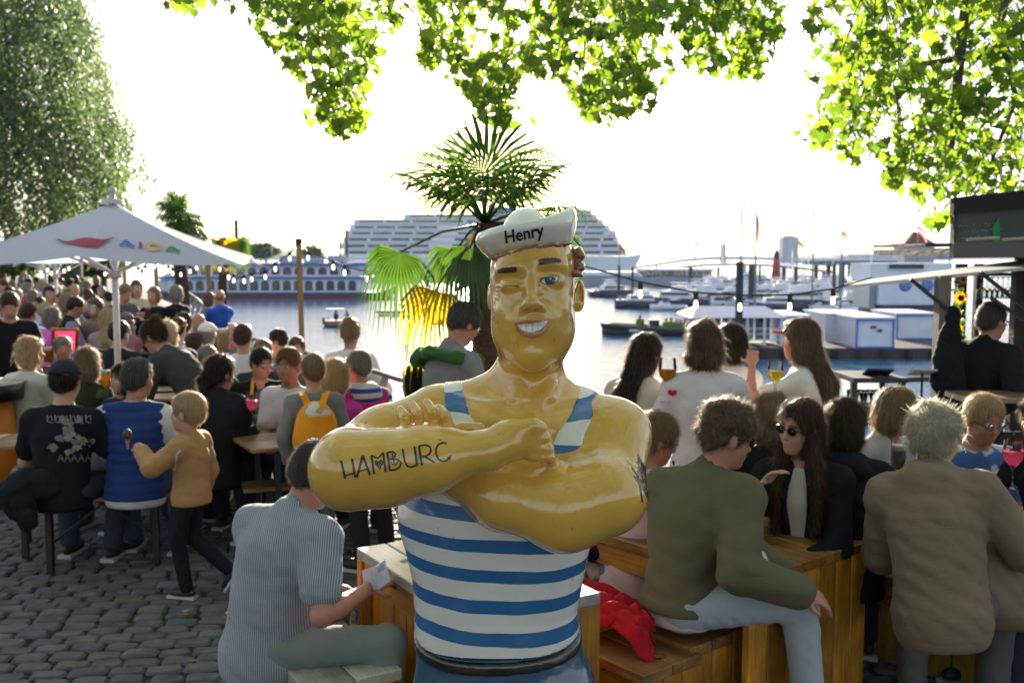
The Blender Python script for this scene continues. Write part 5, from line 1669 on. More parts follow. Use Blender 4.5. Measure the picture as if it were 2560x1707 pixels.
limb([(-3.6, -5.5, 5.0), (-5.0, -3.0, 6.4), (-6.2, -1.0, 7.0)], .14, .05)
b = MB()
allp = [v for l in limbs for v in l]
for i in range(0, NVIS, 7):
 p = leaves[i][0]
 a = min(allp, key=lambda v: (v - p).length_squared)
 if (a - p).length > 1.5: a = p + Vector((rg.uniform(-.12, .12), rg.uniform(-.1, .1), rg.uniform(.12, .3)))
 elif (a - p).length > .35: a = p + (a - p).normalized() * .35 + Vector((0, 0, .08))
 mid = (a + p) / 2 + Vector((0, 0, .05))
 b.tube([a, mid, p], [.005, .004, .002], 3, cap=False)
tag(b.build('twigs', bark_m, tree_root, world=True), kind='stuff')
# ---- fan palms
def palm(name, base, top, r0, fans, label, tmat, gm, ym, group=None):
 t = empty(name, base, 0, label, 'palm', group)
 b = MB(); n = 14
 base = Vector(base); top = Vector(top)
 pts = [base.lerp(top, i / n) + Vector((.02 * math.sin(i), 0, 0)) for i in range(n + 1)]
 b.tube(pts, [r0 * (1.1 + .12 * (i % 2)) for i in range(n + 1)], 12)
 b.build('trunk', tmat, t, world=True)
 rgp = random.Random(len(fans) * 7)
 b = MB()
 for i in range(180):
  u = rgp.uniform(.05, 1); a = rgp.uniform(0, 6.28); p = base.lerp(top, u) + Vector((math.cos(a), math.sin(a), 0)) * r0 * 1.05
  q = p + Vector((math.cos(a) * .04, math.sin(a) * .04, rgp.uniform(-.10, .12)))
  w = Vector((-math.sin(a), math.cos(a), 0)) * .008
  b._add([p - w, p + w, q], [(0, 1, 2)])
 tag(b.build('trunk_fibre', tmat, t, world=True), kind='stuff')
 for (az, el, stem, rad, yel, droop) in fans:
  d = Vector((math.cos(el) * math.sin(az), math.cos(el) * math.cos(az), math.sin(el)))
  hub = top + d * stem - Vector((0, 0, droop * stem * .5))
  fr = empty('frond', hub, 0); fr.parent = t; fr.matrix_parent_inverse = xf(t).inverted()
  b = MB(); b.tube([top, top.lerp(hub, .5) + Vector((0, 0, .04)), hub], [.012, .009, .007], 5); b.build('stalk', gm if not yel else ym, fr, world=True)
  ax = (hub - (top.lerp(hub, .5) + Vector((0, 0, .04)))).normalized()
  side = ax.cross(Vector((0, 0, 1)));
  if side.length < .1: side = Vector((1, 0, 0))
  if droop > .4:
   ax = (Vector((d.x, d.y, 0)) * .35 - Vector((0, 0, 1))).normalized(); side = ax.cross(Vector((.25 * d.x, 1, 0)))
  side.normalize(); nrm = side.cross(ax).normalized()
  nb = 26 if droop < .4 else 22; sp_ = 285 if droop < .4 else 175
  for mi in (0,):
   b = MB()
   for k in range(nb):
    a = (k / (nb - 1) - .5) * R(sp_)
    L_ = rad * (1 - .18 * abs(a) / R(142)) * rgp.uniform(.9, 1.05)
    dr = (ax * math.cos(a) + side * math.sin(a)).normalized()
    wd = dr.cross(nrm).normalized()
    p0 = hub; p1 = hub + dr * L_ * .5 + nrm * .02; p2 = hub + dr * L_ * .8 + Vector((0, 0, -1)) * (droop * .10 + .01); p3 = hub + dr * L_ + Vector((0, 0, -1)) * (droop * .34 + rgp.uniform(.0, .05)) * (1 + .3 * rgp.random())
    w1 = L_ * (.034 if droop < .4 else .05); w2 = L_ * (.024 if droop < .4 else .034)
    up_ = nrm * w1 * .5
    b._add([p0, p1 - wd * w1, p1 + up_, p1 + wd * w1, p2 - wd * w2, p2 + up_ * .5, p2 + wd * w2, p3], [(0, 1, 2), (0, 2, 3), (1, 4, 5, 2), (2, 5, 6, 3), (4, 7, 5), (5, 7, 6)])
   b.build('fan_blade', ym if yel else gm, fr, world=True)
 return t
palm_g = leafmat('palm_green', (.030, .072, .016), (.12, .25, .02), .36, .38)
palm_y = leafmat('palm_yellow', (.30, .22, .02), (.75, .52, .02), .6, .5)
palm_trunk = mat('palm_trunk', (.060, .032, .022), .95, bump=1, bscale=30, var=.5, vscale=12, stretch=(1, 1, 3))
YP = 6.42
tp = P(1212, 560, YP)
FP = []
def fan_at(px, py, Y, rad, yel=False, droop=.3):
 q = P(px, py, Y); v = q - tp
 return (math.atan2(v.x, v.y), math.asin(max(-1, min(1, v.z / v.length))), v.length, rad, yel, droop)
rgp = random.Random(3)
for (x, y, dY, rad, yel, dr) in [(1200, 450, .05, .43, 0, .05), (1130, 435, .25, .43, 0, .1), (1285, 435, .2, .43, 0, .1), (1220, 420, -.15, .40, 0, .1), (1160, 460, -.3, .42, 0, .3), (1270, 460, -.25, .42, 0, .3), (1320, 455, 0, .40, 0, .3), (1090, 465, .05, .40, 0, .3),
        (1000, 560, -.1, .30, 0, 1.3), (1140, 590, .2, .28, 0, 1.3), (1340, 550, .1, .30, 0, 1.1), (1385, 535, -.1, .26, 0, 1.2), (1175, 580, -.3, .24, 0, 1.2),
        (1390, 500, .2, .30, 0, .5), (1180, 610, -.1, .24, 0, 1.3), (1310, 590, .3, .26, 0, 1.2), (1240, 490, .35, .38, 0, .3), (1150, 490, .3, .38, 0, .3)]:
 FP.append(fan_at(x, y, YP + dY, rad * (1.14 if dr < .4 else 1), bool(yel), dr * .5))
FP.append(fan_at(1088, 640, YP - .30, .30, True, .9))
palm('fan_palm', (tp.x - .02, YP, 0), tuple(tp), .070, FP, 'tall potted fan palm with green fronds and one hanging yellow frond behind the cap', palm_trunk, palm_g, palm_y)
b = MB(); b.lathe((tp.x - .02, YP, 0), [(0, 0), (.18, 0), (.25, .42), (.22, .42), (.20, .36), (0, .36)], 20); tag(b.build('palm_pot', mat('pot_dark', (.05, .045, .04), .7)), 'dark round pot holding the tall fan palm', 'plant pot')
YP2 = 15.4
tp2 = P(448, 555, YP2)
F2 = []
for i in range(22):
 a = i / 22 * 6.283 * 3; el = R(rgp.choice([5, 30, 55, 80, -20])); F2.append((a, el, .26, .40, False, .3))
palm('fan_palm', (tp2.x + .02, YP2, 0), tuple(tp2), .085, F2, 'smaller fan palm rising behind the white parasol', palm_trunk, palm_g, palm_y)
b = MB(); b.lathe((tp2.x + .02, YP2, 0), [(0, 0), (.2, 0), (.27, .42), (0, .42)], 18); tag(b.build('palm_pot', mat('pot_dark', (.05, .045, .04), .7)), 'dark pot of the smaller palm, behind standing drinkers', 'plant pot')
tp3 = P(556, 596, 19); F3 = [(i / 7 * 6.283, R(20), .3, .38, i % 3 == 0, .8) for i in range(7)]
palm('fan_palm', (tp3.x, 19, -3), tuple(tp3), .07, F3, 'low yellowish palm crown at the tip of the parasol', palm_trunk, palm_g, palm_y)
# ---- weeping willow at the far left
wr = empty('weeping_willow', (-12.6, 26, 0), 0, 'large weeping willow with hanging grey green branches over the parasol', 'tree')
b = MB(); b.tube([(-12.6, 28, -.2), (-12.4, 28, 3), (-12.9, 27, 6)], [.5, .35, .2], 10); b.build('trunk', bark_m, wr, world=True)
for k in range(7):
 a = k * .9; b = MB(); b.tube([(-12.9, 26.2, 4.5 + k * .3), (-13.2 + 1.4 * math.cos(a), 26 + 1.6 * math.sin(a), 6.8), (-13.4 + 2.2 * math.cos(a), 26 + 2.4 * math.sin(a), 7.6)], [.09, .05, .02], 6); b.build('limb', bark_m, wr, world=True)
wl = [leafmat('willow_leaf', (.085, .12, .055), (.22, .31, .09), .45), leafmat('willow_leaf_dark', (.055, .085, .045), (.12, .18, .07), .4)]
rg = random.Random(21)
WP = [(-420, -400), (120, -400), (170, -60), (215, 60), (240, 150), (250, 200), (275, 260), (315, 310), (295, 370), (300, 430), (262, 470), (235, 520), (200, 545), (120, 560), (60, 600), (-200, 640), (-420, 640)]
Q = [[], []]
VW = [[], []]
nst = 0
while nst < 5400:
 x = rg.uniform(-420, 345); y = rg.uniform(-400, 560)
 if not in_poly(x - abs(rg.gauss(0, 16)), y, WP): continue
 Y = 26 + rg.uniform(-3.2, 3.5)
 p = P(x, y, Y)
 nst += 1
 L_ = rg.uniform(.5, 1.5); sway = Vector((rg.uniform(-.25, .45), rg.uniform(-.3, .3), 0))
 nl = int(L_ * 13)
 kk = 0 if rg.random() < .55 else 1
 for j in range(nl):
  u = j / nl; c = p + sway * u * L_ + Vector((rg.gauss(0, .07), rg.gauss(0, .07), -L_ * u))
  a = rg.uniform(0, 6.28); le_ = rg.uniform(.12, .22); d = Vector((math.cos(a) * .7, math.sin(a) * .7, rg.uniform(-1.2, -.1))).normalized() * le_
  w = d.cross(Vector((rg.uniform(-1, 1), rg.uniform(-1, 1), .3))).normalized() * le_ * .20
  VW[kk] += [tuple(c - w), tuple(c + w), tuple(c + d)]
for kk, nm in ((0, 'hanging_foliage'), (1, 'darker_hanging_foliage')):  # strands split at random between a lighter and a darker leaf colour
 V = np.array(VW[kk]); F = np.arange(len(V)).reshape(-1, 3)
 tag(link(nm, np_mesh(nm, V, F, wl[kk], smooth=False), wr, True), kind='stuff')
# ---- bushes and trees along the quay behind the crowd
def bush(px0, px1, py0, py1, Y, label, n, trunk=True, lm=None):
 a = P(px0, py1, Y); c = P(px1, py0, Y)
 cx = (a.x + c.x) / 2; cz = (a.z + c.z) / 2; rx = (c.x - a.x) / 2; rz = (c.z - a.z) / 2
 t = empty('quay_tree', (cx, Y, 0), 0, label, 'tree')
 V = []
 for i in range(n):
  while True:
   u = Vector((rg.uniform(-1, 1), rg.uniform(-1, 1), rg.uniform(-1, 1)))
   if .25 < u.length < 1: break
  lump = 1 + .16 * math.sin(u.x * 7 + cx) + .12 * math.sin(u.z * 9)
  p = Vector((cx + u.x * rx * lump, Y + u.y * rx * .6, cz + u.z * rz * lump))
  s_ = .016 * Y * rg.uniform(.35, .8) * .6; d = Vector((rg.gauss(0, 1), rg.gauss(0, 1), rg.gauss(0, 1))).normalized() * s_; w = d.orthogonal().normalized() * s_ * .5
  V += [tuple(p - w), tuple(p + w), tuple(p + d)]
 tag(link('crown', np_mesh('crown', np.array(V), np.arange(len(V)).reshape(-1, 3), lm or leafmat_b, smooth=False), t, True), kind='stuff')
 b = MB(); b.tube([(cx, Y, -.3), (cx + .1, Y, cz)], [.16, .08], 7); b.build('trunk', bark_m, t, world=True)
leafmat_b = leafmat('bush_leaf', (.06, .10, .03), (.20, .30, .05), .4)
bush(-40, 95, 640, 688, 42, 'sunlit green tree at the very edge behind the far crowd', 2600)
bush(140, 215, 636, 684, 38, 'round green tree under the left half of the parasol', 2400)
bush(205, 300, 640, 690, 33, 'dark leafy bush just left of the parasol pole', 2600)
bush(560, 600, 612, 645, 190, 'distant round tree behind the ferry bow', 700)
bush(610, 690, 616, 640, 195, 'distant grey green trees behind the ferry wheelhouse', 1200)
bush(760, 800, 622, 645, 200, 'small distant tree between ferry and cruise ship', 600)
# ================================================================== parasol, lights, kiosk, tables
pole_w = mat('pole_white', (.62, .60, .56), .4, var=.1)
canvas_m = mat('parasol_canvas', (.74, .76, .88), .85, bump=.25, bscale=5, trans=.5, tcol=(.78, .80, .98))
def parasol(cx, cy, zmid, zcor, zap, half, rotz, label, marks=None):
 t = empty('parasol', (cx, cy, 0), 0, label, 'parasol')
 ap = Vector((cx, cy, zap))
 m = Matrix.Rotation(rotz, 3, 'Z')
 n = 8; rim = []
 for k in range(n):
  a = k * math.pi / 4
  corner = k % 2 == 1
  d = Vector((math.cos(a), math.sin(a), 0)) * (half * (math.sqrt(2) if corner else 1))
  rim.append(Vector((cx, cy, 0)) + m @ d + Vector((0, 0, zcor if corner else zmid)))
 for k in range(n):
  A, B = rim[k], rim[(k + 1) % n]
  V = []; F = []
  N_ = 10
  for i in range(N_ + 1):
   for j in range(N_ + 1):
    u = i / N_; v = j / N_
    p = ap.lerp(A.lerp(B, v), u * .985 + .015)
    p.z -= .035 * math.sin(math.pi * v) * u + .03 * math.sin(math.pi * u)
    V.append(tuple(p))
  for i in range(N_):
   for j in range(N_):
    q = i * (N_ + 1) + j; F.append((q, q + 1, q + N_ + 2, q + N_ + 1))
  link('canopy_panel', np_mesh('canopy_panel', np.array(V), np.array(F), canvas_m), t, True)
 for k in range(n):
  b = MB(); b.bar(ap - Vector((0, 0, .05)), rim[k] - Vector((0, 0, .035)), .018, .022); b.build('rib', pole_w, t, world=True)
  hub = Vector((cx, cy, zap - .62)); b = MB(); b.bar(hub, ap.lerp(rim[k], .5) - Vector((0, 0, .06)), .015, .018); b.build('strut', pole_w, t, world=True)
 b = MB(); b.tube([(cx, cy, 0), (cx, cy, zap)], .028, 12); b.build('pole', pole_w, t, world=True)
 b = MB(); b.lathe((cx, cy, zap - .66), [(.03, 0), (.06, .01), (.06, .07), (.03, .08)], 12); b.build('sliding_hub', pole_w, t, world=True)
 b = MB(); b.lathe((cx, cy, zap - .01), [(.10, 0), (.09, .035), (.03, .05), (.022, .09), (.034, .11), (.03, .14), (0, .16)], 14); b.build('finial', mat('finial_stone', (.5, .47, .45), .5), t, world=True)
 b = MB(); b.box((cx, cy, .03), (.6, .6, .06)); b.build('base_plate', mat('dark_metal', (.03, .03, .032), .5, metal=.3), t, world=True)
 return t
YU = 8.8
ap_ = P(281, 508, YU)
par = parasol(ap_.x, YU, 2.00, 1.938, ap_.z, 1.18, R(10), 'white square parasol with red lips emblem and coloured AIDA lettering')
bv = bvh_of(*[o for o in par.children if o.name.startswith('canopy_panel')])
cc = lambda pts: [(x / 3.1357, 460 + y / 3.1357) for x, y in pts]
red = mat('print_red', (.30, .025, .05), .7); blu = mat('print_blue', (.03, .16, .42), .7); yl = mat('print_yellow', (.60, .42, .02), .7); gn = mat('print_green', (.03, .26, .05), .7); dk = mat('print_dark_blue', (.02, .06, .14), .7)
paint('lips_emblem', [cc([(500, 462), (560, 458), (610, 442), (660, 434), (705, 434), (750, 440), (800, 448), (850, 440), (905, 424), (870, 446), (820, 478), (775, 505), (720, 506), (660, 497), (600, 488), (545, 480)])], bv, red, par, .014, 3)
paint('emblem_tip', [cc([(432, 440), (470, 448), (505, 460), (548, 480), (505, 474), (465, 460)])], bv, dk, par, .015, 3)
cs = lambda pts, w_: cc(stroke(pts, w_))
paint('letter_A', [cs([(940, 496), (985, 455)], 21), cs([(985, 455), (1050, 508)], 21), cs([(955, 487), (1030, 492)], 9)], bv, blu, par, .014, 3)
paint('letter_I', [cs([(1098, 466), (1106, 516)], 26)], bv, red, par, .014, 3)
paint('letter_D', [cs([(1160, 478), (1170, 524)], 21), cs([(1160, 480), (1215, 480), (1255, 492), (1268, 508), (1255, 524), (1220, 528), (1170, 524)], 15)], bv, yl, par, .014, 3)
paint('letter_A', [cs([(1302, 536), (1345, 506)], 21), cs([(1345, 506), (1412, 546)], 21), cs([(1325, 530), (1385, 534)], 9)], bv, gn, par, .014, 3)
for i, m_ in enumerate((red, yl, gn)):
 paint('printed_stripe', [cc([(0, 425 + i * 10), (60, 414 + i * 10), (60, 421 + i * 10), (0, 432 + i * 10)])], bv, m_, par, .005, 4)
for (px, py, Y, lb) in ((136, 615, 16.0, 'second white parasol on a slim pole behind the printed one'), (112, 626, 20.5, 'third white parasol further back at the left')):
 a = P(px, py, Y)
 parasol(a.x, Y, 2.08, 2.0, max(a.z, 2.3), 1.3, R(6), lb)
# ---- wooden posts and string lights
post_wood = mat('post_wood', (.24, .155, .075), .8, bump=.6, bscale=20, var=.3, vscale=8, stretch=(4, 4, .6))
posts = [(747, 607, 10.9, 'slim bare wooden post with a dark top holding the light strings at the water'), (519, 640, 14.6, 'wooden post beside the blue anorak'), (388, 640, 17.5, 'thin wooden post left of the small palm'), (309, 645, 19.0, 'faint wooden post right of the parasol pole')]
ptop = []
for (px, py, Y, lb) in posts:
 a = P(px, py, Y)
 t = empty('light_post', (a.x, Y, 0), 0, lb, 'post')
 b = MB(); b.bar((a.x + .03, Y, -.3 if Y > 11 else 0), (a.x, Y, a.z), .05, .05, up=(0, 1, 0)); b.build('timber', post_wood, t, world=True)
 b = MB(); b.box((a.x, Y, a.z + .01), (.062, .062, .07)); b.build('cable_clamp', darkst, t, world=True)
 ptop.append(a)
bulb_m = mat('bulb_glow', (.9, .85, .7), .15, emit=(1.0, .86, .62), estr=1.3)
cable_m = mat('cable_black', (.012, .012, .013), .6)
def string(name, pts, bulbs, label, r=.006):
 """pts: cable path in the place; bulbs: positions of sockets"""
 t = empty(name, pts[0], 0, label, 'string lights')
 b = MB(); b.tube(pts, r, 5, cap=False); b.build('cable', cable_m, t, world=True)
 for q in bulbs:
  b = MB(); b.lathe(q - Vector((0, 0, .045)), [(.012, 0), (.016, .01), (.016, .045), (.006, .05)], 8); s_ = b.build('socket', cable_m, t, world=True)
  b = MB(); b.lathe(q - Vector((0, 0, .10)), [(0, 0), (.010, .004), (.015, .016), (.014, .034), (.009, .055)], 10); b.build('bulb', bulb_m, s_, world=True)
 return t
def sag_from(points):   # cable through the given bulbs
 return points
A0 = ptop[0]
lp = [(724, 634, 10.9), (688, 660, 10.9), (663, 680, 11.0), (629, 686, 11.2), (610, 691, 11.4), (584, 690, 11.6), (571, 682, 11.8), (549, 662, 12.2), (530, 640, 12.6)]
pts = [A0] + [P(*q) for q in lp]
string('string_lights', pts, [P(x, y - 4, Y) for x, y, Y in lp[:-1]], 'string of glowing bulbs hanging from the bare post to the parasol tip')
rp = [(770, 630, 10.6), (833, 652, 10.0), (861, 665, 9.6), (919, 680, 9.0), (990, 690, 8.4), (1060, 685, 7.9), (1120, 672, 7.5)]
pts = [A0] + [P(*q) for q in rp]
string('string_lights', pts, [P(x, y - 2, Y) for x, y, Y in rp], 'string of glowing bulbs from the bare post to the tall palm')
rr_ = [(1290, 640, 6.6), (1420, 655, 6.5), (1500, 676, 6.4), (1601, 705, 6.4), (1690, 722, 6.4), (1740, 731, 6.4), (1850, 738, 6.4), (1975, 737, 6.4), (2083, 722, 6.5), (2180, 694, 6.6)]
pts = [P(*q) for q in rr_]
string('string_lights', pts, [P(x, y + 2, Y) for x, y, Y in (rr_[3], rr_[5], rr_[6], rr_[7], rr_[8])], 'black cable with bulbs sagging from the palm to the bar awning', .0055)
seqs = [([(285, 640), (318, 648), (331, 660), (345, 671), (355, 678), (363, 666), (385, 656), (394, 650)], 13.0, 'row of small bulbs looping right of the parasol pole'),
  ([(394, 650), (407, 659), (421, 667), (431, 673), (452, 676), (475, 668), (491, 660)], 13.4, 'row of small bulbs crossing the small palm trunk'),
  ([(95, 652), (118, 666), (128, 674), (160, 668), (172, 662), (216, 646), (256, 660), (262, 676), (270, 672)], 14.5, 'bulbs strung under the left side of the parasol')]
for seq, Y, lb in seqs:
 pts = [P(x, y - 4, Y) for x, y in seq]
 string('string_lights', pts, [P(x, y - 3, Y) for x, y in seq[1:]], lb, .005)
# ---- wood
def wood_mat(name, col, rough=.5, coat=.15, var=.35):
 m, n, b = nodes_of(name)
 N = n.nodes; L = n.links
 tcx = N.new('ShaderNodeTexCoord'); oi = N.new('ShaderNodeObjectInfo')
 ofs = N.new('ShaderNodeVectorMath'); ofs.operation = 'ADD'
 sc_ = N.new('ShaderNodeVectorMath'); sc_.operation = 'SCALE'; sc_.inputs[0].default_value = (13, 7, 5); L.new(oi.outputs['Random'], sc_.inputs['Scale'])
 L.new(tcx.outputs['Object'], ofs.inputs[0]); L.new(sc_.outputs['Vector'], ofs.inputs[1])
 mp_ = N.new('ShaderNodeMapping'); mp_.inputs['Scale'].default_value = (1.2, 16, 16); L.new(ofs.outputs['Vector'], mp_.inputs['Vector'])
 wv = N.new('ShaderNodeTexNoise'); wv.inputs['Scale'].default_value = 2.2; wv.inputs['Detail'].default_value = 8; wv.inputs['Distortion'].default_value = 1.4; L.new(mp_.outputs['Vector'], wv.inputs['Vector'])
 mp2 = N.new('ShaderNodeMapping'); mp2.inputs['Scale'].default_value = (2.5, 9, 9); L.new(ofs.outputs['Vector'], mp2.inputs['Vector'])
 kn = N.new('ShaderNodeTexVoronoi'); kn.inputs['Scale'].default_value = .9; L.new(mp2.outputs['Vector'], kn.inputs['Vector'])
 k2 = N.new('ShaderNodeMapRange'); k2.inputs['From Min'].default_value = .04; k2.inputs['From Max'].default_value = .13; k2.inputs['To Min'].default_value = .35; k2.inputs['To Max'].default_value = 1; L.new(kn.outputs['Distance'], k2.inputs['Value'])
 dirt = N.new('ShaderNodeTexNoise'); dirt.inputs['Scale'].default_value = 4; dirt.inputs['Detail'].default_value = 6; L.new(ofs.outputs['Vector'], dirt.inputs['Vector'])
 d2 = N.new('ShaderNodeMapRange'); d2.inputs['From Min'].default_value = .35; d2.inputs['From Max'].default_value = .7; d2.inputs['To Min'].default_value = .45; d2.inputs['To Max'].default_value = 1.1; L.new(dirt.outputs['Fac'], d2.inputs['Value'])
 mr = N.new('ShaderNodeMapRange'); mr.inputs['From Min'].default_value = .3; mr.inputs['From Max'].default_value = .7; mr.inputs['To Min'].default_value = 1 - var; mr.inputs['To Max'].default_value = 1 + var; L.new(wv.outputs['Fac'], mr.inputs['Value'])
 rn = N.new('ShaderNodeMapRange'); rn.inputs['To Min'].default_value = .8; rn.inputs['To Max'].default_value = 1.15; L.new(oi.outputs['Random'], rn.inputs['Value'])
 m1 = N.new('ShaderNodeMath'); m1.operation = 'MULTIPLY'; L.new(mr.outputs[0], m1.inputs[0]); L.new(k2.outputs[0], m1.inputs[1])
 m2 = N.new('ShaderNodeMath'); m2.operation = 'MULTIPLY'; L.new(m1.outputs[0], m2.inputs[0]); L.new(d2.outputs[0], m2.inputs[1])
 m3 = N.new('ShaderNodeMath'); m3.operation = 'MULTIPLY'; L.new(m2.outputs[0], m3.inputs[0]); L.new(rn.outputs[0], m3.inputs[1])
 fin = N.new('ShaderNodeVectorMath'); fin.operation = 'SCALE'; fin.inputs[0].default_value = col; L.new(m3.outputs[0], fin.inputs['Scale'])
 L.new(fin.outputs['Vector'], b.inputs['Base Color']); b.inputs['Roughness'].default_value = rough
 b.inputs['Coat Weight'].default_value = coat; b.inputs['Coat Roughness'].default_value = .25
 bp = N.new('ShaderNodeBump'); bp.inputs['Strength'].default_value = .35; bp.inputs['Distance'].default_value = .004; L.new(wv.outputs['Fac'], bp.inputs['Height']); L.new(bp.outputs['Normal'], b.inputs['Normal'])
 MATS[name] = m
 return m
wood_h = wood_mat('honey_timber', (.50, .21, .016), .55, .12)
wood_t = wood_mat('worn_top_timber', (.34, .145, .025), .5, .2, .5)
wood_g = wood_mat('weathered_bench', (.34, .16, .045), .55, .15)
wood_y = wood_mat('beer_table_wood', (.42, .24, .09), .35, .5)
def plank(parent, c, dims, M=None, m=None, name='plank', bev=.004):
 """dims: (length, width, thickness); M orients length to the first axis"""
 b = MB(); b.box((0, 0, 0), dims)
 me = b.mesh(name, m or wood_h)
 bm = bmesh.new(); bm.from_mesh(me)
 bmesh.ops.bevel(bm, geom=bm.edges[:], offset=bev, segments=1, affect='EDGES'); bm.to_mesh(me); bm.free()
 o = bpy.data.objects.new(name, me); COL.objects.link(o)
 o.parent = parent; o.matrix_parent_inverse = xf(parent).inverted()
 o.location = c
 if M is not None: o.rotation_euler = M.to_euler()
 return o
def frame(rz):
 m = Matrix.Rotation(rz, 3, 'Z'); return m
def block_table(c, L, W, H, rz, label, name='block_table', cat='table', n_top=4, panel=True, group=None, top_m=None, side_m=None, th=.045):
 """solid box-like table: planked top, ends closed by upright boards"""
 t = empty(name, c, rz, label, cat, group)
 m = frame(rz); C = Vector(c)
 w = W / n_top
 for i in range(n_top):
  plank(t, C + m @ Vector((0, -W / 2 + (i + .5) * w, H - th / 2)), (L, w - .006, th), m, top_m or wood_t)
 nb = max(2, round(W / .115)); wb = W / nb
 up = m @ Matrix.Rotation(R(-90), 3, 'Y')
 for e in (-1, 1):
  for i in range(nb):
   plank(t, C + m @ Vector((e * (L / 2 - .022), -W / 2 + (i + .5) * wb, (H - th) / 2)), (H - th - .002, wb - .005, .04), up, side_m or wood_h, 'end_board')
 for s_ in (-1, 1):
  plank(t, C + m @ Vector((0, s_ * (W / 2 - .035), H - th - .055)), (L - .1, .035, .10), m, side_m or wood_h, 'apron_rail')
 if panel:
  nb = max(2, int(L / .12)); wb = (L - .09) / nb
  for s_ in (-1, 1):
   for i in range(nb):
    plank(t, C + m @ Vector((-L / 2 + .045 + (i + .5) * wb, s_ * (W / 2 - .062), (H - th) / 2)), (H - th - .002, wb - .006, .018), up @ Matrix.Rotation(R(90), 3, 'X'), side_m or wood_h, 'side_board')
 return t
tc1 = Gz(2170, 1352, .78)
rzt = R(128)
ex = Vector((math.cos(rzt), math.sin(rzt), 0)); ey = Vector((-math.sin(rzt), math.cos(rzt), 0))
n0 = Gz(1878, 1448, .73); n1 = Gz(2170, 1352, .73)
dv = (n1 - n0); wT = dv.length; dirW = dv.normalized(); dirL = Vector((-dirW.y, dirW.x, 0))
ang = math.atan2(dirL.y, dirL.x)
LT = 1.9
ctr = (n0 + n1) / 2 + dirL * LT / 2
block_table((ctr.x, ctr.y, 0), LT, wT, .73, ang, 'tall honey coloured block table whose boarded end faces us beside the light grey jeans', n_top=3, panel=False)
b0 = Gz(1758, 1590, .46)
bm0 = Gz(1610, 1440, .46)
block_table(((b0 + dirL * .62 - dirW * .02).x, (b0 + dirL * .62).y + .12, 0), 1.55, .40, .46, ang, 'long slatted wooden bench under the olive bomber jacket', 'block_bench', 'bench', 3, False, top_m=wood_g)
s0 = Gz(1570, 1640, .44)
block_table((Gz(1540, 1600, .44).x, Gz(1540, 1600, .44).y, 0), .62, .34, .44, ang, 'short wooden bench end with the red jacket lying over it', 'block_bench', 'bench', 2, False, top_m=wood_g)
q = Gz(2265, 1440, .45)
block_table((q.x + .03, q.y + .12, 0), .95, .36, .45, ang + R(4), 'dark yellow boarded bench right of the tall block table', 'block_bench', 'bench', 2, True, side_m=wood_mat('mustard_timber', (.26, .15, .018), .55, .2), top_m=MATS.get('mustard_timber'))
q = Gz(2500, 1420, .50)
block_table((q.x + .3, q.y + .35, 0), 1.3, .42, .47, ang + R(6), 'low boarded bench under the taupe coat', 'block_bench', 'bench', 2, True, side_m=MATS['mustard_timber'])
q = Gz(2560, 1330, .78)
block_table((q.x + .45, q.y + .5, 0), 1.6, .7, .78, ang, 'block table at the edge of the view below the rosé glass', n_top=4, panel=False)
k2 = Gz(884, 1370, .76)
dL = Vector((.52, -.854, 0)).normalized(); dP = Vector((.854, .52, 0)).normalized()
cT = k2 + dL * .50 + dP * .29
aT = math.atan2(dL.y, dL.x)
sunlit_top = wood_mat('sunlit_pale_top', (.50, .46, .40), .3, .5, .2)  # sun's brightness on honey timber tops, put into a paler base colour
block_table((cT.x, cT.y, 0), 1.0, .56, .76, aT, 'honey block table with a bright sunlit pale top behind the striped vest', n_top=4, panel=True, top_m=sunlit_top)
bl = Gz(582, 1530, .46)
cB = bl + dL * .46 + dP * .19
block_table((cB.x, cB.y, 0), .92, .38, .46, aT, 'honey coloured plank bench carrying the man in pinstripes', 'block_bench', 'bench', 2, True, top_m=sunlit_top)
q = Gz(1390, 1530, .50)
block_table((q.x, q.y + .1, 0), .5, .3, .50, ang, 'small block seat just right of the striped vest', 'block_bench', 'bench', 2, False, top_m=wood_g)
# ---- folding beer tables and benches
leg_m = mat('folding_leg_steel', (.020, .026, .024), .5, metal=.3)
def beer(c, L, W, H, rz, label, bench, group):
 t = empty('beer_bench' if bench else 'beer_table', c, rz, label, 'bench' if bench else 'table', group)
 m = frame(rz); C = Vector(c)
 n = 1 if bench else 2
 for i in range(n):
  plank(t, C + m @ Vector((0, (-W / 2 + (i + .5) * W / n), H - .014)), (L, W / n - .003, .028), m, wood_y, 'tabletop' if not bench else 'seat_plank', .006)
 for e in (-1, 1):
  lg = empty('leg_frame', C + m @ Vector((e * (L / 2 - .18), 0, 0)), rz); lg.parent = t; lg.matrix_parent_inverse = xf(t).inverted()
  for s_ in (-1, 1):
   b = MB(); b.bar(C + m @ Vector((e * (L / 2 - .18), s_ * (W / 2 - .03), 0)), C + m @ Vector((e * (L / 2 - .18), s_ * (W / 2 - .05), H - .03)), .038, .032, up=(0, 1, 0)); b.build('leg', leg_m, lg, world=True)
  b = MB(); b.bar(C + m @ Vector((e * (L / 2 - .18), -W / 2 + .03, H * .22)), C + m @ Vector((e * (L / 2 - .18), W / 2 - .03, H * .22)), .02); b.build('crossbar', leg_m, lg, world=True)
  b = MB(); b.bar(C + m @ Vector((e * (L / 2 - .18), 0, H * .35)), C + m @ Vector((e * (L / 2 - .55), 0, H - .03)), .015); b.build('brace', leg_m, lg, world=True)
 return t
A = Gz(75, 1262, .47); Bq = Gz(446, 1228, .47)
d_ = (Bq - A); rzb = math.atan2(d_.y, d_.x); c0 = (A + Bq) / 2 + Vector((-.08, .13, 0))
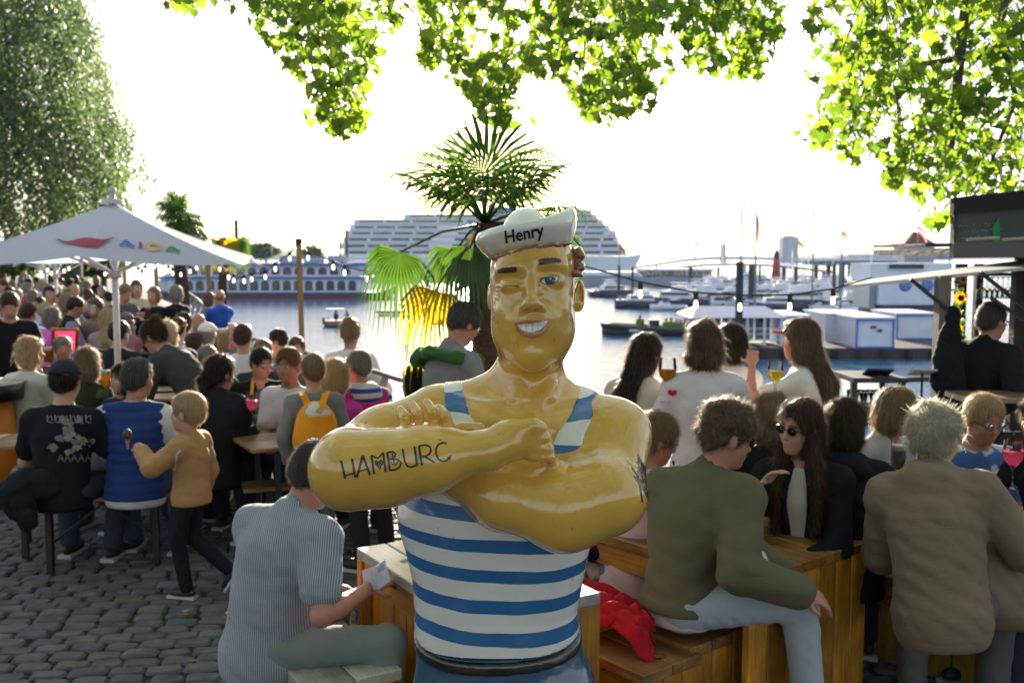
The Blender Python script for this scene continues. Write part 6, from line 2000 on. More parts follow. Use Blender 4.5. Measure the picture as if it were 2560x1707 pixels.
beer((c0.x, c0.y, 0), d_.length + .12, .27, .47, rzb, 'front beer bench with orange edge under the black cap and blue vest', True, 'folding beer benches')
beer((c0.x + .05, c0.y + .62, 0), 1.9, .5, .77, rzb, 'beer table mostly hidden in front of the blue vest', False, 'folding beer tables')
beer((c0.x + .15, c0.y + 1.15, 0), 1.9, .27, .47, rzb, 'beer bench on the far side of the blue vest table', True, 'folding beer benches')
A = Gz(585, 1106, .77)
beer((A.x + .78, A.y + .42, 0), 1.7, .56, .77, R(30), 'beer table holding the rosé glass by the navy coat', False, 'folding beer tables')
A = Gz(610, 1212, .47)
beer((A.x + .8, A.y + .25, 0), 1.7, .27, .47, R(18), 'beer bench with its pale end showing below the backpack boy', True, 'folding beer benches')
A = Gz(60, 1100, .47)
beer((A.x - .1, A.y + .1, 0), 1.9, .27, .47, R(4), 'beer bench under the blonde woman in beige trousers', True, 'folding beer benches')
for i, (x, y, a, lb, bn) in enumerate([(-1.75, 7.55, 25, 'beer table between the black anorak and white T-shirt', False), (-3.1, 8.8, 8, 'beer table in front of the sunburnt old man', False), (-2.55, 9.3, 15, 'beer table in the middle of the white shirt group', False), (-3.9, 10.3, 10, 'beer table beyond the pale blue shirt', False),
         (-3.2, 11.3, 12, 'beer table below the blue anorak', False), (-5.5, 12.9, 8, 'beer table of the lilac shirt and pink cardigan', False), (-5.3, 14.2, 8, 'far beer bench behind the dark body warmer', True), (-4.9, 12.2, 8, 'beer bench in the sun behind the pink deck chair', True),
         (-2.4, 10.2, 12, 'beer bench of the white cap', True), (-2.1, 8.0, 28, 'beer bench under the ginger man', True)]):
 beer((x, y, 0), 1.8, .27 if bn else .5, .47 if bn else .77, R(a), lb, bn, 'folding beer benches' if bn else 'folding beer tables')
# ---- pink deck chair back
q = P(163, 850, 9.9)
t = empty('deck_chair', (q.x, 9.9, 0), R(0), 'hot pink canvas deck chair with a wooden frame', 'deck chair')
pk = mat('pink_canvas', (.62, .03, .10), .8, trans=.4, tcol=(.9, .05, .15))
a0 = P(133, 824, 9.7); a1 = P(193, 824, 9.7); a2_ = P(190, 876, 9.9); a3_ = P(131, 876, 9.9)
b = MB(); V = [];
for i in range(7):
 for j in range(5):
  u = i / 6; v = j / 4; p = a0.lerp(a1, u).lerp(a3_.lerp(a2_, u), v); V.append(tuple(p + Vector((0, .05 * math.sin(math.pi * v), 0))))
F = [(i * 5 + j, i * 5 + j + 1, (i + 1) * 5 + j + 1, (i + 1) * 5 + j) for i in range(6) for j in range(4)]
link('canvas_back', np_mesh('canvas_back', np.array(V), np.array(F), pk), t, True)
for p, q_ in ((a0, a3_), (a1, a2_)):
 d = (q_ - p); b = MB(); b.bar(p - d * .05, p + d * 3.2, .03, .03); b.build('side_rail', wood_h, t, world=True)
b = MB(); b.bar(a0, a1, .03); b.build('top_rail', wood_h, t, world=True)
# ---- orange barrel with black tray
q = Gz(-10, 1095, 0); Yb_ = 7.9
t = empty('barrel_table', (P(-45, 900, Yb_).x, Yb_, 0), 0, 'orange barrel table with a black rim and pale top', 'table')
cx = P(-48, 900, Yb_).x
b = MB(); b.lathe((cx, Yb_, 0), [(0, 0), (.20, 0), (.25, .35), (.22, .85), (0, .85)], 22); b.build('barrel', mat('barrel_orange', (.62, .18, .01), .5), t, world=True)
b = MB(); b.lathe((cx, Yb_, .86), [(0, 0), (.30, 0), (.31, .12), (.29, .13), (0, .12)], 26); b.build('rim', mat('black_plastic', (.012, .012, .012), .4), t, world=True)
b = MB(); b.lathe((cx, Yb_, .985), [(0, .012), (.31, .012), (.31, 0), (0, 0)], 26); b.build('tray', mat('tray_pale', (.5, .45, .38), .4), t, world=True)
# ---- bar kiosk on the right
YK = 6.5
kr = empty('bar_kiosk', (P(2480, 1000, YK).x, YK, 0), 0, 'dark wooden bar kiosk with chalkboard on the roof and a raised white flap', 'kiosk')
dkw = mat('kiosk_dark_wood', (.030, .028, .026), .7, bump=.5, bscale=12, var=.3, stretch=(1, 1, 6))
grw = mat('kiosk_grey_post', (.17, .15, .13), .85, bump=.7, bscale=18, var=.3, stretch=(5, 5, .8))
def K(px, py, Y=YK): return P(px, py, Y)
def kbox(name, px0, py0, px1, py1, Y, dp, m_, parent=kr):
 b = MB(); slab(b, px0, py0, px1, py1, Y, dp)
 return b.build(name, m_, parent, world=True)
a = K(2366, 690); b = MB(); b.box((a.x, YK + .05, a.z / 2 - .05), (.075, .09, a.z + .1)); b.build('post', grw, kr, world=True)
for (px, Y, wd) in ((2404, YK + 1.6, .07), (2448, YK + 2.2, .06), (2548, YK + .3, .07), (2700, YK + .1, .1)):
 a = K(px, 660, Y); b = MB(); b.box((a.x, Y, a.z / 2), (wd, wd, a.z)); b.build('post', dkw, kr, world=True)
zr = K(0, 640)[2]
xa = K(2372, 640).x
b = MB(); b.box((xa + 1.75, YK + 1.2, zr + .03), (2.6, 2.8, .05)); b.build('roof_deck', dkw, kr, world=True)
b = MB(); b.bar((xa - .08, YK - .22, zr + .035), (xa + 3, YK - .22, zr + .075), .06, .10); b.build('fascia_board', mat('gutter_grey', (.10, .105, .11), .5, metal=.3), kr, world=True)
b = MB(); b.box((xa - .10, YK + .25, zr + .07), (.28, .9, .02)); b.build('roof_overhang', dkw, kr, world=True)
b = MB()
for i in range(9): b.tube([(xa + i * .22, YK - .25, zr + .10), (xa + .2 + i * .22, YK - .25, zr + .112)], .012, 6)
b.build('roof_edge_rope', mat('pale_rope', (.35, .33, .30), .9), kr, world=True)
bd = empty('chalkboard', K(2470, 585), 0, 'large black chalkboard with faded handwriting standing on the kiosk roof', 'sign')
pA = [K(2386, 532, YK + .3), K(2700, 505, YK + .3), K(2700, 632, YK + .3), K(2384, 632, YK + .3)]
b = MB(); b.prism([(p.x, p.z) for p in pA], YK + .3, YK + .36, 'y'); b.build('board', mat('slate_board', (.060, .075, .078), .75, var=.25, vscale=5, bump=.2, bscale=60), bd, world=True)
pB = [K(2389, 494, YK + .25), K(2700, 460, YK + .25), K(2700, 508, YK + .25), K(2387, 534, YK + .25)]
b = MB(); b.prism([(p.x, p.z) for p in pB], YK + .27, YK + .33, 'y'); b.build('header_board', mat('matt_black', (.012, .012, .013), .8), bd, world=True)
def frame_bar(p, q, nm='frame'):
 b = MB(); b.bar(p, q, .02, .02, up=(0, 1, 0)); b.build(nm, dkw, bd, world=True)
for p, q in ((pA[0], pA[3]), (pA[3], pA[2])): frame_bar(p + Vector((0, -.01, 0)), q + Vector((0, -.01, 0)))
b = MB(); rgc = random.Random(8)
for r_ in range(4):
 x = 2398
 while x < 2500:
  w_ = rgc.uniform(6, 18)
  pts = [K(x + w_ * t / 5, 566 + r_ * 15 - (x - 2390) * .05 + rgc.uniform(-4, 4), YK + .292) for t in range(6)]
  b.tube(pts, .0022, 3, cap=False); x += w_ + rgc.uniform(4, 9)
tag(b.build('chalk_writing', mat('chalk', (.35, .38, .38), .9), bd, world=True), kind='stuff')
b = MB(); b.prism([(K(x, y).x, K(x, y).z) for x, y in [(2536, 560), (2552, 540), (2556, 610), (2534, 616)]][::-1], YK + .285, YK + .298, 'y'); b.build('green_chalk_bottle', mat('chalk_green', (.03, .20, .08), .9), bd, world=True)
hA = K(2386, 664, YK - .1); hB = K(2386, 660, YK + 2.2)
tipA = K(2110, 714, YK + .2);
flp = [Vector((tipA.x, tipA.y, tipA.z)), Vector((hA.x + .9, YK - .15, K(0, 648)[2])), Vector((hA.x + 1.1, YK + .75, K(0, 648)[2] + .02)), Vector((tipA.x + .32, YK + .95, tipA.z + .01))]
b = MB(); V = flp + [p - Vector((0, 0, .022)) for p in flp]
b._add(V, [(0, 1, 2, 3), (7, 6, 5, 4), (0, 4, 5, 1), (1, 5, 6, 2), (2, 6, 7, 3), (3, 7, 4, 0)]); b.build('raised_flap', mat('flap_white', (.55, .56, .56), .45), kr, world=True)
for p, q in (((2276, 698), (2366, 772)), ((2450, 680), (2562, 770)), ((2478, 745), (2560, 800))):
 b = MB(); b.bar(K(*p), K(*q), .022, .022); b.build('stay_bar', dkw, kr, world=True)
cW = wood_mat('counter_wood', (.30, .20, .11), .4, .4)
zt = 1.02
for (z, y0, dp, x0) in ((K(0, 938)[2] , YK - .02, .42, K(2412, 940).x), (K(0, 968)[2], YK - .62, .34, K(2420, 960, YK - .6).x)):
 L_ = 2.2
 plank(kr, Vector((x0 + L_ / 2, y0 + dp / 2, z)), (L_, dp, .035), None, cW, 'counter_board')
b = MB(); b.box((K(2400, 1100).x + 1.35, YK + .1, .40), (2.3, .08, .80)); b.build('counter_front', dkw, kr, world=True)
nbd = 14
for i in range(nbd):
 xx = K(2420, 1100, YK).x + i * .16 + .08
 b = MB(); b.box((xx, YK + .045, .42), (.150, .02, .84)); b.build('front_board', dkw, kr, world=True)
b = MB(); b.box((xa + 2.75, YK + 2.4, 1.0), (2.2, .06, 2.0)); b.build('back_wall', dkw, kr, world=True)
rk = empty('glass_rack', K(2500, 700, YK + .7), 0, 'row of wine glasses hanging upside down under the kiosk roof', 'glass rack')
b = MB(); b.box((K(2510, 686, YK + .7).x + .2, YK + .7, K(0, 686, YK + .7)[2]), (.9, .25, .02)); b.build('rack_board', dkw, rk, world=True)
gcl = glass('bar_glass', (.93, .95, .95))
for i in range(13):
 q = K(2456 + i * 13, 688, YK + .65 + (i % 2) * .1)
 g_ = empty('wine_glass', q, 0, 'stemmed glass hanging in the kiosk rack', 'glass', 'glasses hanging in the kiosk rack')
 b = MB(); b.lathe((q.x, q.y, q.z - .17), [(.030, 0), (.040, .03), (.036, .06), (.008, .085), (.005, .15), (.03, .158)], 12); b.build('bowl', gcl, g_, world=True)
 g_['label'] = 'upturned stemmed glass hanging in the row under the kiosk roof'
gr_ = empty('sunflower_garland', K(2398, 700, YK + .5), 0, 'garland of sunflowers and green leaves climbing the dark kiosk post', 'garland')
gleaf = leafmat('garland_leaf', (.06, .14, .02), (.2, .4, .03), .4)
rgg = random.Random(6)
b = MB()
for i in range(90):
 q = K(2398 + rgg.uniform(-9, 12), 680 + i * 1.75, YK + .5) + Vector((0, rgg.uniform(-.05, .05), 0)); d = Vector((rgg.gauss(0, 1), rgg.gauss(0, 1), rgg.gauss(0, 1))).normalized() * .035; w = d.orthogonal().normalized() * .014
 b._add([q, q + d * .5 + w, q + d, q + d * .5 - w], [(0, 1, 2, 3)])
tag(b.build('leaves', gleaf, gr_, world=True), kind='stuff')
for (x, y, s_) in ((2402, 745, .05), (2408, 700, .03), (2395, 780, .025), (2398, 820, .028), (2408, 690, .028)):
 q = K(x, y, YK + .42); f_ = empty('sunflower', q, 0); f_.parent = gr_; f_.matrix_parent_inverse = xf(gr_).inverted()
 b = MB(); b.lathe(q, [(0, .01), (s_ * .42, .006), (s_ * .42, -.004)], 10, axis=Vector((-.3, -1, .1))); b.build('seed_head', mat('seed_brown', (.06, .025, .01), .9), f_, world=True)
 b = MB(); mrot = Vector((-.3, -1, .1)).to_track_quat('Z', 'Y').to_matrix()
 for k in range(14):
  a = k * math.pi / 7; d = mrot @ Vector((math.cos(a), math.sin(a), 0)); t2 = mrot @ Vector((-math.sin(a), math.cos(a), 0))
  b._add([q + d * s_ * .35 - t2 * s_ * .12, q + d * s_ * .7 - t2 * s_ * .16, q + d * s_ * 1.05, q + d * s_ * .7 + t2 * s_ * .16, q + d * s_ * .35 + t2 * s_ * .12], [(0, 1, 2, 3, 4)])
 b.build('petals', mat('petal_yellow', (.75, .42, .01), .6, trans=.4), f_, world=True)
s = Sculpt(K(2335, 1085, 6.25), K(2440, 740, 6.50), .012)
s.cone(K(2383, 780, 6.38), K(2370, 900, 6.36), .035, .075, .03); s.cone(K(2370, 900, 6.36), K(2385, 1035, 6.36), .075, .095, .03); s.cone(K(2360, 840, 6.36), K(2350, 960, 6.36), .03, .055, .02)
s.waves(.016, 60, 5, dirs=(1, .2, .05), sharp=1.5)
tag(s.build('hanging_cloth', cloth((.012, .013, .018)), None), 'black folded cloth hanging down the kiosk corner post', 'cloth')
t = empty('ashtray', K(2477, 935), 0, 'small black round bowl on the kiosk counter', 'bowl')
zc = K(0, 938)[2] + .018
b = MB(); b.lathe((K(2480, 935).x, YK + .1, zc), [(0, 0), (.05, 0), (.058, .03), (.05, .03), (.044, .01), (0, .01)], 16); b.build('dish', MATS['black_plastic'], t, world=True)
t = empty('napkin_box', K(2545, 930), 0, 'brown wooden box at the end of the kiosk counter', 'box')
b = MB(); b.box((K(2545, 930).x + .03, YK + .12, zc + .035), (.12, .09, .07)); b.build('box_body', wood_h, t, world=True)
b = MB(); b.box((K(2545, 930).x + .03, YK + .12, zc + .075), (.13, .10, .012)); b.build('lid', dkw, t, world=True)
t = empty('lemon_bowl', K(2415, 925), 0, 'pale bowl of lemon slices at the near end of the counter', 'bowl')
b = MB(); b.lathe((K(2424, 928).x, YK + .12, zc), [(0, 0), (.035, 0), (.06, .035), (.055, .035), (.03, .008), (0, .008)], 16); b.build('bowl_body', mat('pale_ceramic', (.6, .6, .55), .3), t, world=True)
for i in range(4):
 b = MB(); b.ell((K(2424, 928).x + .02 * math.cos(i * 1.6), YK + .12 + .02 * math.sin(i * 1.6), zc + .035), (.018, .018, .012)); b.build('lemon', mat('lemon', (.65, .55, .05), .5), t, world=True)
# ---- dark glass crate station by the rail
YG = 6.25
t = empty('glass_station', (P(2190, 1000, YG).x, YG, 0), 0, 'dark metal stand with an open crate of used glasses near the rail', 'stand')
x0, zb = XZ(2132, 1048, YG); x1, ztp = XZ(2256, 945, YG)
for (a, c, d) in (((x0, YG, zb), (x0, YG, ztp), 0), ((x1, YG, zb), (x1, YG, ztp), 0), ((x0, YG + .35, zb), (x0, YG + .35, ztp), 0), ((x1, YG + .35, zb), (x1, YG + .35, ztp), 0)):
 b = MB(); b.bar((a[0], a[1], 0), c, .035); b.build('upright', darkst, t, world=True)
for z in (ztp - .01, zb + .02):
 b = MB(); b.box(((x0 + x1) / 2, YG + .17, z), (x1 - x0 + .04, .42, .03)); b.build('shelf', darkst, t, world=True)
b = MB(); b.box(((x0 + x1) / 2, YG - .01, zb + .04), (x1 - x0, .02, .09)); b.build('crate_front', darkst, t, world=True)
b = MB(); b.box(((x0 + x1) / 2, YG + .35, (zb + ztp) / 2), (x1 - x0, .02, ztp - zb)); b.build('back_panel', mat('frosted_panel', (.5, .52, .55), .4, trans=.6, tcol=(.7, .75, .8)), t, world=True)
for i in range(8):
 xx = x0 + .03 + (i % 4 + .5) * (x1 - x0 - .06) / 4; yy = YG + .08 + (i // 4) * .14
 g_ = empty('used_glass', (xx, yy, zb + .04), 0, 'used tumbler standing upside down in the dark crate', 'glass', 'used glasses in the crate')
 b = MB(); b.lathe((xx, yy, zb + .04), [(.026, 0), (.030, .12), (.0, .12)], 12); b.build('glass_body', gcl, g_, world=True)
 b = MB(); b.lathe((xx, yy, zb + .045), [(0, 0), (.022, 0), (.022, .03), (0, .03)], 10); b.build('citrus_slice', mat('lemon', (.65, .55, .05), .5), g_, world=True)
for (px, py, w_, lb, mm) in ((2195, 930, .17, 'thin black tablet tilted on the glass stand', darkst), (2306, 930, .16, 'silvery tilted tablet screen on a thin foot by the rail', mat('screen_pale', (.35, .38, .42), .15))):
 a = P(px, py, YG + .1); t = empty('tablet', a, 0, lb, 'tablet')
 b = MB(); b.box((a.x, a.y, a.z), (w_, .012, .09), rot=Matrix.Rotation(R(62), 3, 'X') @ Matrix.Rotation(R(6), 3, 'Y')); b.build('screen', mm, t, world=True)
 b = MB(); b.tube([a, (a.x, a.y + .02, ztp if px < 2260 else .0)], .008, 6); b.build('foot', darkst, t, world=True)
# ================================================================== the painted sailor figure
def crp(x, y): return (740 + x / 1.9426, 900 + y / 1.9426)     # drawing plane of the body
def hcr(x, y): return (1100 + x / 3.4087, 500 + y / 3.4087)     # drawing plane of the head
def SB(x, y, Y):
 q = crp(x, y); return P(q[0], q[1], Y)
def SH(x, y, Y):
 q = hcr(x, y); return P(q[0], q[1], Y)
def rb(r, Y=2.3): return r / 1.9426 * Y / FPX
def rh(r, Y=2.3): return r / 3.4087 * Y / FPX
def lacquer(name, col, rough=0.13, var=0.07, dents=0.38):
 m, n, b = nodes_of(name)
 N = n.nodes; Lk = n.links
 tcn = N.new('ShaderNodeTexCoord')
 t1 = N.new('ShaderNodeTexNoise'); t1.inputs['Scale'].default_value = 5; t1.inputs['Detail'].default_value = 6
 t2 = N.new('ShaderNodeTexNoise'); t2.inputs['Scale'].default_value = 14; t2.inputs['Detail'].default_value = 2
 t3 = N.new('ShaderNodeTexNoise'); t3.inputs['Scale'].default_value = 160; t3.inputs['Detail'].default_value = 3
 for t in (t1, t2, t3): Lk.new(tcn.outputs['Object'], t.inputs['Vector'])
 mr = N.new('ShaderNodeMapRange'); mr.inputs['From Min'].default_value = 0.3; mr.inputs['From Max'].default_value = 0.7
 mr.inputs['To Min'].default_value = 1 - var; mr.inputs['To Max'].default_value = 1 + var
 Lk.new(t1.outputs['Fac'], mr.inputs['Value'])
 sc_ = N.new('ShaderNodeVectorMath'); sc_.operation = 'SCALE'; sc_.inputs[0].default_value = col
 Lk.new(mr.outputs['Result'], sc_.inputs['Scale'])
 vo = N.new('ShaderNodeTexNoise'); vo.inputs['Scale'].default_value = 55; vo.inputs['Detail'].default_value = 4
 Lk.new(tcn.outputs['Object'], vo.inputs['Vector'])
 cr_ = N.new('ShaderNodeMapRange'); cr_.inputs['From Min'].default_value = 0.70; cr_.inputs['From Max'].default_value = 0.76
 Lk.new(vo.outputs['Fac'], cr_.inputs['Value'])
 mxn = N.new('ShaderNodeMix'); mxn.data_type = 'RGBA'
 mxn.inputs['B'].default_value = (col[0] * 0.45, col[1] * 0.42, col[2] * 0.5, 1)
 Lk.new(cr_.outputs['Result'], mxn.inputs['Factor']); Lk.new(sc_.outputs['Vector'], mxn.inputs['A'])
 Lk.new(mxn.outputs['Result'], b.inputs['Base Color'])
 rr = N.new('ShaderNodeMapRange'); rr.inputs['To Min'].default_value = rough * 0.6; rr.inputs['To Max'].default_value = rough * 1.8
 Lk.new(t1.outputs['Fac'], rr.inputs['Value']); Lk.new(rr.outputs['Result'], b.inputs['Roughness'])
 b.inputs['Coat Weight'].default_value = 1.0; b.inputs['Coat Roughness'].default_value = 0.025
 b1 = N.new('ShaderNodeBump'); b1.inputs['Strength'].default_value = dents; b1.inputs['Distance'].default_value = 0.012
 Lk.new(t2.outputs['Fac'], b1.inputs['Height'])
 b2 = N.new('ShaderNodeBump'); b2.inputs['Strength'].default_value = 0.08; b2.inputs['Distance'].default_value = 0.002
 Lk.new(t3.outputs['Fac'], b2.inputs['Height']); Lk.new(b1.outputs['Normal'], b2.inputs['Normal'])
 Lk.new(b2.outputs['Normal'], b.inputs['Normal']); Lk.new(b2.outputs['Normal'], b.inputs['Coat Normal'])
 MATS[name] = m
 return m, n, mxn, tcn
def build_statue():
 YB = 2.42
 root = empty('sailor_statue', (0.0, YB, 0), 0, 'glossy golden painted sailor figure with crossed arms, winking under a white cap', 'statue')
 skin_m, _, _, _ = lacquer('figure_skin', (0.69, 0.40, 0.072))
 white_m, _, _, _ = lacquer('figure_white', (0.80, 0.79, 0.77), 0.15)
 navy_m, _, _, _ = lacquer('figure_trousers', (0.022, 0.085, 0.17), 0.16)
 black_m, _, _, _ = lacquer('figure_belt', (0.012, 0.012, 0.014), 0.2)
 hair_m, _, _, _ = lacquer('figure_hair', (0.20, 0.075, 0.045), 0.25, 0.4, 0.6)
 shirt_m, n, mxn, tcn = lacquer('figure_stripes', (0.74, 0.73, 0.70), 0.2)
 N = n.nodes; Lk = n.links
 sep = N.new('ShaderNodeSeparateXYZ'); Lk.new(tcn.outputs['Object'], sep.inputs[0])
 wob = N.new('ShaderNodeTexNoise'); wob.inputs['Scale'].default_value = 6; wob.inputs['Detail'].default_value = 2
 Lk.new(tcn.outputs['Object'], wob.inputs['Vector'])
 def mth(op, a, b_):
  q = N.new('ShaderNodeMath'); q.operation = op
  for i, v in enumerate((a, b_)):
   if v is None: continue
   if isinstance(v, (int, float)): q.inputs[i].default_value = v
   else: Lk.new(v, q.inputs[i])
  return q.outputs[0]
 zz = mth('ADD', sep.outputs['Z'], mth('MULTIPLY', sep.outputs['X'], 0.045))
 zz = mth('ADD', zz, mth('MULTIPLY', wob.outputs['Fac'], 0.018))
 zz = mth('SUBTRACT', zz, mth('MULTIPLY', sep.outputs['Y'], 0.2))
 zz = mth('SUBTRACT', zz, 0.0)
 fr = mth('FRACT', mth('DIVIDE', mth('SUBTRACT', zz, STR0), STRP), None)
 st = mth('LESS_THAN', fr, 0.43)
 mix2 = N.new('ShaderNodeMix'); mix2.data_type = 'RGBA'; mix2.inputs['B'].default_value = (0.025, 0.135, 0.36, 1)
 Lk.new(st, mix2.inputs['Factor']); Lk.new(mxn.outputs['Result'], mix2.inputs['A'])
 Lk.new(mix2.outputs['Result'], n.nodes['Principled BSDF'].inputs['Base Color'])
 rows = [(180, 800, 1380, .085), (260, 700, 1470, .115), (400, 600, 1500, .14), (550, 540, 1475, .15), (725, 478, 1452, .148), (900, 537, 1420, .138),
   (1050, 572, 1388, .128), (1200, 584, 1362, .124), (1310, 584, 1374, .128), (1430, 588, 1398, .132), (1568, 600, 1432, .14)]
 def torso(s, grow=0.0, k=0.03):
  zs, cx, ax, cy, ay = [], [], [], [], []
  for (y, xl, xr, dp) in rows:
   a = SB(xl, y, YB); b_ = SB(xr, y, YB)
   zs.append(a.z); cx.append((a.x + b_.x) / 2); ax.append((b_.x - a.x) / 2 + grow); ay.append(dp + grow); cy.append(YB)
  s.loft(zs, cx, ax, cy, ay, k, 2.35)
 h = 0.0042
 s = Sculpt((-0.52, 1.98, 1.06), (0.40, 2.60, 2.13), h)
 torso(s, -0.004)
 def upper(s, g):
  s.ell(SB(840, 480, 2.33), (.11 + g, .06 + g, .08 + g), .04)
  s.ell(SB(1330, 500, 2.33), (.11 + g, .06 + g, .08 + g), .04)
  nb = SB(1120, 150, YB)
  s.cone(SH(800, 1150, 2.42), nb, rh(278) + g, rh(285) + g, .045)
  s.cone(SB(1080, 115, 2.45), SB(690, 250, 2.45), rb(98) + g, rb(98) + g, .07)
  s.cone(SB(1160, 125, 2.45), SB(1500, 320, 2.45), rb(98) + g, rb(98) + g, .07)
  s.cone(SB(1085, 130, 2.352), SB(1105, 300, 2.315), .010 + g, .006 + g, .035)
  s.cone(SB(1240, 120, 2.355), SB(1150, 300, 2.315), .010 + g, .006 + g, .035)
  s.cone(SB(1080, 325, 2.300), SB(780, 250, 2.36), .010 + g, .014 + g, .035)
  s.cone(SB(1160, 330, 2.300), SB(1440, 300, 2.36), .010 + g, .014 + g, .035)
  s.cone(SB(655, 262, 2.41), SB(420, 372, 2.33), rb(132) + g, rb(138) + g, .05)
  s.ell(SB(1545, 352, 2.42), (rb(165) + g, .10 + g, rb(142) + g), .06)
 upper(s, 0)
 s.cone(SB(420, 372, 2.33), SB(240, 470, 2.27), rb(138), rb(135), .04)
 s.cone(SB(262, 535, 2.22), SB(250, 545, 2.22), rb(178), rb(178), .04)
 s.cone(SB(262, 520, 2.20), SB(640, 480, 2.16), rb(182), rb(150), .03)
 s.cone(SB(640, 480, 2.16), SB(930, 440, 2.16), rb(150), rb(86), .04)
 s.cone(SB(930, 440, 2.16), SB(1010, 405, 2.165), rb(84), rb(82), .03)
 s.ell(SB(430, 545, 2.19), (.095, .07, .075), .04)
 s.ell(SB(1090, 385, 2.175), (rb(125), .034, rb(92)), .025)
 s.cone(SB(1010, 350, 2.17), SB(1150, 318, 2.16), rb(42), rb(36), .02)
 s.cone(SB(1150, 316, 2.16), SB(1200, 345, 2.17), rb(30), rb(22), .01)
 for i, (kx, ky) in enumerate([(1188, 330), (1206, 378), (1222, 428), (1232, 470)]):
  r_ = rb(32 - (i == 3) * 4)
  s.cone(SB(kx - 90, ky + 8 - i * 4, 2.165), SB(kx, ky, 2.165), r_, r_ * 0.95, .006)
  s.cone(SB(kx, ky, 2.168), SB(kx + 14, ky + 14, 2.215), r_ * .95, r_ * .8, .003)
 s.cone(SB(1555, 360, 2.40), SB(1535, 650, 2.28), rb(150), rb(168), .06)
 s.cone(SB(1490, 660, 2.24), SB(1300, 712, 2.24), rb(196), rb(203), .04)
 s.cone(SB(1300, 712, 2.24), SB(1010, 660, 2.26), rb(203), rb(150), .04)
 s.cone(SB(1010, 650, 2.26), SB(800, 560, 2.28), rb(152), rb(90), .04)
 s.cone(SB(800, 560, 2.28), SB(690, 380, 2.25), rb(90), rb(62), .03)
 s.ell(SB(670, 375, 2.225), (rb(115), .03, rb(60)), .012)
 for (bx, by, tx, ty) in [(545, 345, 508, 240), (612, 335, 566, 218), (684, 325, 636, 206), (745, 330, 694, 232)]:
  mx_, my_ = bx * .45 + tx * .55 + 6, by * .45 + ty * .55 - 8
  s.cone(SB(bx, by, 2.20), SB(mx_, my_, 2.185), rb(28), rb(26), .0012)
  s.cone(SB(mx_, my_, 2.185), SB(tx, ty, 2.21), rb(26), rb(21), .002)
 s.cone(SB(800, 330, 2.215), SB(900, 322, 2.20), rb(30), rb(20), .012)
 # ---- head
 YH = 2.385
 s.ell(SH(790, 560, YH), (rh(352, YH), .125, .12), .03)
 s.ell(SH(790, 800, YH), (rh(352, YH), .120, .12), .03)
 s.ell(SH(795, 1040, YH - .01), (rh(338, YH), .108, .10), .03)
 s.ell(SH(795, 1150, YH - .02), (rh(302, YH), .100, rh(275, YH)), .04)
 s.ell(SH(790, 1290, 2.315), (rh(150), .05, rh(120)), .04)
 s.ball(SH(790, 1330, 2.285), .030, .03)
 s.ell(SH(890, 540, 2.300), (.044, .026, .017), .03)                   # brows
 s.ell(SH(640, 590, 2.300), (.040, .026, .017), .03)
 s.ell(SH(640, 935, 2.308), (.034, .032, .034), .035)                 # cheeks
 s.ell(SH(940, 915, 2.308), (.034, .032, .034), .035)
 s.ell(SH(620, 690, 2.256), (.034, .018, .018), .02, op='sub')        # sockets
 s.ell(SH(935, 665, 2.253), (.034, .020, .020), .02, op='sub')
 s.ell(SH(938, 690, 2.290), (.031, .022, .019), .008)                 # eyeball
 s.ell(SH(612, 735, 2.287), (.028, .018, .013), .010)                 # closed lid
 s.cone(SH(860, 655, 2.268), SH(1005, 640, 2.285), .005, .005, .006)
 s.cone(SH(540, 745, 2.276), SH(690, 735, 2.268), .004, .004, .006)
 s.cone(SH(778, 620, 2.275), SH(780, 850, 2.240), .011, .013, .02)
 s.ell(SH(778, 880, 2.233), (.0155, .017, .014), .016)
 s.ell(SH(722, 903, 2.250), (.011, .014, .009), .012)
 s.ell(SH(838, 893, 2.250), (.011, .014, .009), .012)
 s.cone(SH(680, 950, 2.262), SH(640, 1010, 2.268), .004, .004, .02)    # folds
 s.cone(SH(905, 930, 2.262), SH(955, 990, 2.268), .004, .004, .02)
 s.ell(SH(792, 1075, 2.290), (.054, .040, .036), .03)
 MY = 2.252
 s.ell(SH(790, 1078, 2.238), (rh(128), .018, rh(50)), .006, op='sub')
 up = [(640, 1056), (700, 1038), (760, 1030), (800, 1030), (860, 1018), (938, 1016)]
 dn = [(640, 1056), (665, 1110), (720, 1152), (790, 1166), (860, 1146), (915, 1090), (938, 1016)]
 for L_ in (up, dn):
  for a, b_ in zip(L_[:-1], L_[1:]):
   dx = abs((a[0] + b_[0]) / 2 - 790) / 150
   yy = MY + .012 * dx * dx
   s.cone(SH(*a, yy + .004), SH(*b_, yy + .004), .0062, .0062, .006)
 s.cone(SH(690, 1245, 2.30), SH(880, 1245, 2.30), .008, .008, .03)
 s.ell(SH(1192, 800, 2.42), (.012, .022, .034), .01)
 s.ell(SH(1176, 880, 2.41), (.012, .018, .022), .012)
 s.ell(SH(1200, 800, 2.405), (.006, .012, .022), .006, op='sub')
 s.ell(SH(430, 830, 2.42), (.008, .020, .032), .01)
 for i, yy in enumerate((740, 770, 800, 830)):
  s.cone(SH(470, yy, 2.315), SH(498, yy + 4 * i - 4, 2.297), .0016, .0010, .006)
 skin = s.build('skin_body', skin_m, root, 1, True)
 # ---- vest
 s = Sculpt((-0.30, 2.20, 1.06), (0.30, 2.62, 1.80), 0.0045)
 torso(s, .0035)
 upper(s, .0035)
 X = s.ax[0]; Z = s.ax[2]
 Yc = YB
 Yf = 2.33
 ca, sa = math.cos(PITCH), math.sin(PITCH)
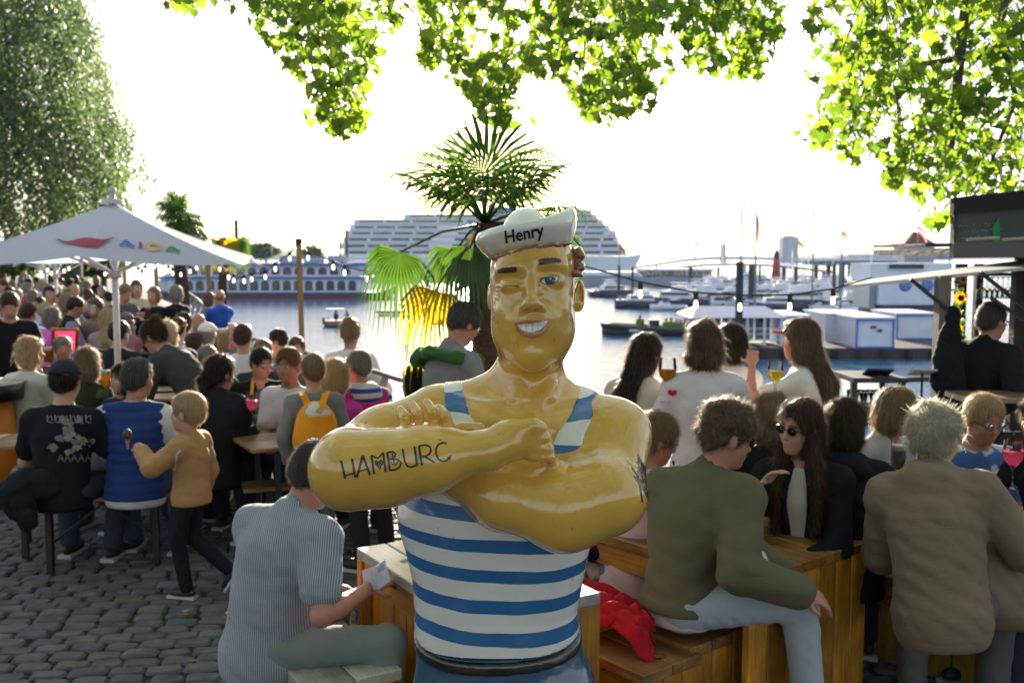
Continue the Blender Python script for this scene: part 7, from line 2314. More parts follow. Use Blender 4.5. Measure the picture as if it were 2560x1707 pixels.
 def tocrop(x, z):
  dz = z - CAMZ
  cy_ = Yf * ca - dz * sa; cz = Yf * sa + dz * ca
  px = 1280 + FPX * x / cy_; py = 853.5 - FPX * cz / cy_
  return (px - 740) * 1.9426, (py - 900) * 1.9426
 XX, ZZ = np.meshgrid(X, Z, indexing='ij')
 CX, CY = tocrop(XX, ZZ)
 ys = [90, 130, 260, 340, 450, 560, 620]
 lc = [745, 748, 785, 840, 900, 980, 1010]; lw = [43, 44, 58, 75, 95, 130, 150]
 rc = [1490, 1470, 1400, 1335, 1290, 1200, 1180]; rw = [55, 62, 62, 70, 75, 110, 140]
 def band(c_, w_):
  return np.abs(CX - np.interp(CY, ys, c_)) - np.interp(CY, ys, w_)
 low = 500 - CY
 low = np.maximum(low, np.abs(CX - 985) - 500)
 mask = np.minimum(np.minimum(band(lc, lw), band(rc, rw)), low)
 hem = CY - 1262
 mask = (mask / 1.9426 * Yf / FPX).astype(np.float32)
 s.f = np.maximum(s.f, mask[:, None, :])
 hp = SB(980, 1290, 2.42)
 s.plane(hp, (0.035, 0.30, -1), .004)
 shirt = s.build('striped_vest', shirt_m, root, 1, True)
 # ---- belt and trousers
 s = Sculpt((-0.30, 2.2, 0.0), (0.32, 2.68, 1.18), 0.009)
 zs, cx, ax, cy, ay = [], [], [], [], []
 for (y, xl, xr, dp) in [(1200, 584, 1362, .124), (1310, 586, 1374, .128), (1430, 588, 1400, .134), (1568, 598, 1436, .145), (1700, 600, 1450, .15)]:
  a = SB(xl, y, YB); b_ = SB(xr, y, YB)
  zs.append(a.z); cx.append((a.x + b_.x) / 2); ax.append((b_.x - a.x) / 2 + .001); ay.append(dp + .001); cy.append(YB)
 s.loft(zs, cx, ax, cy, ay, .02, 2.35)
 mid = SB(1010, 1600, YB)
 for sg in (-1, 1):
  s.cone((mid.x + sg * .10, YB, mid.z - .02), (mid.x + sg * .12, YB - .01, .5), .118, .085, .05)
  s.cone((mid.x + sg * .12, YB - .01, .5), (mid.x + sg * .13, YB + .01, .12), .085, .095, .04)
 s.plane(SB(980, 1285, 2.42), (-0.035, -0.30, 1))
 s.build('trousers', navy_m, root, 1, True)
 s = Sculpt((-0.30, 2.2, 1.0), (0.32, 2.66, 1.2), 0.005)
 for (y, xl, xr, dp) in []: pass
 s.loft(zs, cx, [a + .006 for a in ax], cy, [a + .007 for a in ay], .02, 2.35)
 s.plane(SB(980, 1292, 2.42), (-0.035, -0.30, 1), .004); s.plane(SB(980, 1345, 2.42), (0.035, 0.30, -1), .004)
 s.build('belt', black_m, root, 1, True)
 for sg in (-1, 1):
  s = Sculpt((mid.x + sg * .13 - .08, 2.15, 0.0), (mid.x + sg * .13 + .08, 2.55, .2), 0.009)
  s.ell((mid.x + sg * .13, 2.36, .07), (.06, .14, .055), .02); s.plane((0, 0, .03), (0, 0, -1))
  s.build('shoe', black_m, root, 1, True)
 b = MB(); b.lathe((mid.x, YB, 0), [(0, 0), (.33, 0), (.33, .025), (.315, .035), (0, .035)], 40)
 b.build('base_plate', black_m, root, world=True)
 # ---- cap: dome and turned-up brim
 hc = SH(742, 430, 2.40)
 tilt = Matrix.Rotation(R(7.5), 3, 'Y').inverted() @ Matrix.Rotation(R(-5), 3, 'X')
 s = Sculpt(hc - Vector((.16, .18, .12)), hc + Vector((.18, .18, .15)), 0.004)
 s.ell(SH(745, 355, 2.40), (rh(225, 2.41), .10, rh(285, 2.41)), .01, rot=tilt)
 s.plane(SH(752, 330, 2.41), tuple(tilt @ Vector((0, 0, -1))))
 s.build('cap_crown', white_m, root, 1, True)
 nA, nR = 96, 10
 V = []; F = []
 def brimpt(a, t, thick):
  ca_, sa_ = math.cos(a), math.sin(a)
  side = max(ca_, 0) ** 2
  lft = max(-ca_, 0) ** 2
  hgt = rh(200) + side * rh(135) * (1 - 0.15 * max(-sa_, 0)) + lft * rh(20)
  z = -rh(10) - lft * rh(25) + t * hgt
  flare = math.sin(t * math.pi * 0.62) * .031 + t * .004
  flare *= 1 - .12 * lft - .30 * side
  rx = rh(338) + flare + thick; ry = .126 + flare + thick
  curl = -.012 * max(t - .75, 0) * 4 * .5
  return Vector(((rx + curl) * ca_ + (-.006 if ca_ < 0 else 0), (ry + curl) * sa_, z + (.5 - t) * 0))
 base = SH(778, 425, 2.40)
 prof = [(j / nR, .0035) for j in range(nR + 1)] + [(1.012, 0)] + [((nR - j) / nR, -.0035) for j in range(nR + 1)]
 for i in range(nA):
  a = 2 * math.pi * i / nA
  for (t, th) in prof: V.append(base + tilt @ brimpt(a, t, th))
 m_ = len(prof)
 for i in range(nA):
  for j in range(m_):
   F.append((i * m_ + j, ((i + 1) % nA) * m_ + j, ((i + 1) % nA) * m_ + (j + 1) % m_, i * m_ + (j + 1) % m_))
 brim = link('cap_brim', np_mesh('cap_brim', np.array([tuple(v) for v in V]), np.array(F), white_m), root, True)
 # ---- hair curls under the cap
 s = Sculpt(SH(380, 700, 2.26), SH(1290, 330, 2.56), 0.004)
 rg = random.Random(4)
 for i in range(26):
  t = i / 25
  x = 460 + t * 640; y = 505 - t * 125 + rg.uniform(-8, 8) - 26 * math.sin(t * 3.1)
  dx = (x - 790) / 352
  Yk = 2.385 - .125 * math.sqrt(max(1 - dx * dx * .86, .02)) + .012
  s.cone(SH(x - 14, y + 8 * math.sin(i * 2.1), Yk), SH(x + 12, y - 10 + 8 * math.sin(i * 1.3), Yk - .002), .0055, .004, .002)
 for i in range(46):
  a = rg.uniform(0, 1)
  x = 1095 + rg.uniform(-10, 70) + 50 * math.sin(a * 3.14); y = 400 + 270 * a
  s.ell(SH(x, y, rg.uniform(2.33, 2.44)), (rg.uniform(.008, .014), .013, rg.uniform(.007, .012)), .005)
 s.build('curly_hair', hair_m, root, 1, True)
 # ---- painted marks
 bv = bvh_of(skin)
 dark = mat('figure_line', (0.01, 0.008, 0.01), .3, coat=.5)
 brown = mat('figure_brow', (0.07, 0.016, 0.012), .35, coat=.5, bump=.6, bscale=300)
 H = lambda pts: [hcr(*p) for p in pts]
 def browp(pts_top, pts_bot):
  top = []
  rg = random.Random(2)
  for (a, b_) in zip(pts_top[:-1], pts_top[1:]):
   for k in range(5):
    u = k / 5
    top.append((a[0] + (b_[0] - a[0]) * u, a[1] + (b_[1] - a[1]) * u - (7 if k % 2 else 0)))
  return H(top + [pts_top[-1]] + pts_bot[::-1])
 paint('eyebrow', [browp([(500, 600), (530, 582), (600, 575), (655, 570)], [(497, 624), (540, 622), (600, 616), (652, 608)])], bv, brown, root, .0022, 3)
 paint('eyebrow', [browp([(838, 515), (880, 502), (940, 498), (1000, 502), (1028, 514)], [(848, 555), (880, 545), (940, 538), (1000, 532), (1026, 534)])], bv, brown, root, .0022, 3)
 eye_out = [(852, 690), (875, 668), (905, 654), (950, 648), (1012, 648), (1010, 672), (992, 700), (955, 718), (915, 723), (880, 714)]
 eye_in = [(860, 691), (880, 673), (908, 660), (950, 654), (1006, 654), (1003, 672), (986, 696), (953, 712), (915, 717), (882, 708)]
 eo = paint('eye', [H(eye_out)], bv, dark, root, .0008, 4)
 paint('eye_white', [H(eye_in)], bv, mat('figure_eye', (.8, .8, .78), .15, coat=.8), eo, .0014, 4)
 ir = [(888, 686)] + arc(935, 688, 47, 46, 200, -20, 4)
 iris = arc(936, 682, 46, 40, 0, 350, 24)
 iris = [(x, min(max(y, 657), 718)) for x, y in iris]
 paint('iris', [H(iris)], bv, mat('figure_iris', (.02, .09, .17), .12, coat=1), eo, .002, 4)
 paint('pupil', [H(arc(936, 682, 20, 20, 0, 345, 16))], bv, dark, eo, .0026, 4)
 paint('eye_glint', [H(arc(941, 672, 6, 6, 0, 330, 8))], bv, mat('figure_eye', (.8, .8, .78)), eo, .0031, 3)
 paint('wink_line', [H(stroke([(538, 742), (560, 734), (600, 731), (640, 733), (672, 736)], 4, 7))], bv, dark, root, .0012, 3)
 lip = mat('figure_lip', (.50, .17, .075), .22, coat=.7, var=.1)
 upo = [(632, 1052), (690, 1022), (760, 1018), (800, 1018), (860, 1006), (942, 1008)]
 upi = [(662, 1062), (700, 1052), (760, 1044), (800, 1042), (860, 1030), (918, 1026)]
 dno = [(632, 1052), (652, 1110), (705, 1160), (790, 1180), (870, 1156), (925, 1095), (942, 1008)]
 dni = [(662, 1062), (680, 1095), (722, 1124), (790, 1134), (855, 1116), (895, 1070), (918, 1026)]
 paint('upper_lip', [H(upo + upi[::-1])], bv, lip, root, .0008, 4)
 paint('lower_lip', [H(dno + dni[::-1])], bv, lip, root, .0008, 4)
 tm = mat('figure_teeth', (.78, .78, .76), .15, coat=.9)
 th = empty('teeth', (0, 0, 0), 0)
 th.parent = root; th.matrix_parent_inverse = xf(root).inverted()
 xs = [664, 690, 735, 786, 838, 882, 914]
 def ty(x, w_): return np.interp(x, [p[0] for p in w_], [p[1] for p in w_])
 for a, b_ in zip(xs[:-1], xs[1:]):
  g = 1.6
  ring = [(a + g, ty(a + g, upi) + 2), (b_ - g, ty(b_ - g, upi) + 2), (b_ - g, ty(b_ - g, dni) - 2), ((a + b_) / 2, ty((a + b_) / 2, dni) - 2), (a + g, ty(a + g, dni) - 2)]
  paint('tooth', [H(ring)], bv, tm, th, .0035, 4)
 W = 8.5
 C = lambda pts: [crp(*p) for p in pts]
 S_ = lambda pts, w_=W: C(stroke(pts, w_))
 c5 = lambda pts: [(500 + x / 3.1357, 800 + y / 3.1357) for x, y in pts]
 T_ = lambda pts, w_=17: c5(stroke(pts, w_))
 rings = [T_([(1106, 1100), (1138, 1242)]), T_([(1192, 1085), (1216, 1232)]), T_([(1134, 1222), (1166, 1208), (1212, 1198)], 12),
   T_([(1230, 1230), (1254, 1140), (1276, 1060)]), T_([(1276, 1060), (1304, 1136), (1334, 1214)]), T_([(1246, 1184), (1318, 1164)], 11),
   T_([(1344, 1058), (1366, 1206)]), T_([(1344, 1060), (1394, 1082), (1440, 1036)], 12), T_([(1436, 1040), (1456, 1188)]),
   T_([(1468, 1036), (1488, 1180)]), T_([(1468, 1038), (1510, 1028), (1534, 1046), (1528, 1072), (1496, 1086), (1474, 1090)], 12), T_([(1494, 1088), (1548, 1090), (1578, 1116), (1566, 1150), (1534, 1170), (1488, 1176)], 13),
   T_([(1588, 1006), (1606, 1110), (1628, 1144), (1660, 1150), (1688, 1140), (1702, 1130)], 15), T_([(1682, 990), (1702, 1138)]),
   T_([(1716, 986), (1740, 1136)]), T_([(1718, 986), (1770, 978), (1802, 992), (1812, 1022), (1796, 1052), (1762, 1068), (1732, 1072)], 14), T_([(1764, 1068), (1840, 1116)], 15),
   T_([(1932, 966), (1900, 960), (1868, 974), (1850, 1008), (1850, 1050), (1868, 1088), (1900, 1106), (1932, 1100), (1952, 1082)], 14),
   c5([(1936, 1074), (1970, 1058), (1962, 1098)]),
   T_([(1510, 1052), (1524, 1128)], 8), T_(arc(1508, 1042, 9, 9, 0, 330, 10), 5), T_([(1496, 1112), (1508, 1130), (1526, 1134), (1542, 1124), (1550, 1106)], 8), T_([(1496, 1066), (1526, 1060)], 6),
   c5([(1410, 1172), (1372, 1128), (1368, 1108), (1382, 1098), (1400, 1110), (1414, 1094), (1434, 1098), (1436, 1120)])]
 paint('word_tattoo', rings, bv, mat('figure_ink', (.012, .012, .016), .3, coat=.6), root, .0007, 5)
 paint('heart_dot', [c5(arc(x, y, 4, 4, 0, 300, 6)) for (x, y) in [(1384, 1112), (1402, 1124), (1420, 1110), (1396, 1138), (1414, 1134), (1406, 1152), (1426, 1120)]], bv, mat('figure_dot', (.5, .35, .12), .3), root, .0012, 3)
 rg = random.Random(11)
 rings = [S_([(1632, 520), (1660, 560), (1672, 620), (1682, 690)], 7)]
 for i in range(9):
  x = 1660 + i * 7; y0 = 455 + i * 12 if i < 4 else 500 + (i - 4) * 14
  rings.append(S_([(x, y0), (x + 5, y0 + 60), (x - 4, y0 + 110), (x + 4, y0 + 140)], 5))
  rings.append(S_([(x - 8, y0 + 40 + rg.uniform(-10, 10)), (x + 14, y0 + 60 + rg.uniform(-10, 10))], 4))
 rings += [S_(arc(1700, 600, 18, 24, 200, 500, 10), 5), S_(arc(1682, 520, 12, 18, 0, 270, 8), 5), S_([(1640, 560), (1700, 640), (1716, 600)], 6)]
 paint('shoulder_tattoo', rings, bv, mat('figure_ink', (.012, .012, .016), .3), root, .0008, 6)
 cu = bpy.data.curves.new('t', 'FONT'); cu.body = 'Henry'; cu.size = 1.0; cu.resolution_u = 3; cu.offset = 0.022
 to = bpy.data.objects.new('t', cu); COL.objects.link(to)
 bpy.context.view_layer.update()
 me = bpy.data.meshes.new_from_object(to.evaluated_get(bpy.context.evaluated_depsgraph_get()))
 bpy.data.objects.remove(to)
 bm = bmesh.new(); bm.from_mesh(me)
 bmesh.ops.triangulate(bm, faces=bm.faces[:])
 bmesh.ops.subdivide_edges(bm, edges=bm.edges[:], cuts=2, use_grid_fill=False)
 bmesh.ops.triangulate(bm, faces=bm.faces[:])
 xs_ = [v.co.x for v in bm.verts]; ys_ = [v.co.y for v in bm.verts]
 x0, x1 = min(xs_), max(xs_)
 bb = bvh_of(brim)
 cap_h = 0.73
 V = []
 for v in bm.verts:
  u = (v.co.x - x0) / (x1 - x0); t = v.co.y / cap_h
  bx = 560 + u * 330; by = 366 - u * 66 + 8 * (u - .5) ** 2 * 0
  px, py = bx - t * 12, by - t * 106
  q = hcr(px, py)
  o_ = Vector((0, 0, CAMZ)); d_ = ray(*q).normalized()
  loc, nor, _, _ = bb.ray_cast(o_, d_)
  if loc is None: loc = SH(px, py, 2.27); nor = -d_
  if nor.dot(d_) > 0: nor = -nor
  V.append(tuple(loc + nor * .0012))
 me2 = bpy.data.meshes.new('name_lettering')
 me2.from_pydata(V, [], [[v.index for v in f.verts] for f in bm.faces])
 me2.materials.append(mat('figure_ink2', (.01, .01, .01), .35))
 link('name_lettering', me2, brim, True)
 bm.free()
 return root
STRP = 0.0773
_q = SB(1100, 1370, 2.285)
STR0 = _q.z + _q.x * 0.045 + 0.009 - 0.2 * 2.285 - 0.215 * STRP
STATUE = build_statue()
# ------------------------------------------------------------------ the crowd, nearest first
SH_GREY = (.30, .32, .36)
person(826, 1126, 3.9, 'heavy grey haired man in a grey pinstriped shirt reading a leaflet at the block table', face=58, twist=26, sit=True, lean=12, bend=18, yaw=-6, pitch=12, arms=((-.12, .30, .12), (.20, .33, .20)),
 top=(.19, .21, .25), top2=(.38, .40, .44), tkind='pin', sleeve='short', legs=(.20, .23, .22), hc='dgrey', skin=1, belly=.05, bulk=.015, s=1.03, collar=True, hem=-.13, spread=.30)
person(1838, 1013, 4.05, 'curly haired man in an olive bomber jacket and sunglasses on the near bench', face=88, twist=46, sit=True, lean=12, bend=14, yaw=-8, slean=-4, tail=(.50, .47, .44), pitch=0, arms=((.0, .42, .08), (.22, .40, .10)),
 top=(.115, .105, .058), legs=(.36, .39, .44), legpose=[((-.12, .40, .00), (-.10, .36, -.43)), ((.10, .43, .02), (.12, .48, -.42))], hair='curly', hc='lbrown', skin=1, jacket=True, glasses='sun', s=1.07, collar=True, spread=.12, hem=-.03, bulk=.012)
person(1664, 1036, 4.6, 'blonde woman in a pale pink T-shirt and ripped jeans behind the bomber jacket man', face=40, sit=True, lean=8, bend=14, yaw=42, pitch=6, arms=('table', 'table'),
 top=(.62, .42, .44), sleeve='short', legs=(.14, .16, .23), hair='pony', hc='dblond', fem=True, glasses='clear', skin=1, s=.98)
person(2003, 1000, 4.45, 'young woman in sunglasses with very long dark hair and black blazer', face=-148, sit=True, lean=6, bend=4, yaw=26, pitch=-2, roll=-4, arms=('table', (.10, .30, .42)),
 top=(.012, .012, .014), jacket=True, inner=(.55, .5, .47), hair='longfront', hc='brown', fem=True, glasses='sun', skin=0, s=1.02, legs=(.02, .02, .02), legpose=[((-.08, .16, -.26), (-.08, -.02, -.47)), ((.08, .16, -.26), (.08, -.02, -.47))])
person(1933, 981, 5.05, 'woman with wavy blonde hair and a strap across her dark back', face=12, sit=True, lean=4, bend=4, arms=('lap', 'lap'), top=(.015, .017, .022), strap=(.5, .47, .4), hair='wavy', hc='dblond', fem=True, s=1.0)
person(2121, 1000, 4.65, 'person with a brown bob seen from behind in a black coat with raised collar', face=18, sit=True, lean=10, bend=6, yaw=25, arms=('table', 'table'), top=(.012, .012, .013), jacket=True, collar=True, hood=True, hair='bob', hc='brown', fem=True, bulk=.02, s=1.03)
person(2262, 973, 5.2, 'blonde woman in sunglasses, pink top and light grey cardigan', face=150, sit=True, lean=8, bend=8, yaw=-35, pitch=6, arms=('table', 'table'), top=(.42, .41, .39), jacket=True, inner=(.45, .30, .31), hair='bob', hc='dblond', fem=True, glasses='sun', skin=1, s=1.0)
person(2351, 1018, 4.2, 'grey curly haired person hunched in a long taupe hooded coat', face=32, sit=True, lean=14, bend=18, yaw=20, slean=-9, arms=('table', (.2, .42, .25)), top=(.20, .152, .105), jacket=True, hood=True, hair='mop', hc='white', fem=False, bulk=.014, s=1.05, legs=(.10, .10, .10), hem=-.17, belly=.02)
person(2475, 992, 4.9, 'young blond man with clear glasses in a blue patterned shirt', face=178, sit=True, lean=8, bend=8, yaw=-10, pitch=8, arms=('table', 'table'), top=(.07, .14, .36), top2=(.42, .50, .60), tkind='camo', sleeve='short', hc='blond', glasses='clear', skin=1, s=1.0)
person(2600, 985, 4.5, 'person in black at the edge of the view holding a glass of rosé', face=-110, sit=True, lean=10, arms=('table', (.06, .42, .33)), top=(.012, .012, .013), hair='bob', hc='brown', fem=True, skin=1)
person(1182, 762, 6.0, 'man in a grey linen shirt with a green pullover round his neck', face=48, lean=4, bend=16, yaw=10, pitch=16, arms=((-.05, .34, .22), (.12, .34, .20)), top=(.21, .21, .21), hc='dgrey', glasses='clear', skin=1, legs=(.05, .05, .06), collar=True)
person(1627, 836, 5.5, 'long dark haired woman in a cream jumper holding a spritz', face=42, lean=5, bend=8, yaw=10, pitch=8, arms=((.12, .36, .24), (.05, .36, .28)), top=(.58, .50, .42), sleeve='half', hair='long', hc='dark', fem=True, legs=(.3, .28, .26), bulk=.015)
person(1761, 800, 5.2, 'woman with brown curls and red heart elbow patches on a white jumper', face=2, lean=0, bend=2, arms=((-.16, .30, .16), (.16, .30, .16)), top=(.62, .58, .58), hair='wavy', hc='lbrown', fem=True, legs=(.015, .018, .03), bulk=.015)
person(1822, 810, 5.9, 'dark haired woman in white touching her cheek between two friends', face=-28, bend=6, yaw=-10, arms=('chin', 'lap'), top=(.60, .57, .56), hair='bob', hc='black', fem=True, legs=(.03, .03, .04))
person(1999, 797, 5.6, 'woman with long light brown hair, red visor and white T-shirt', face=-62, lean=0, bend=2, yaw=0, arms=('drink', 'down'), top=(.66, .62, .58), sleeve='short', hair='long', hc='lbrown', fem=True, skin=1, legs=(.3, .28, .25))
person(2488, 757, 6.6, 'barman in a dark jacket and glasses leaning over his counter', face=60, lean=12, bend=4, yaw=8, arms=('tablew', 'back'), top=(.016, .019, .030), jacket=True, collar=True, hc='dgrey', glasses='clear', skin=1, bulk=.015, legs=(.03, .03, .03))
person(466, 980, 5.75, 'little blond boy in a tan sweatshirt walking with a chocolate ice cream', face=-78, lean=0, yaw=-2, arms=((-.13, .40, .38), 'down'), top=(.42, .235, .10), hc='blond', hair='short', skin=0, hs=1.46, legs=(.018, .02, .03), bulk=.03, shoes=(.015, .015, .02), fist=True,
 legpose=[((-.08, .10, -.44), (-.09, .02, -.85)), ((.09, .06, -.43), (.10, -.30, -.72))], h=.008)
person(167, 923, 6.25, 'broad man in black T-shirt and black cap with faded artwork on his back', face=2, sit=True, lean=8, bend=4, arms=((-.15, .34, .15), (.18, .36, .20)), top=(.012, .012, .013), sleeve='short', cap=(.012, .014, .02), hc='dark', skin=0, bulk=.012, belly=.02, s=1.06, legs=(.04, .05, .07))
person(348, 916, 6.35, 'man in a royal blue quilted vest over a white shirt on the beer bench', face=-4, sit=True, lean=6, bend=4, yaw=20, arms=((-.24, .28, .12), (.18, .34, .20)), top=(.60, .60, .60), vest=(.018, .045, .17), hc='dgrey', skin=1, bulk=.015, s=1.06, legs=(.05, .07, .12), hem=-.11)
person(306, 940, 7.5, 'dark haired woman looking round between the cap and the blue vest', face=-165, sit=True, yaw=20, arms=('table', 'table'), top=(.03, .03, .04), hair='bob', hc='dark', fem=True, skin=0)
person(80, 870, 8.2, 'long blonde woman in a white ribbed top and beige trousers', face=18, sit=True, lean=2, bend=4, yaw=30, arms=('lap', 'table'), top=(.55, .54, .48), sleeve='short', hair='bob', hc='blond', fem=True, legs=(.45, .38, .29), s=1.05, skin=1)
person(156, 840, 9.1, 'sunburnt old man with white hair in an open brown shirt', face=172, sit=True, lean=2, yaw=-20, arms=('table', 'table'), top=(.13, .11, .09), hc='grey', skin=2)
person(220, 872, 7.9, 'woman with a long blonde bob in a dark camouflage jacket', face=10, sit=True, lean=4, arms=('table', 'table'), top=(.03, .035, .02), top2=(.09, .09, .05), tkind='camo', jacket=True, hair='wavy', hc='dblond', fem=True, s=1.0)
person(60, 795, 10.4, 'dark bearded man in a pale blue shirt stretching out an arm', face=70, sit=True, lean=-4, yaw=10, arms=('lap', (.06, .55, .44)), top=(.42, .47, .72), hc='dark', skin=1, s=1.03)
person(24, 734, 9.0, 'young man in a black T-shirt bending over an orange barrel', face=150, lean=6, bend=14, pitch=14, arms=('tablew', 'tablew'), top=(.012, .012, .014), sleeve='short', hc='brown', skin=0)
person(367, 806, 7.45, 'person with a topknot stooping in a charcoal sweater over the table', face=-70, lean=38, bend=14, yaw=-8, pitch=0, arms=((-.10, .42, .24), (.12, .40, .20)), top=(.055, .058, .062), hair='bun', hc='brown', skin=0, jacket=True, legs=(.03, .03, .04))
person(513, 868, 8.2, 'grey haired man looking down in a navy jacket at the middle table', face=172, sit=True, lean=6, bend=10, pitch=10, yaw=10, arms=('table', 'table'), top=(.02, .03, .05), jacket=True, hc='grey', skin=1)
person(556, 897, 6.9, 'dark ponytailed woman in a big navy coat with her back turned', face=12, sit=True, lean=10, bend=6, yaw=24, arms=('table', 'table'), top=(.013, .016, .026), jacket=True, collar=True, bulk=.035, hair='pony', hc='dark', fem=True, s=1.04)
person(657, 871, 7.7, 'man in glasses and black anorak with a yellow zip leaning in', face=160, sit=True, lean=12, bend=6, yaw=-25, arms=('table', 'table'), top=(.013, .014, .017), jacket=True, collar=True, inner=(.12, .12, .13), hc='dark', glasses='clear', skin=1)
person(717, 869, 7.1, 'ginger bearded man in a plain white T-shirt with folded forearms', face=-160, sit=True, lean=4, bend=4, yaw=-6, arms=((.04, .34, .16), (-.02, .36, .16)), top=(.62, .60, .60), sleeve='short', hc='red', skin=2, s=1.04)
person(782, 883, 6.4, 'standing boy in a grey sweatshirt carrying an orange backpack', face=-14, yaw=-10, arms=('down', 'down'), top=(.20, .21, .21), hc='dblond', skin=0, hs=1.16, legs=(.12, .13, .13))
person(841, 897, 6.9, 'child with a blonde bob in a magenta top beside the backpack', face=20, sit=True, yaw=10, arms=('lap', 'lap'), top=(.55, .045, .33), hair='bob', hc='blond', fem=True, hs=1.06, s=.95)
person(892, 875, 7.1, 'grey haired person in a striped shirt with a pink hooded gilet', face=-40, sit=True, lean=4, bend=6, yaw=-10, arms=('lap', 'lap'), top=(.60, .60, .62), top2=(.03, .08, .36), tkind='hstripe', vest=(.52, .03, .22), hood=True, hc='grey', skin=1)
person(1039, 911, 6.2, 'black haired woman in profile low behind the golden shoulder', face=-70, sit=True, arms=('lap', 'lap'), top=(.03, .02, .03), hair='bob', hc='black', fem=True)
person(876, 795, 9.2, 'woman with a blonde topknot in a loose white blouse at the rail', face=6, lean=0, sit=True, arms=((-.25, .25, .1), (.25, .2, .1)), top=(.68, .67, .64), hair='bun', hc='dblond', fem=True, s=1.1, bulk=.02)
person(691, 823, 10.0, 'dark haired man in sunglasses glancing sideways near the wooden post', face=-100, sit=True, arms=('lap', 'table'), top=(.10, .09, .08), hc='dark', glasses='sun', skin=1)
person(742, 855, 9.4, 'child with light brown hair peeping over behind the ginger man', face=170, sit=True, arms=('lap', 'lap'), top=(.1, .1, .12), hc='lbrown', skin=1)
person(608, 823, 9.5, 'man with cropped dark hair in a white shirt, seen from behind', face=4, sit=True, arms=('table', 'table'), top=(.60, .61, .64), hc='brown', collar=True, s=1.06)
person(519, 808, 10.0, 'person in a white baseball cap and black pullover', face=8, sit=True, arms=('table', 'phone'), top=(.014, .014, .016), hc='grey', cap=(.55, .52, .50), s=1.02)
person(488, 836, 9.8, 'man in a lavender checked shirt beside the white cap', face=15, sit=True, arms=('lap', 'table'), top=(.36, .36, .60), hc='brown', s=.98)
person(580, 806, 11.0, 'balding grey man in glasses raising a big beer mug', face=176, sit=True, arms=('drink', 'table'), top=(.16, .15, .15), hair='bald', hc='grey', glasses='clear', skin=1)
person(614, 814, 11.2, 'black haired man half hidden behind the white shirt', face=20, sit=True, arms=('table', 'table'), top=(.02, .02, .025), hc='black')
person(659, 854, 8.7, 'fair haired head bent behind the man in glasses', face=8, sit=True, bend=10, arms=('table', 'table'), top=(.05, .05, .06), hc='dblond', s=1.0)
person(446, 793, 10.5, 'person with an orange headband and light blue shirt', face=12, sit=True, arms=('table', 'table'), top=(.36, .42, .66), hc='brown', s=1.0)
person(420, 801, 10.2, 'curly blonde woman in black beside the orange headband', face=16, sit=True, arms=('table', 'table'), top=(.02, .02, .02), hair='wavy', hc='blond', fem=True, s=1.05)
person(496, 782, 11.6, 'red faced man in a black pullover below the blue anorak', face=170, sit=True, arms=('lap', 'table'), top=(.02, .02, .024), hair='bald', hc='brown', skin=2)
person(456, 780, 12.0, 'brown haired woman turned aside behind the orange headband', face=-120, sit=True, arms=('lap', 'table'), top=(.20, .05, .04), hair='bob', hc='brown', fem=True)
person(547, 723, 14.0, 'man standing in a bright blue anorak with his hood down', face=-55, arms=('phone', 'phone'), top=(.02, .09, .42), jacket=True, hood=True, hair='bald', hc='grey', skin=1, legs=(.02, .02, .03))
person(524, 730, 14.4, 'woman in a teal cardigan facing the man in blue anorak', face=50, arms=('phone', 'lap'), top=(.10, .18, .20), hair='bob', hc='lbrown', fem=True)
person(319, 712, 13.0, 'fair haired person in grey looking down at their hands', face=120, bend=12, pitch=14, arms=('phone', 'phone'), top=(.09, .10, .10), hc='dblond')
person(341, 700, 14.0, 'tall woman with a scarf and cream coat among standing drinkers', face=150, arms=('phone', 'down'), top=(.50, .42, .32), hair='long', hc='lbrown', fem=True)
person(383, 716, 13.0, 'blonde woman in a black jumper standing by the small palm', face=-170, arms=('phone', 'lap'), top=(.012, .012, .014), hair='bob', hc='dblond', fem=True)
person(437, 712, 13.1, 'grey haired woman in black next to the palm trunk', face=-60, arms=('phone', 'phone'), top=(.013, .012, .014), hair='bob', hc='grey', fem=True, skin=1)
person(311, 782, 11.8, 'man with sunglasses raised on his cap behind the parasol pole', face=-150, sit=True, arms=('table', 'table'), top=(.25, .12, .11), hc='grey', cap=(.10, .10, .11), skin=2)
person(300, 800, 9.6, 'large dark haired man in a navy pullover behind the pole', face=20, sit=True, lean=6, arms=('table', 'table'), top=(.015, .017, .024), hc='dark', s=1.08, bulk=.03)
person(198, 744, 13.2, 'man in a dark body warmer with grey sleeves at the far bench', face=60, sit=True, bend=12, pitch=12, arms=('table', 'table'), top=(.24, .25, .34), vest=(.018, .018, .022), hc='dark', skin=1, s=1.1)
person(236, 744, 13.4, 'bare headed man in a taupe shirt at the far bench', face=-165, sit=True, arms=('table', 'table'), top=(.22, .18, .15), hc='lbrown', skin=2, s=1.1)
person(72, 757, 12.6, 'stocky man in a lilac shirt, back to the view', face=15, sit=True, arms=('table', 'table'), top=(.52, .27, .55), hc='brown', s=1.05, skin=1)
person(115, 755, 13.4, 'fair haired child in teal sitting by the lilac shirt', face=30, sit=True, arms=('table', 'lap'), top=(.05, .25, .33), hc='blond', s=1.05)
person(132, 767, 12.2, 'grey haired woman in a hot pink cardigan', face=50, sit=True, arms=('table', 'lap'), top=(.68, .10, .50), hair='bob', hc='grey', fem=True, s=1.05)
person(124, 722, 16.0, 'woman in a lime green T-shirt behind the pink cardigan', face=160, sit=True, arms=('lap', 'lap'), top=(.16, .34, .03), hair='bob', hc='dark', fem=True, s=1.2)
person(165, 745, 14.6, 'blonde woman with sunglasses pushed up beside the dark body warmer', face=-20, sit=True, arms=('table', 'table'), top=(.20, .18, .15), hair='wavy', hc='dblond', fem=True, s=1.15)
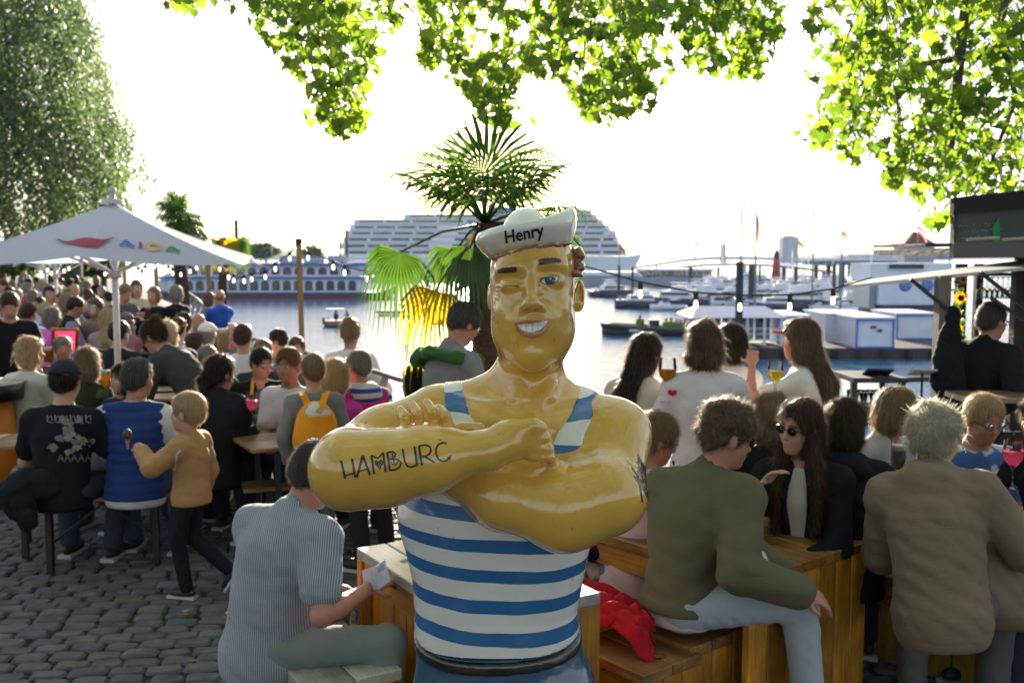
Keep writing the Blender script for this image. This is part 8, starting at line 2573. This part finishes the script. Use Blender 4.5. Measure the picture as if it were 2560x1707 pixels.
person(268, 770, 12.4, 'pale blonde woman turned away left of the parasol pole', face=-15, sit=True, arms=('table', 'table'), top=(.30, .26, .22), hair='long', hc='blond', fem=True, s=1.05)
rg = random.Random(77)
TOPS = [((.02, .02, .025), 'black'), ((.55, .55, .55), 'white'), ((.05, .07, .14), 'navy'), ((.30, .28, .26), 'grey'), ((.30, .08, .07), 'dark red'), ((.42, .47, .60), 'pale blue'), ((.40, .31, .20), 'beige'), ((.10, .13, .07), 'olive')]
HN = [('blond', 'blond'), ('dblond', 'sandy'), ('brown', 'brown'), ('dark', 'dark'), ('grey', 'grey'), ('black', 'black')]
ST = ['standing upright', 'leaning forward', 'with head bowed', 'turned sideways', 'holding a drink', 'with a bulky jacket']
used = set()
spots = [(8, 682, 22), (32, 700, 20), (52, 690, 24), (70, 706, 19), (88, 692, 26), (102, 698, 21), (128, 686, 27), (148, 694, 24), (160, 684, 29), (176, 696, 22), (190, 688, 25), (206, 694, 28),
  (222, 702, 21), (238, 690, 26), (20, 716, 16), (44, 722, 15.5), (84, 724, 16), (216, 722, 17), (186, 712, 19), (252, 716, 18.5), (270, 728, 15.5), (112, 706, 18), (140, 712, 17.2), (60, 678, 33), (116, 680, 34), (170, 680, 36), (214, 682, 34), (5, 700, 18), (230, 736, 15.8), (150, 732, 15.2), (96, 742, 14.6), (10, 760, 13.4)]
for i, (x, y, Y) in enumerate(spots):
 for _ in range(200):
  t_, tn = rg.choice(TOPS); hcn, hn = rg.choice(HN); st = rg.choice(ST)
  key = (tn, hn, st)
  if (tn, hn) not in used: break
 used.add((tn, hn))
 sitp = (2 - CAMZ) if False else (y > 715 and Y < 18 and i % 2 == 0)
 person(x, y, Y, '%s haired visitor in %s, %s in the far quay crowd' % (hn, tn, st), face=rg.choice([0, 30, -40, 90, 160, 180, -150, -90]), bend=12 if 'forward' in st else 3, pitch=18 if 'bowed' in st else 0, arms=('drink' if 'drink' in st else 'phone', rg.choice(['down', 'lap'])),
  top=t_, bulk=.03 if 'bulky' in st else 0, hair=rg.choice(['short', 'bob', 'short', 'wavy']), hc=hcn, skin=rg.choice([0, 1]), fem=rg.random() < .4, sit=False, h=.022, nohands=True, group='visitors standing far along the quay')
# ================================================================== things people carry, wear and have left lying about
def I(k):
 for n, v in INFO.items():
  if k in n: return v
 raise KeyError(k)
clear_g = glass('drinking_glass', (.95, .96, .96))
def wineglass(pos, label, col, sc=1.0, kind='wine'):
 t = empty('wine_glass' if kind == 'wine' else 'beer_glass', pos, 0, label, 'glass')
 pos = Vector(pos)
 liq = mat('drink_%02d_%02d_%02d' % tuple(int(v * 99) for v in col), col, .1, trans=.75, tcol=tuple(min(1, v * 1.5) for v in col))
 if kind == 'wine':
  b = MB(); b.lathe(pos, [(.0, .0), (.034 * sc, .002), (.006, .008), (.0045, .08 * sc), (.012, .092 * sc)], 16); b.build('stem', clear_g, t, world=True)
  b = MB(); b.lathe(pos, [(.012, .09 * sc), (.036 * sc, .12 * sc), (.042 * sc, .15 * sc), (.036 * sc, .20 * sc)], 18); b.build('bowl', clear_g, t, world=True)
  b = MB(); b.lathe(pos, [(0, .093 * sc), (.033 * sc, .12 * sc), (.039 * sc, .148 * sc), (0, .149 * sc)], 18); b.build('drink', liq, t, world=True)
 else:
  b = MB(); b.lathe(pos, [(0, 0), (.032 * sc, 0), (.038 * sc, .14 * sc)], 16); b.build('glass_wall', clear_g, t, world=True)
  b = MB(); b.lathe(pos, [(0, .006), (.029 * sc, .006), (.034 * sc, .105 * sc), (0, .106 * sc)], 16); b.build('drink', liq, t, world=True)
  b = MB(); b.lathe(pos, [(.034 * sc, .106 * sc), (.034 * sc, .13 * sc), (0, .134 * sc)], 16); b.build('foam', mat('foam', (.75, .72, .62), .8), t, world=True)
 return t
wineglass(P(632, 1064, 6.68) * 1 - Vector((0, 0, 0)), 'stemmed glass of pink rosé on the corner of the beer table', (.55, .16, .26), 1.15)
v = I('edge of the view holding')
wineglass(P(2530, 1222, 4.35), 'big stemmed glass of rosé held up at the edge of the view', (.55, .16, .26), 1.1)
wineglass(P(1668, 1005, 5.15), 'balloon glass of bright orange spritz in the hands of the cream jumper woman', (.95, .38, .01), 1.15)
wineglass(P(1937, 1000, 5.3), 'glass of yellow drink held by the woman with the red visor', (.75, .60, .05), 1.05)
wineglass(P(556, 880, 10.6), 'big dimpled mug of beer held up by the balding man', (.70, .55, .30), 1.9, 'beer')
for i, (x, y, Y, lb, c_) in enumerate([(233, 790, 12.9, 'tall clear glass before the taupe shirt at the far bench', (.5, .5, .48)), (370, 792, 12.6, 'glass with red straw before the blonde woman in black', (.5, .1, .08)), (266, 968, 7.6, 'beer glass on the table before the blue vest', (.6, .35, .05)), (120, 905, 8.9, 'beer glass beside the sunburnt old man', (.6, .35, .05)),
        (455, 905, 8.4, 'glass of pale ale near the navy jacket man', (.6, .4, .08)), (1975, 1262, 4.9, 'clear tumbler behind the olive elbow', (.5, .5, .5)), (2245, 1175, 5.0, 'small clear tumbler before the pink topped woman', (.5, .48, .48))]):
 wineglass(P(x, y, Y), lb, c_, 1.0, 'beer')
v = I('orange backpack'); M3 = v['M']; s_ = v['s']; C = v['chest']
bk = lambda x, y, z: C + M3 @ Vector((x, y, z)) * s_
t = empty('backpack', bk(0, -.2, -.2), 0, 'orange child backpack with red side pocket and patterned top on the boy', 'backpack')
t.rotation_euler = (0, 0, 0)
ob = cloth((.80, .30, .015)); rb_ = cloth((.75, .10, .015)); pb = cloth((.62, .60, .52), 'camo', (.60, .32, .08))
lo = bk(0, -.2, -.05) - Vector((.3, .3, .35)); hi = bk(0, -.2, -.05) + Vector((.3, .3, .35))
def rotm(M3): return M3
s = Sculpt(lo, hi, .009)
s.ell(bk(0, -.20, -.10), (.135, .085, .19), .05, rot=M3); s.ell(bk(0, -.20, -.19), (.14, .09, .11), .05, rot=M3)
s.waves(.004, 35, 2, dirs=(1, 0, .2), sharp=1.4)
s.build('bag_body', ob, t, 1, True)
s = Sculpt(lo, hi, .009)
s.ell(bk(0, -.205, -.10), (.128, .084, .186), .03, rot=M3); s.plane(bk(0, 0, .025), (0, 0, -1)); s.f = s.f - .003
s.build('patterned_top', pb, t, 1, True)
s = Sculpt(lo, hi, .009)
s.ell(bk(.12, -.19, -.20), (.045, .07, .085), .02, rot=M3); s.build('side_pocket', rb_, t, 1, True)
s = Sculpt(lo, hi, .009)
s.ell(bk(-.12, -.19, -.22), (.04, .065, .06), .02, rot=M3); s.build('side_pocket', rb_, t, 1, True)
for k in (-1, 1):
 b = MB(); pts = [bk(k * .05, -.165, .09), bk(k * .085, -.10, .165), bk(k * .10, .0, .185), bk(k * .11, .10, .12)]
 for p, q in zip(pts[:-1], pts[1:]): b.bar(p, q, .045, .014)
 b.build('shoulder_strap', ob, t, world=True)
b = MB(); b.tube([bk(-.03, -.17, .09), bk(-.03, -.19, .13), bk(.03, -.19, .13), bk(.03, -.17, .09)], .007, 6); b.build('carry_loop', ob, t, world=True)
b = MB(); b.tube([bk(x, -.285 + abs(x) * .35, -.16 - x * .03) for x in (-.11, -.06, 0, .06, .11)], .004, 5); b.build('zip', rb_, t, world=True)
v = I('chocolate ice cream'); w_ = v['wr'][-1]; f_ = v['M'] @ Vector((-.10, .80, .2))
tip = w_ + (v['M'] @ Vector((-.01, .075, .0)))
t = empty('ice_cream', tip, 0, 'chocolate ice cream scoop on a wafer cone held out by the boy', 'ice cream')
b = MB(); b.lathe(tip, [(.004, .0), (.014, .058), (.018, .070), (0, .070)], 12); b.build('wafer_cone', mat('wafer', (.42, .24, .10), .7, bump=.8, bscale=120), t, world=True)
b = MB(); b.ell(tip + Vector((0, 0, .088)), (.027, .027, .034), 14, 10); b.build('scoop', mat('chocolate_ice', (.10, .038, .022), .5, bump=.7, bscale=70), t, world=True)
v = I('green pullover'); M3 = v['M']; s_ = v['s']; C = v['chest']
bk = lambda x, y, z: C + M3 @ Vector((x, y, z)) * s_
s = Sculpt(C - Vector((.4, .4, .5)), C + Vector((.4, .4, .45)), .010)
for p, q, r1, r2 in (((-.17, -.06, .14), (0, -.13, .16), .028, .032), ((0, -.13, .16), (.17, -.06, .14), .032, .028), ((-.17, -.06, .14), (-.10, .12, .10), .036, .036), ((.17, -.06, .14), (.10, .14, .10), .036, .036), ((-.10, .12, .10), (-.07, .17, -.22), .038, .028), ((.10, .14, .10), (.05, .20, -.26), .038, .028), ((-.20, .0, .12), (-.16, -.10, .10), .04, .04)):
 s.cone(bk(*p), bk(*q), r1, r2, .03)
s.waves(.010, 50, 3, dirs=(.4, .3, 1), sharp=1.5)
o = s.build('pullover', cloth((.04, .12, .03)), None); tag(o, 'leaf green pullover knotted over the shoulders of the linen shirt man', 'pullover')
v = I('pinstriped shirt reading'); w_ = v['wr'][1]
q = P(936, 1428, w_.y + .10)
t = empty('leaflet', q, 0, 'folded white printed leaflet in the hand of the pinstriped man', 'leaflet')
pa = mat('paper', (.62, .60, .68), .8, trans=.3)
c0 = [P(905, 1425, w_.y + .10), P(938, 1415, w_.y - .02), P(946, 1472, w_.y - .05), P(912, 1480, w_.y + .05)]
c1 = [P(938, 1415, w_.y - .02), P(962, 1399, w_.y + .08), P(975, 1452, w_.y + .03), P(946, 1472, w_.y - .05)]
for c in (c0, c1):
 b = MB(); nrm = (c[1] - c[0]).cross(c[3] - c[0]).normalized() * .0012
 b._add([p + nrm for p in c] + [p - nrm for p in c], [(0, 1, 2, 3), (7, 6, 5, 4), (0, 4, 5, 1), (1, 5, 6, 2), (2, 6, 7, 3), (3, 7, 4, 0)]); b.build('page', pa, t, world=True)
b = MB()
for i in range(5):
 u = .12 + i * .05
 a = c1[0].lerp(c1[3], u).lerp(c1[1].lerp(c1[2], u), .1); d = c1[0].lerp(c1[3], u).lerp(c1[1].lerp(c1[2], u), .8); nn = (c1[1] - c1[0]).cross(c1[3] - c1[0]).normalized() * .003
 if nn.y > 0: nn = -nn
 b.tube([a + nn, d + nn], .0008, 3)
tag(b.build('print_lines', mat('print_grey', (.2, .2, .24), .8), t, world=True), kind='stuff')
def heap(name, cones, col, label, cat, h=.011, amp=.012, seed=1, dirs=None, freq=38, m=None, cut=None):
 lo = Vector((min(min(c[0][i], c[1][i]) for c in cones) for i in range(3))) - Vector((.12,) * 3); hi = Vector((max(max(c[0][i], c[1][i]) for c in cones) for i in range(3))) + Vector((.12,) * 3)
 s = Sculpt(lo, hi, h)
 for (a, b_, r1, r2) in cones: s.cone(a, b_, r1, r2, .03)
 s.waves(amp, freq, seed, dirs=dirs, sharp=1.7); s.waves(amp * .4, freq * 2, seed + 5, sharp=1.5)
 if cut: s.plane(*cut)
 return tag(s.build(name, m or cloth(col), None), label, cat)
J = lambda x, y, Y: P(x, y, Y)
def drape(name, spine, widths, col, label, cat, amp=.03, seed=1, n=46, k=26, th=.006):
 """cloth laid along a line, folded into ridges"""
 rg_ = np.random.RandomState(seed); sp = np.array([tuple(p) for p in spine]); t = np.linspace(0, 1, len(sp))
 U = np.linspace(0, 1, n); C_ = np.stack([np.interp(U, t, sp[:, i]) for i in range(3)], 1); W_ = np.interp(U, t, widths)
 T_ = np.gradient(C_, axis=0); T_ /= np.linalg.norm(T_, axis=1)[:, None]; S_ = np.cross(T_, [0, 0, 1.0]); S_ /= np.linalg.norm(S_, axis=1)[:, None] + 1e-9
 V = []
 ph = rg_.uniform(0, 6.28, 8)
 for i in range(n):
  for j in range(k):
   v = j / (k - 1) * 2 - 1; u = U[i]
   f = abs(math.sin(u * 17 + v * 3 + ph[0])) ** .6 + .8 * abs(math.sin(v * 6 - u * 7 + ph[1])) ** .7 + .5 * math.sin(u * 31 + v * 9 + ph[2])
   p = C_[i] + S_[i] * (v * W_[i] * (1 + .16 * math.sin(u * 13 + ph[3] + v))) + np.array([0, 0, amp * (f - .8) * (1 - .5 * v * v) - .05 * abs(v) ** 3])
   V.append(p + T_[i] * .02 * math.sin(v * 8 + ph[4]))
 V = np.array(V); q = np.arange(n * k).reshape(n, k)
 F = np.stack([q[:-1, :-1], q[:-1, 1:], q[1:, 1:], q[1:, :-1]], -1).reshape(-1, 4)
 N_ = vnormals(V, F); V2 = np.concatenate([V, V - N_ * th]); F2 = np.concatenate([F, F[:, ::-1] + len(V)])
 ed = np.concatenate([q[0], q[1:, -1], q[-1, -2::-1], q[-2:0:-1, 0]]); e2 = np.roll(ed, -1)
 F2 = np.concatenate([F2, np.stack([ed, ed + len(V), e2 + len(V), e2], 1)])
 return tag(link(name, np_mesh(name, V2, F2, cloth(col)), None), label, cat)
o = drape('red_jacket', [J(1432, 1462, 4.2), J(1480, 1478, 4.12), J(1530, 1510, 4.0), J(1575, 1530, 3.92), J(1604, 1560, 3.80), J(1622, 1605, 3.78), J(1634, 1646, 3.78)], [.08, .13, .15, .13, .07, .06, .055], (.38, .008, .018), 'crumpled bright red jacket draped over the short wooden bench', 'jacket', .032, 8)
b = MB(); b.lathe(J(1634, 1650, 3.78), [(.050, -.018), (.056, 0), (.050, .02)], 14, sy=.5); k_ = b.build('black_cuff', cloth((.012, .012, .014)), o, world=True)
heap('dark_jacket', [(J(60, 1205, 5.95), J(120, 1215, 6.0), .07, .08), (J(40, 1230, 5.9), J(70, 1300, 5.88), .09, .05), (J(20, 1250, 5.9), J(50, 1270, 5.9), .05, .06), (J(110, 1215, 6.0), J(150, 1240, 6.1), .07, .05)], (.014, .017, .025), 'dark padded jacket hanging over the end of the front beer bench', 'jacket', .013, .020, 4, None, 26)
heap('beige_scarf', [(J(1470, 1412, 4.7), J(1550, 1425, 4.6), .035, .04), (J(1490, 1432, 4.6), J(1540, 1440, 4.55), .03, .03)], (.38, .29, .22), 'crumpled beige scarf on the bench behind the striped vest', 'scarf', .010, .014, 3)
heap('white_bag', [(J(1893, 1395, 3.95), J(1905, 1440, 3.9), .03, .04), (J(1905, 1440, 3.9), J(1925, 1478, 3.88), .045, .03)], (.55, .52, .45), 'cream cloth bag in the lap of the bomber jacket man', 'bag', .009, .010, 7)
t = empty('camera_ring', J(1925, 1472, 3.80), 0, 'black rimmed lens ring with strap lying on the light grey jeans', 'camera')
q = J(1924, 1468, 3.80); ring = [q + Vector((.026 * math.cos(a), -.006 * math.sin(a), .034 * math.sin(a))) for a in [i * math.pi / 10 for i in range(21)]]
b = MB(); b.tube(ring, .0042, 6, cap=False); b.build('ring', MATS['black_plastic'], t, world=True)
b = MB(); b.tube([J(1885, 1410, 3.83), J(1898, 1450, 3.80), J(1912, 1462, 3.79)], .010, 6); b.build('strap', MATS['black_plastic'], t, world=True)
heap('black_bag', [(J(1480, 1370, 4.6), J(1530, 1380, 4.55), .06, .05)], (.014, .014, .015), 'black bag on the bench beside the ripped jeans', 'bag', .012, .008, 7)
heap('plastic_wrap', [(J(1010, 1405, 3.98), J(1040, 1440, 3.95), .012, .018), (J(1000, 1450, 3.9), J(1040, 1500, 3.85), .010, .014), (J(1030, 1370, 4.1), J(1045, 1400, 4.0), .015, .012)], (.5, .52, .55), 'crinkled clear plastic wrapping on the sunlit table', 'packaging', .006, .010, 2, None, 70, m=mat('clear_film', (.55, .58, .62), .12, trans=.5, coat=.6))
heap('tote_bag', [(J(25, 1180, 7.9), J(35, 1265, 7.9), .07, .09)], (.50, .48, .44), 'pale cloth tote bag standing beneath the bench at the left edge', 'bag', .014, .010, 9)
v = I('faded artwork'); bv = bvh_of(v['shirt'])
g1 = mat('faded_print', (.17, .155, .15), .85); g2 = mat('faded_print_light', (.27, .25, .22), .85)
c3 = lambda pts: [(x / 3.1357, 800 + y / 3.1357) for x, y in pts]
S3 = lambda pts, w_: c3(stroke(pts, w_))
lett = []
x = 372
for k in range(6):
 lett.append(S3([(x, 745), (x + 6, 800)], 11)); lett.append(S3([(x, 770), (x + 34, 752), (x + 40, 790)], 9)); lett.append(S3([(x + 8, 800), (x + 44, 806)], 8)); x += 60
paint('print_word', lett, bv, g1, v['root'], .004, 3)
rgq = random.Random(3); bl1 = []; bl2 = []
for i in range(34):
 cx, cy = rgq.gauss(575, 75), rgq.gauss(920, 62); r_ = rgq.uniform(14, 40)
 ring = [(cx + r_ * rgq.uniform(.5, 1.3) * math.cos(a_), cy + r_ * rgq.uniform(.4, 1.1) * math.sin(a_)) for a_ in [k * .57 for k in range(11)]]
 (bl1 if i % 3 else bl2).append(c3(ring))
for i, (bl, m_) in enumerate(((bl1, g1), (bl2, g2))):
 for j, r_ in enumerate(bl): paint('print_picture', [r_], bv, m_, v['root'], .004 + .0004 * (i * 12 + j), 4)
lett = []
x = 455
for k in range(6):
 lett.append(S3([(x, 1110), (x + 22, 1052), (x + 44, 1108)], 9)); lett.append(S3([(x + 6, 1086), (x + 40, 1080)], 8)); x += 52
paint('print_word', lett, bv, g1, v['root'], .004, 3)
v = I('chocolate ice cream'); bv = bvh_of(v['shirt'])
paint('chest_motif', [S3([(1415, 1020), (1385, 1050), (1380, 1110), (1372, 1180)], 15)], bv, mat('motif_white', (.5, .52, .54), .8), v['root'], .004, 3)
v = I('red heart elbow'); bv = bvh_of(v['shirt'])
c4 = lambda pts: [(1480 + x / 3.1357, 900 + y / 3.1357) for x, y in pts]
heart = lambda cx, cy: c4([(cx, cy + 26), (cx - 36, cy), (cx - 34, cy - 22), (cx - 14, cy - 28), (cx, cy - 14), (cx + 16, cy - 26), (cx + 36, cy - 16), (cx + 30, cy + 6)])
hm_ = mat('heart_red', (.45, .01, .02), .8)
paint('heart_patch', [heart(632, 258)], bv, hm_, v['root'], .004, 3); paint('heart_patch', [heart(1102, 302)], bv, hm_, v['root'], .004, 3)
v = I('yellow zip'); bv = bvh_of(v['shirt'])
paint('yellow_zip', [S3([(1985, 460), (1972, 580)], 22)], bv, mat('zip_yellow', (.6, .42, .01), .6), v['root'], .004, 3)
v = I('red visor'); H_ = v['head']; M3 = v['M']
b = MB(); b.ell(H_ + M3 @ Vector((0, .10, .045)), (.055, .06, .010), 12, 6, rot=M3); tag(b.build('sun_visor', mat('visor_red', (.60, .06, .05), .6, trans=.3)), 'red visor peak on the forehead of the long haired woman', 'visor')
v = I('orange headband'); H_ = v['head']; b = MB(); b.lathe(H_ + Vector((0, 0, .04)), [(.094, -.012), (.100, 0), (.094, .014)], 16, sx=.9, sy=1.05); tag(b.build('headband', mat('band_orange', (.6, .2, .04), .7)), 'orange band round the head beside the curly blonde woman', 'headband')
v = I('taupe hooded coat')
s = Sculpt(J(2250, 1600, 4.0) - Vector((.1, .3, .1)), J(2640, 1250, 4.0) + Vector((.1, .5, .1)), .0125)
for (a, b_, r1, r2) in ((J(2340, 1370, 4.22), J(2420, 1440, 4.15), .17, .19), (J(2420, 1440, 4.15), J(2540, 1500, 4.12), .19, .17), (J(2400, 1400, 4.2), J(2560, 1400, 4.3), .17, .15), (J(2440, 1470, 4.1), J(2580, 1540, 4.1), .14, .12)): s.cone(a, b_, r1, r2, .05)
s.waves(.012, 30, 4, dirs=(.8, .2, .6), sharp=2.0); s.waves(.005, 60, 9, sharp=1.6)
s.plane(J(2440, 1566, 4.05), (.05, 0, -1), .01)
s.build('coat_skirt', v['shirt'].data.materials[0], v['root'], 1, True)
# ================================================================== harbour haze
def haze_box():
 m = bpy.data.materials.new('harbour_air'); m.use_nodes = True
 n = m.node_tree; N = n.nodes
 for x in list(N):
  if x.type != 'OUTPUT_MATERIAL': N.remove(x)
 pv = N.new('ShaderNodeVolumePrincipled')
 pv.inputs['Color'].default_value = (.80, .88, 1.0, 1)
 pv.inputs['Density'].default_value = HAZE
 pv.inputs['Anisotropy'].default_value = .3
 n.links.new(pv.outputs['Volume'], N['Material Output'].inputs['Volume'])
 b = MB(); b.box((0, 1850, 20), (7000, 5700, 56))
 o = b.build('haze', m); tag(o, kind='stuff')
 return o
HAZE = 0.00007
haze_box()
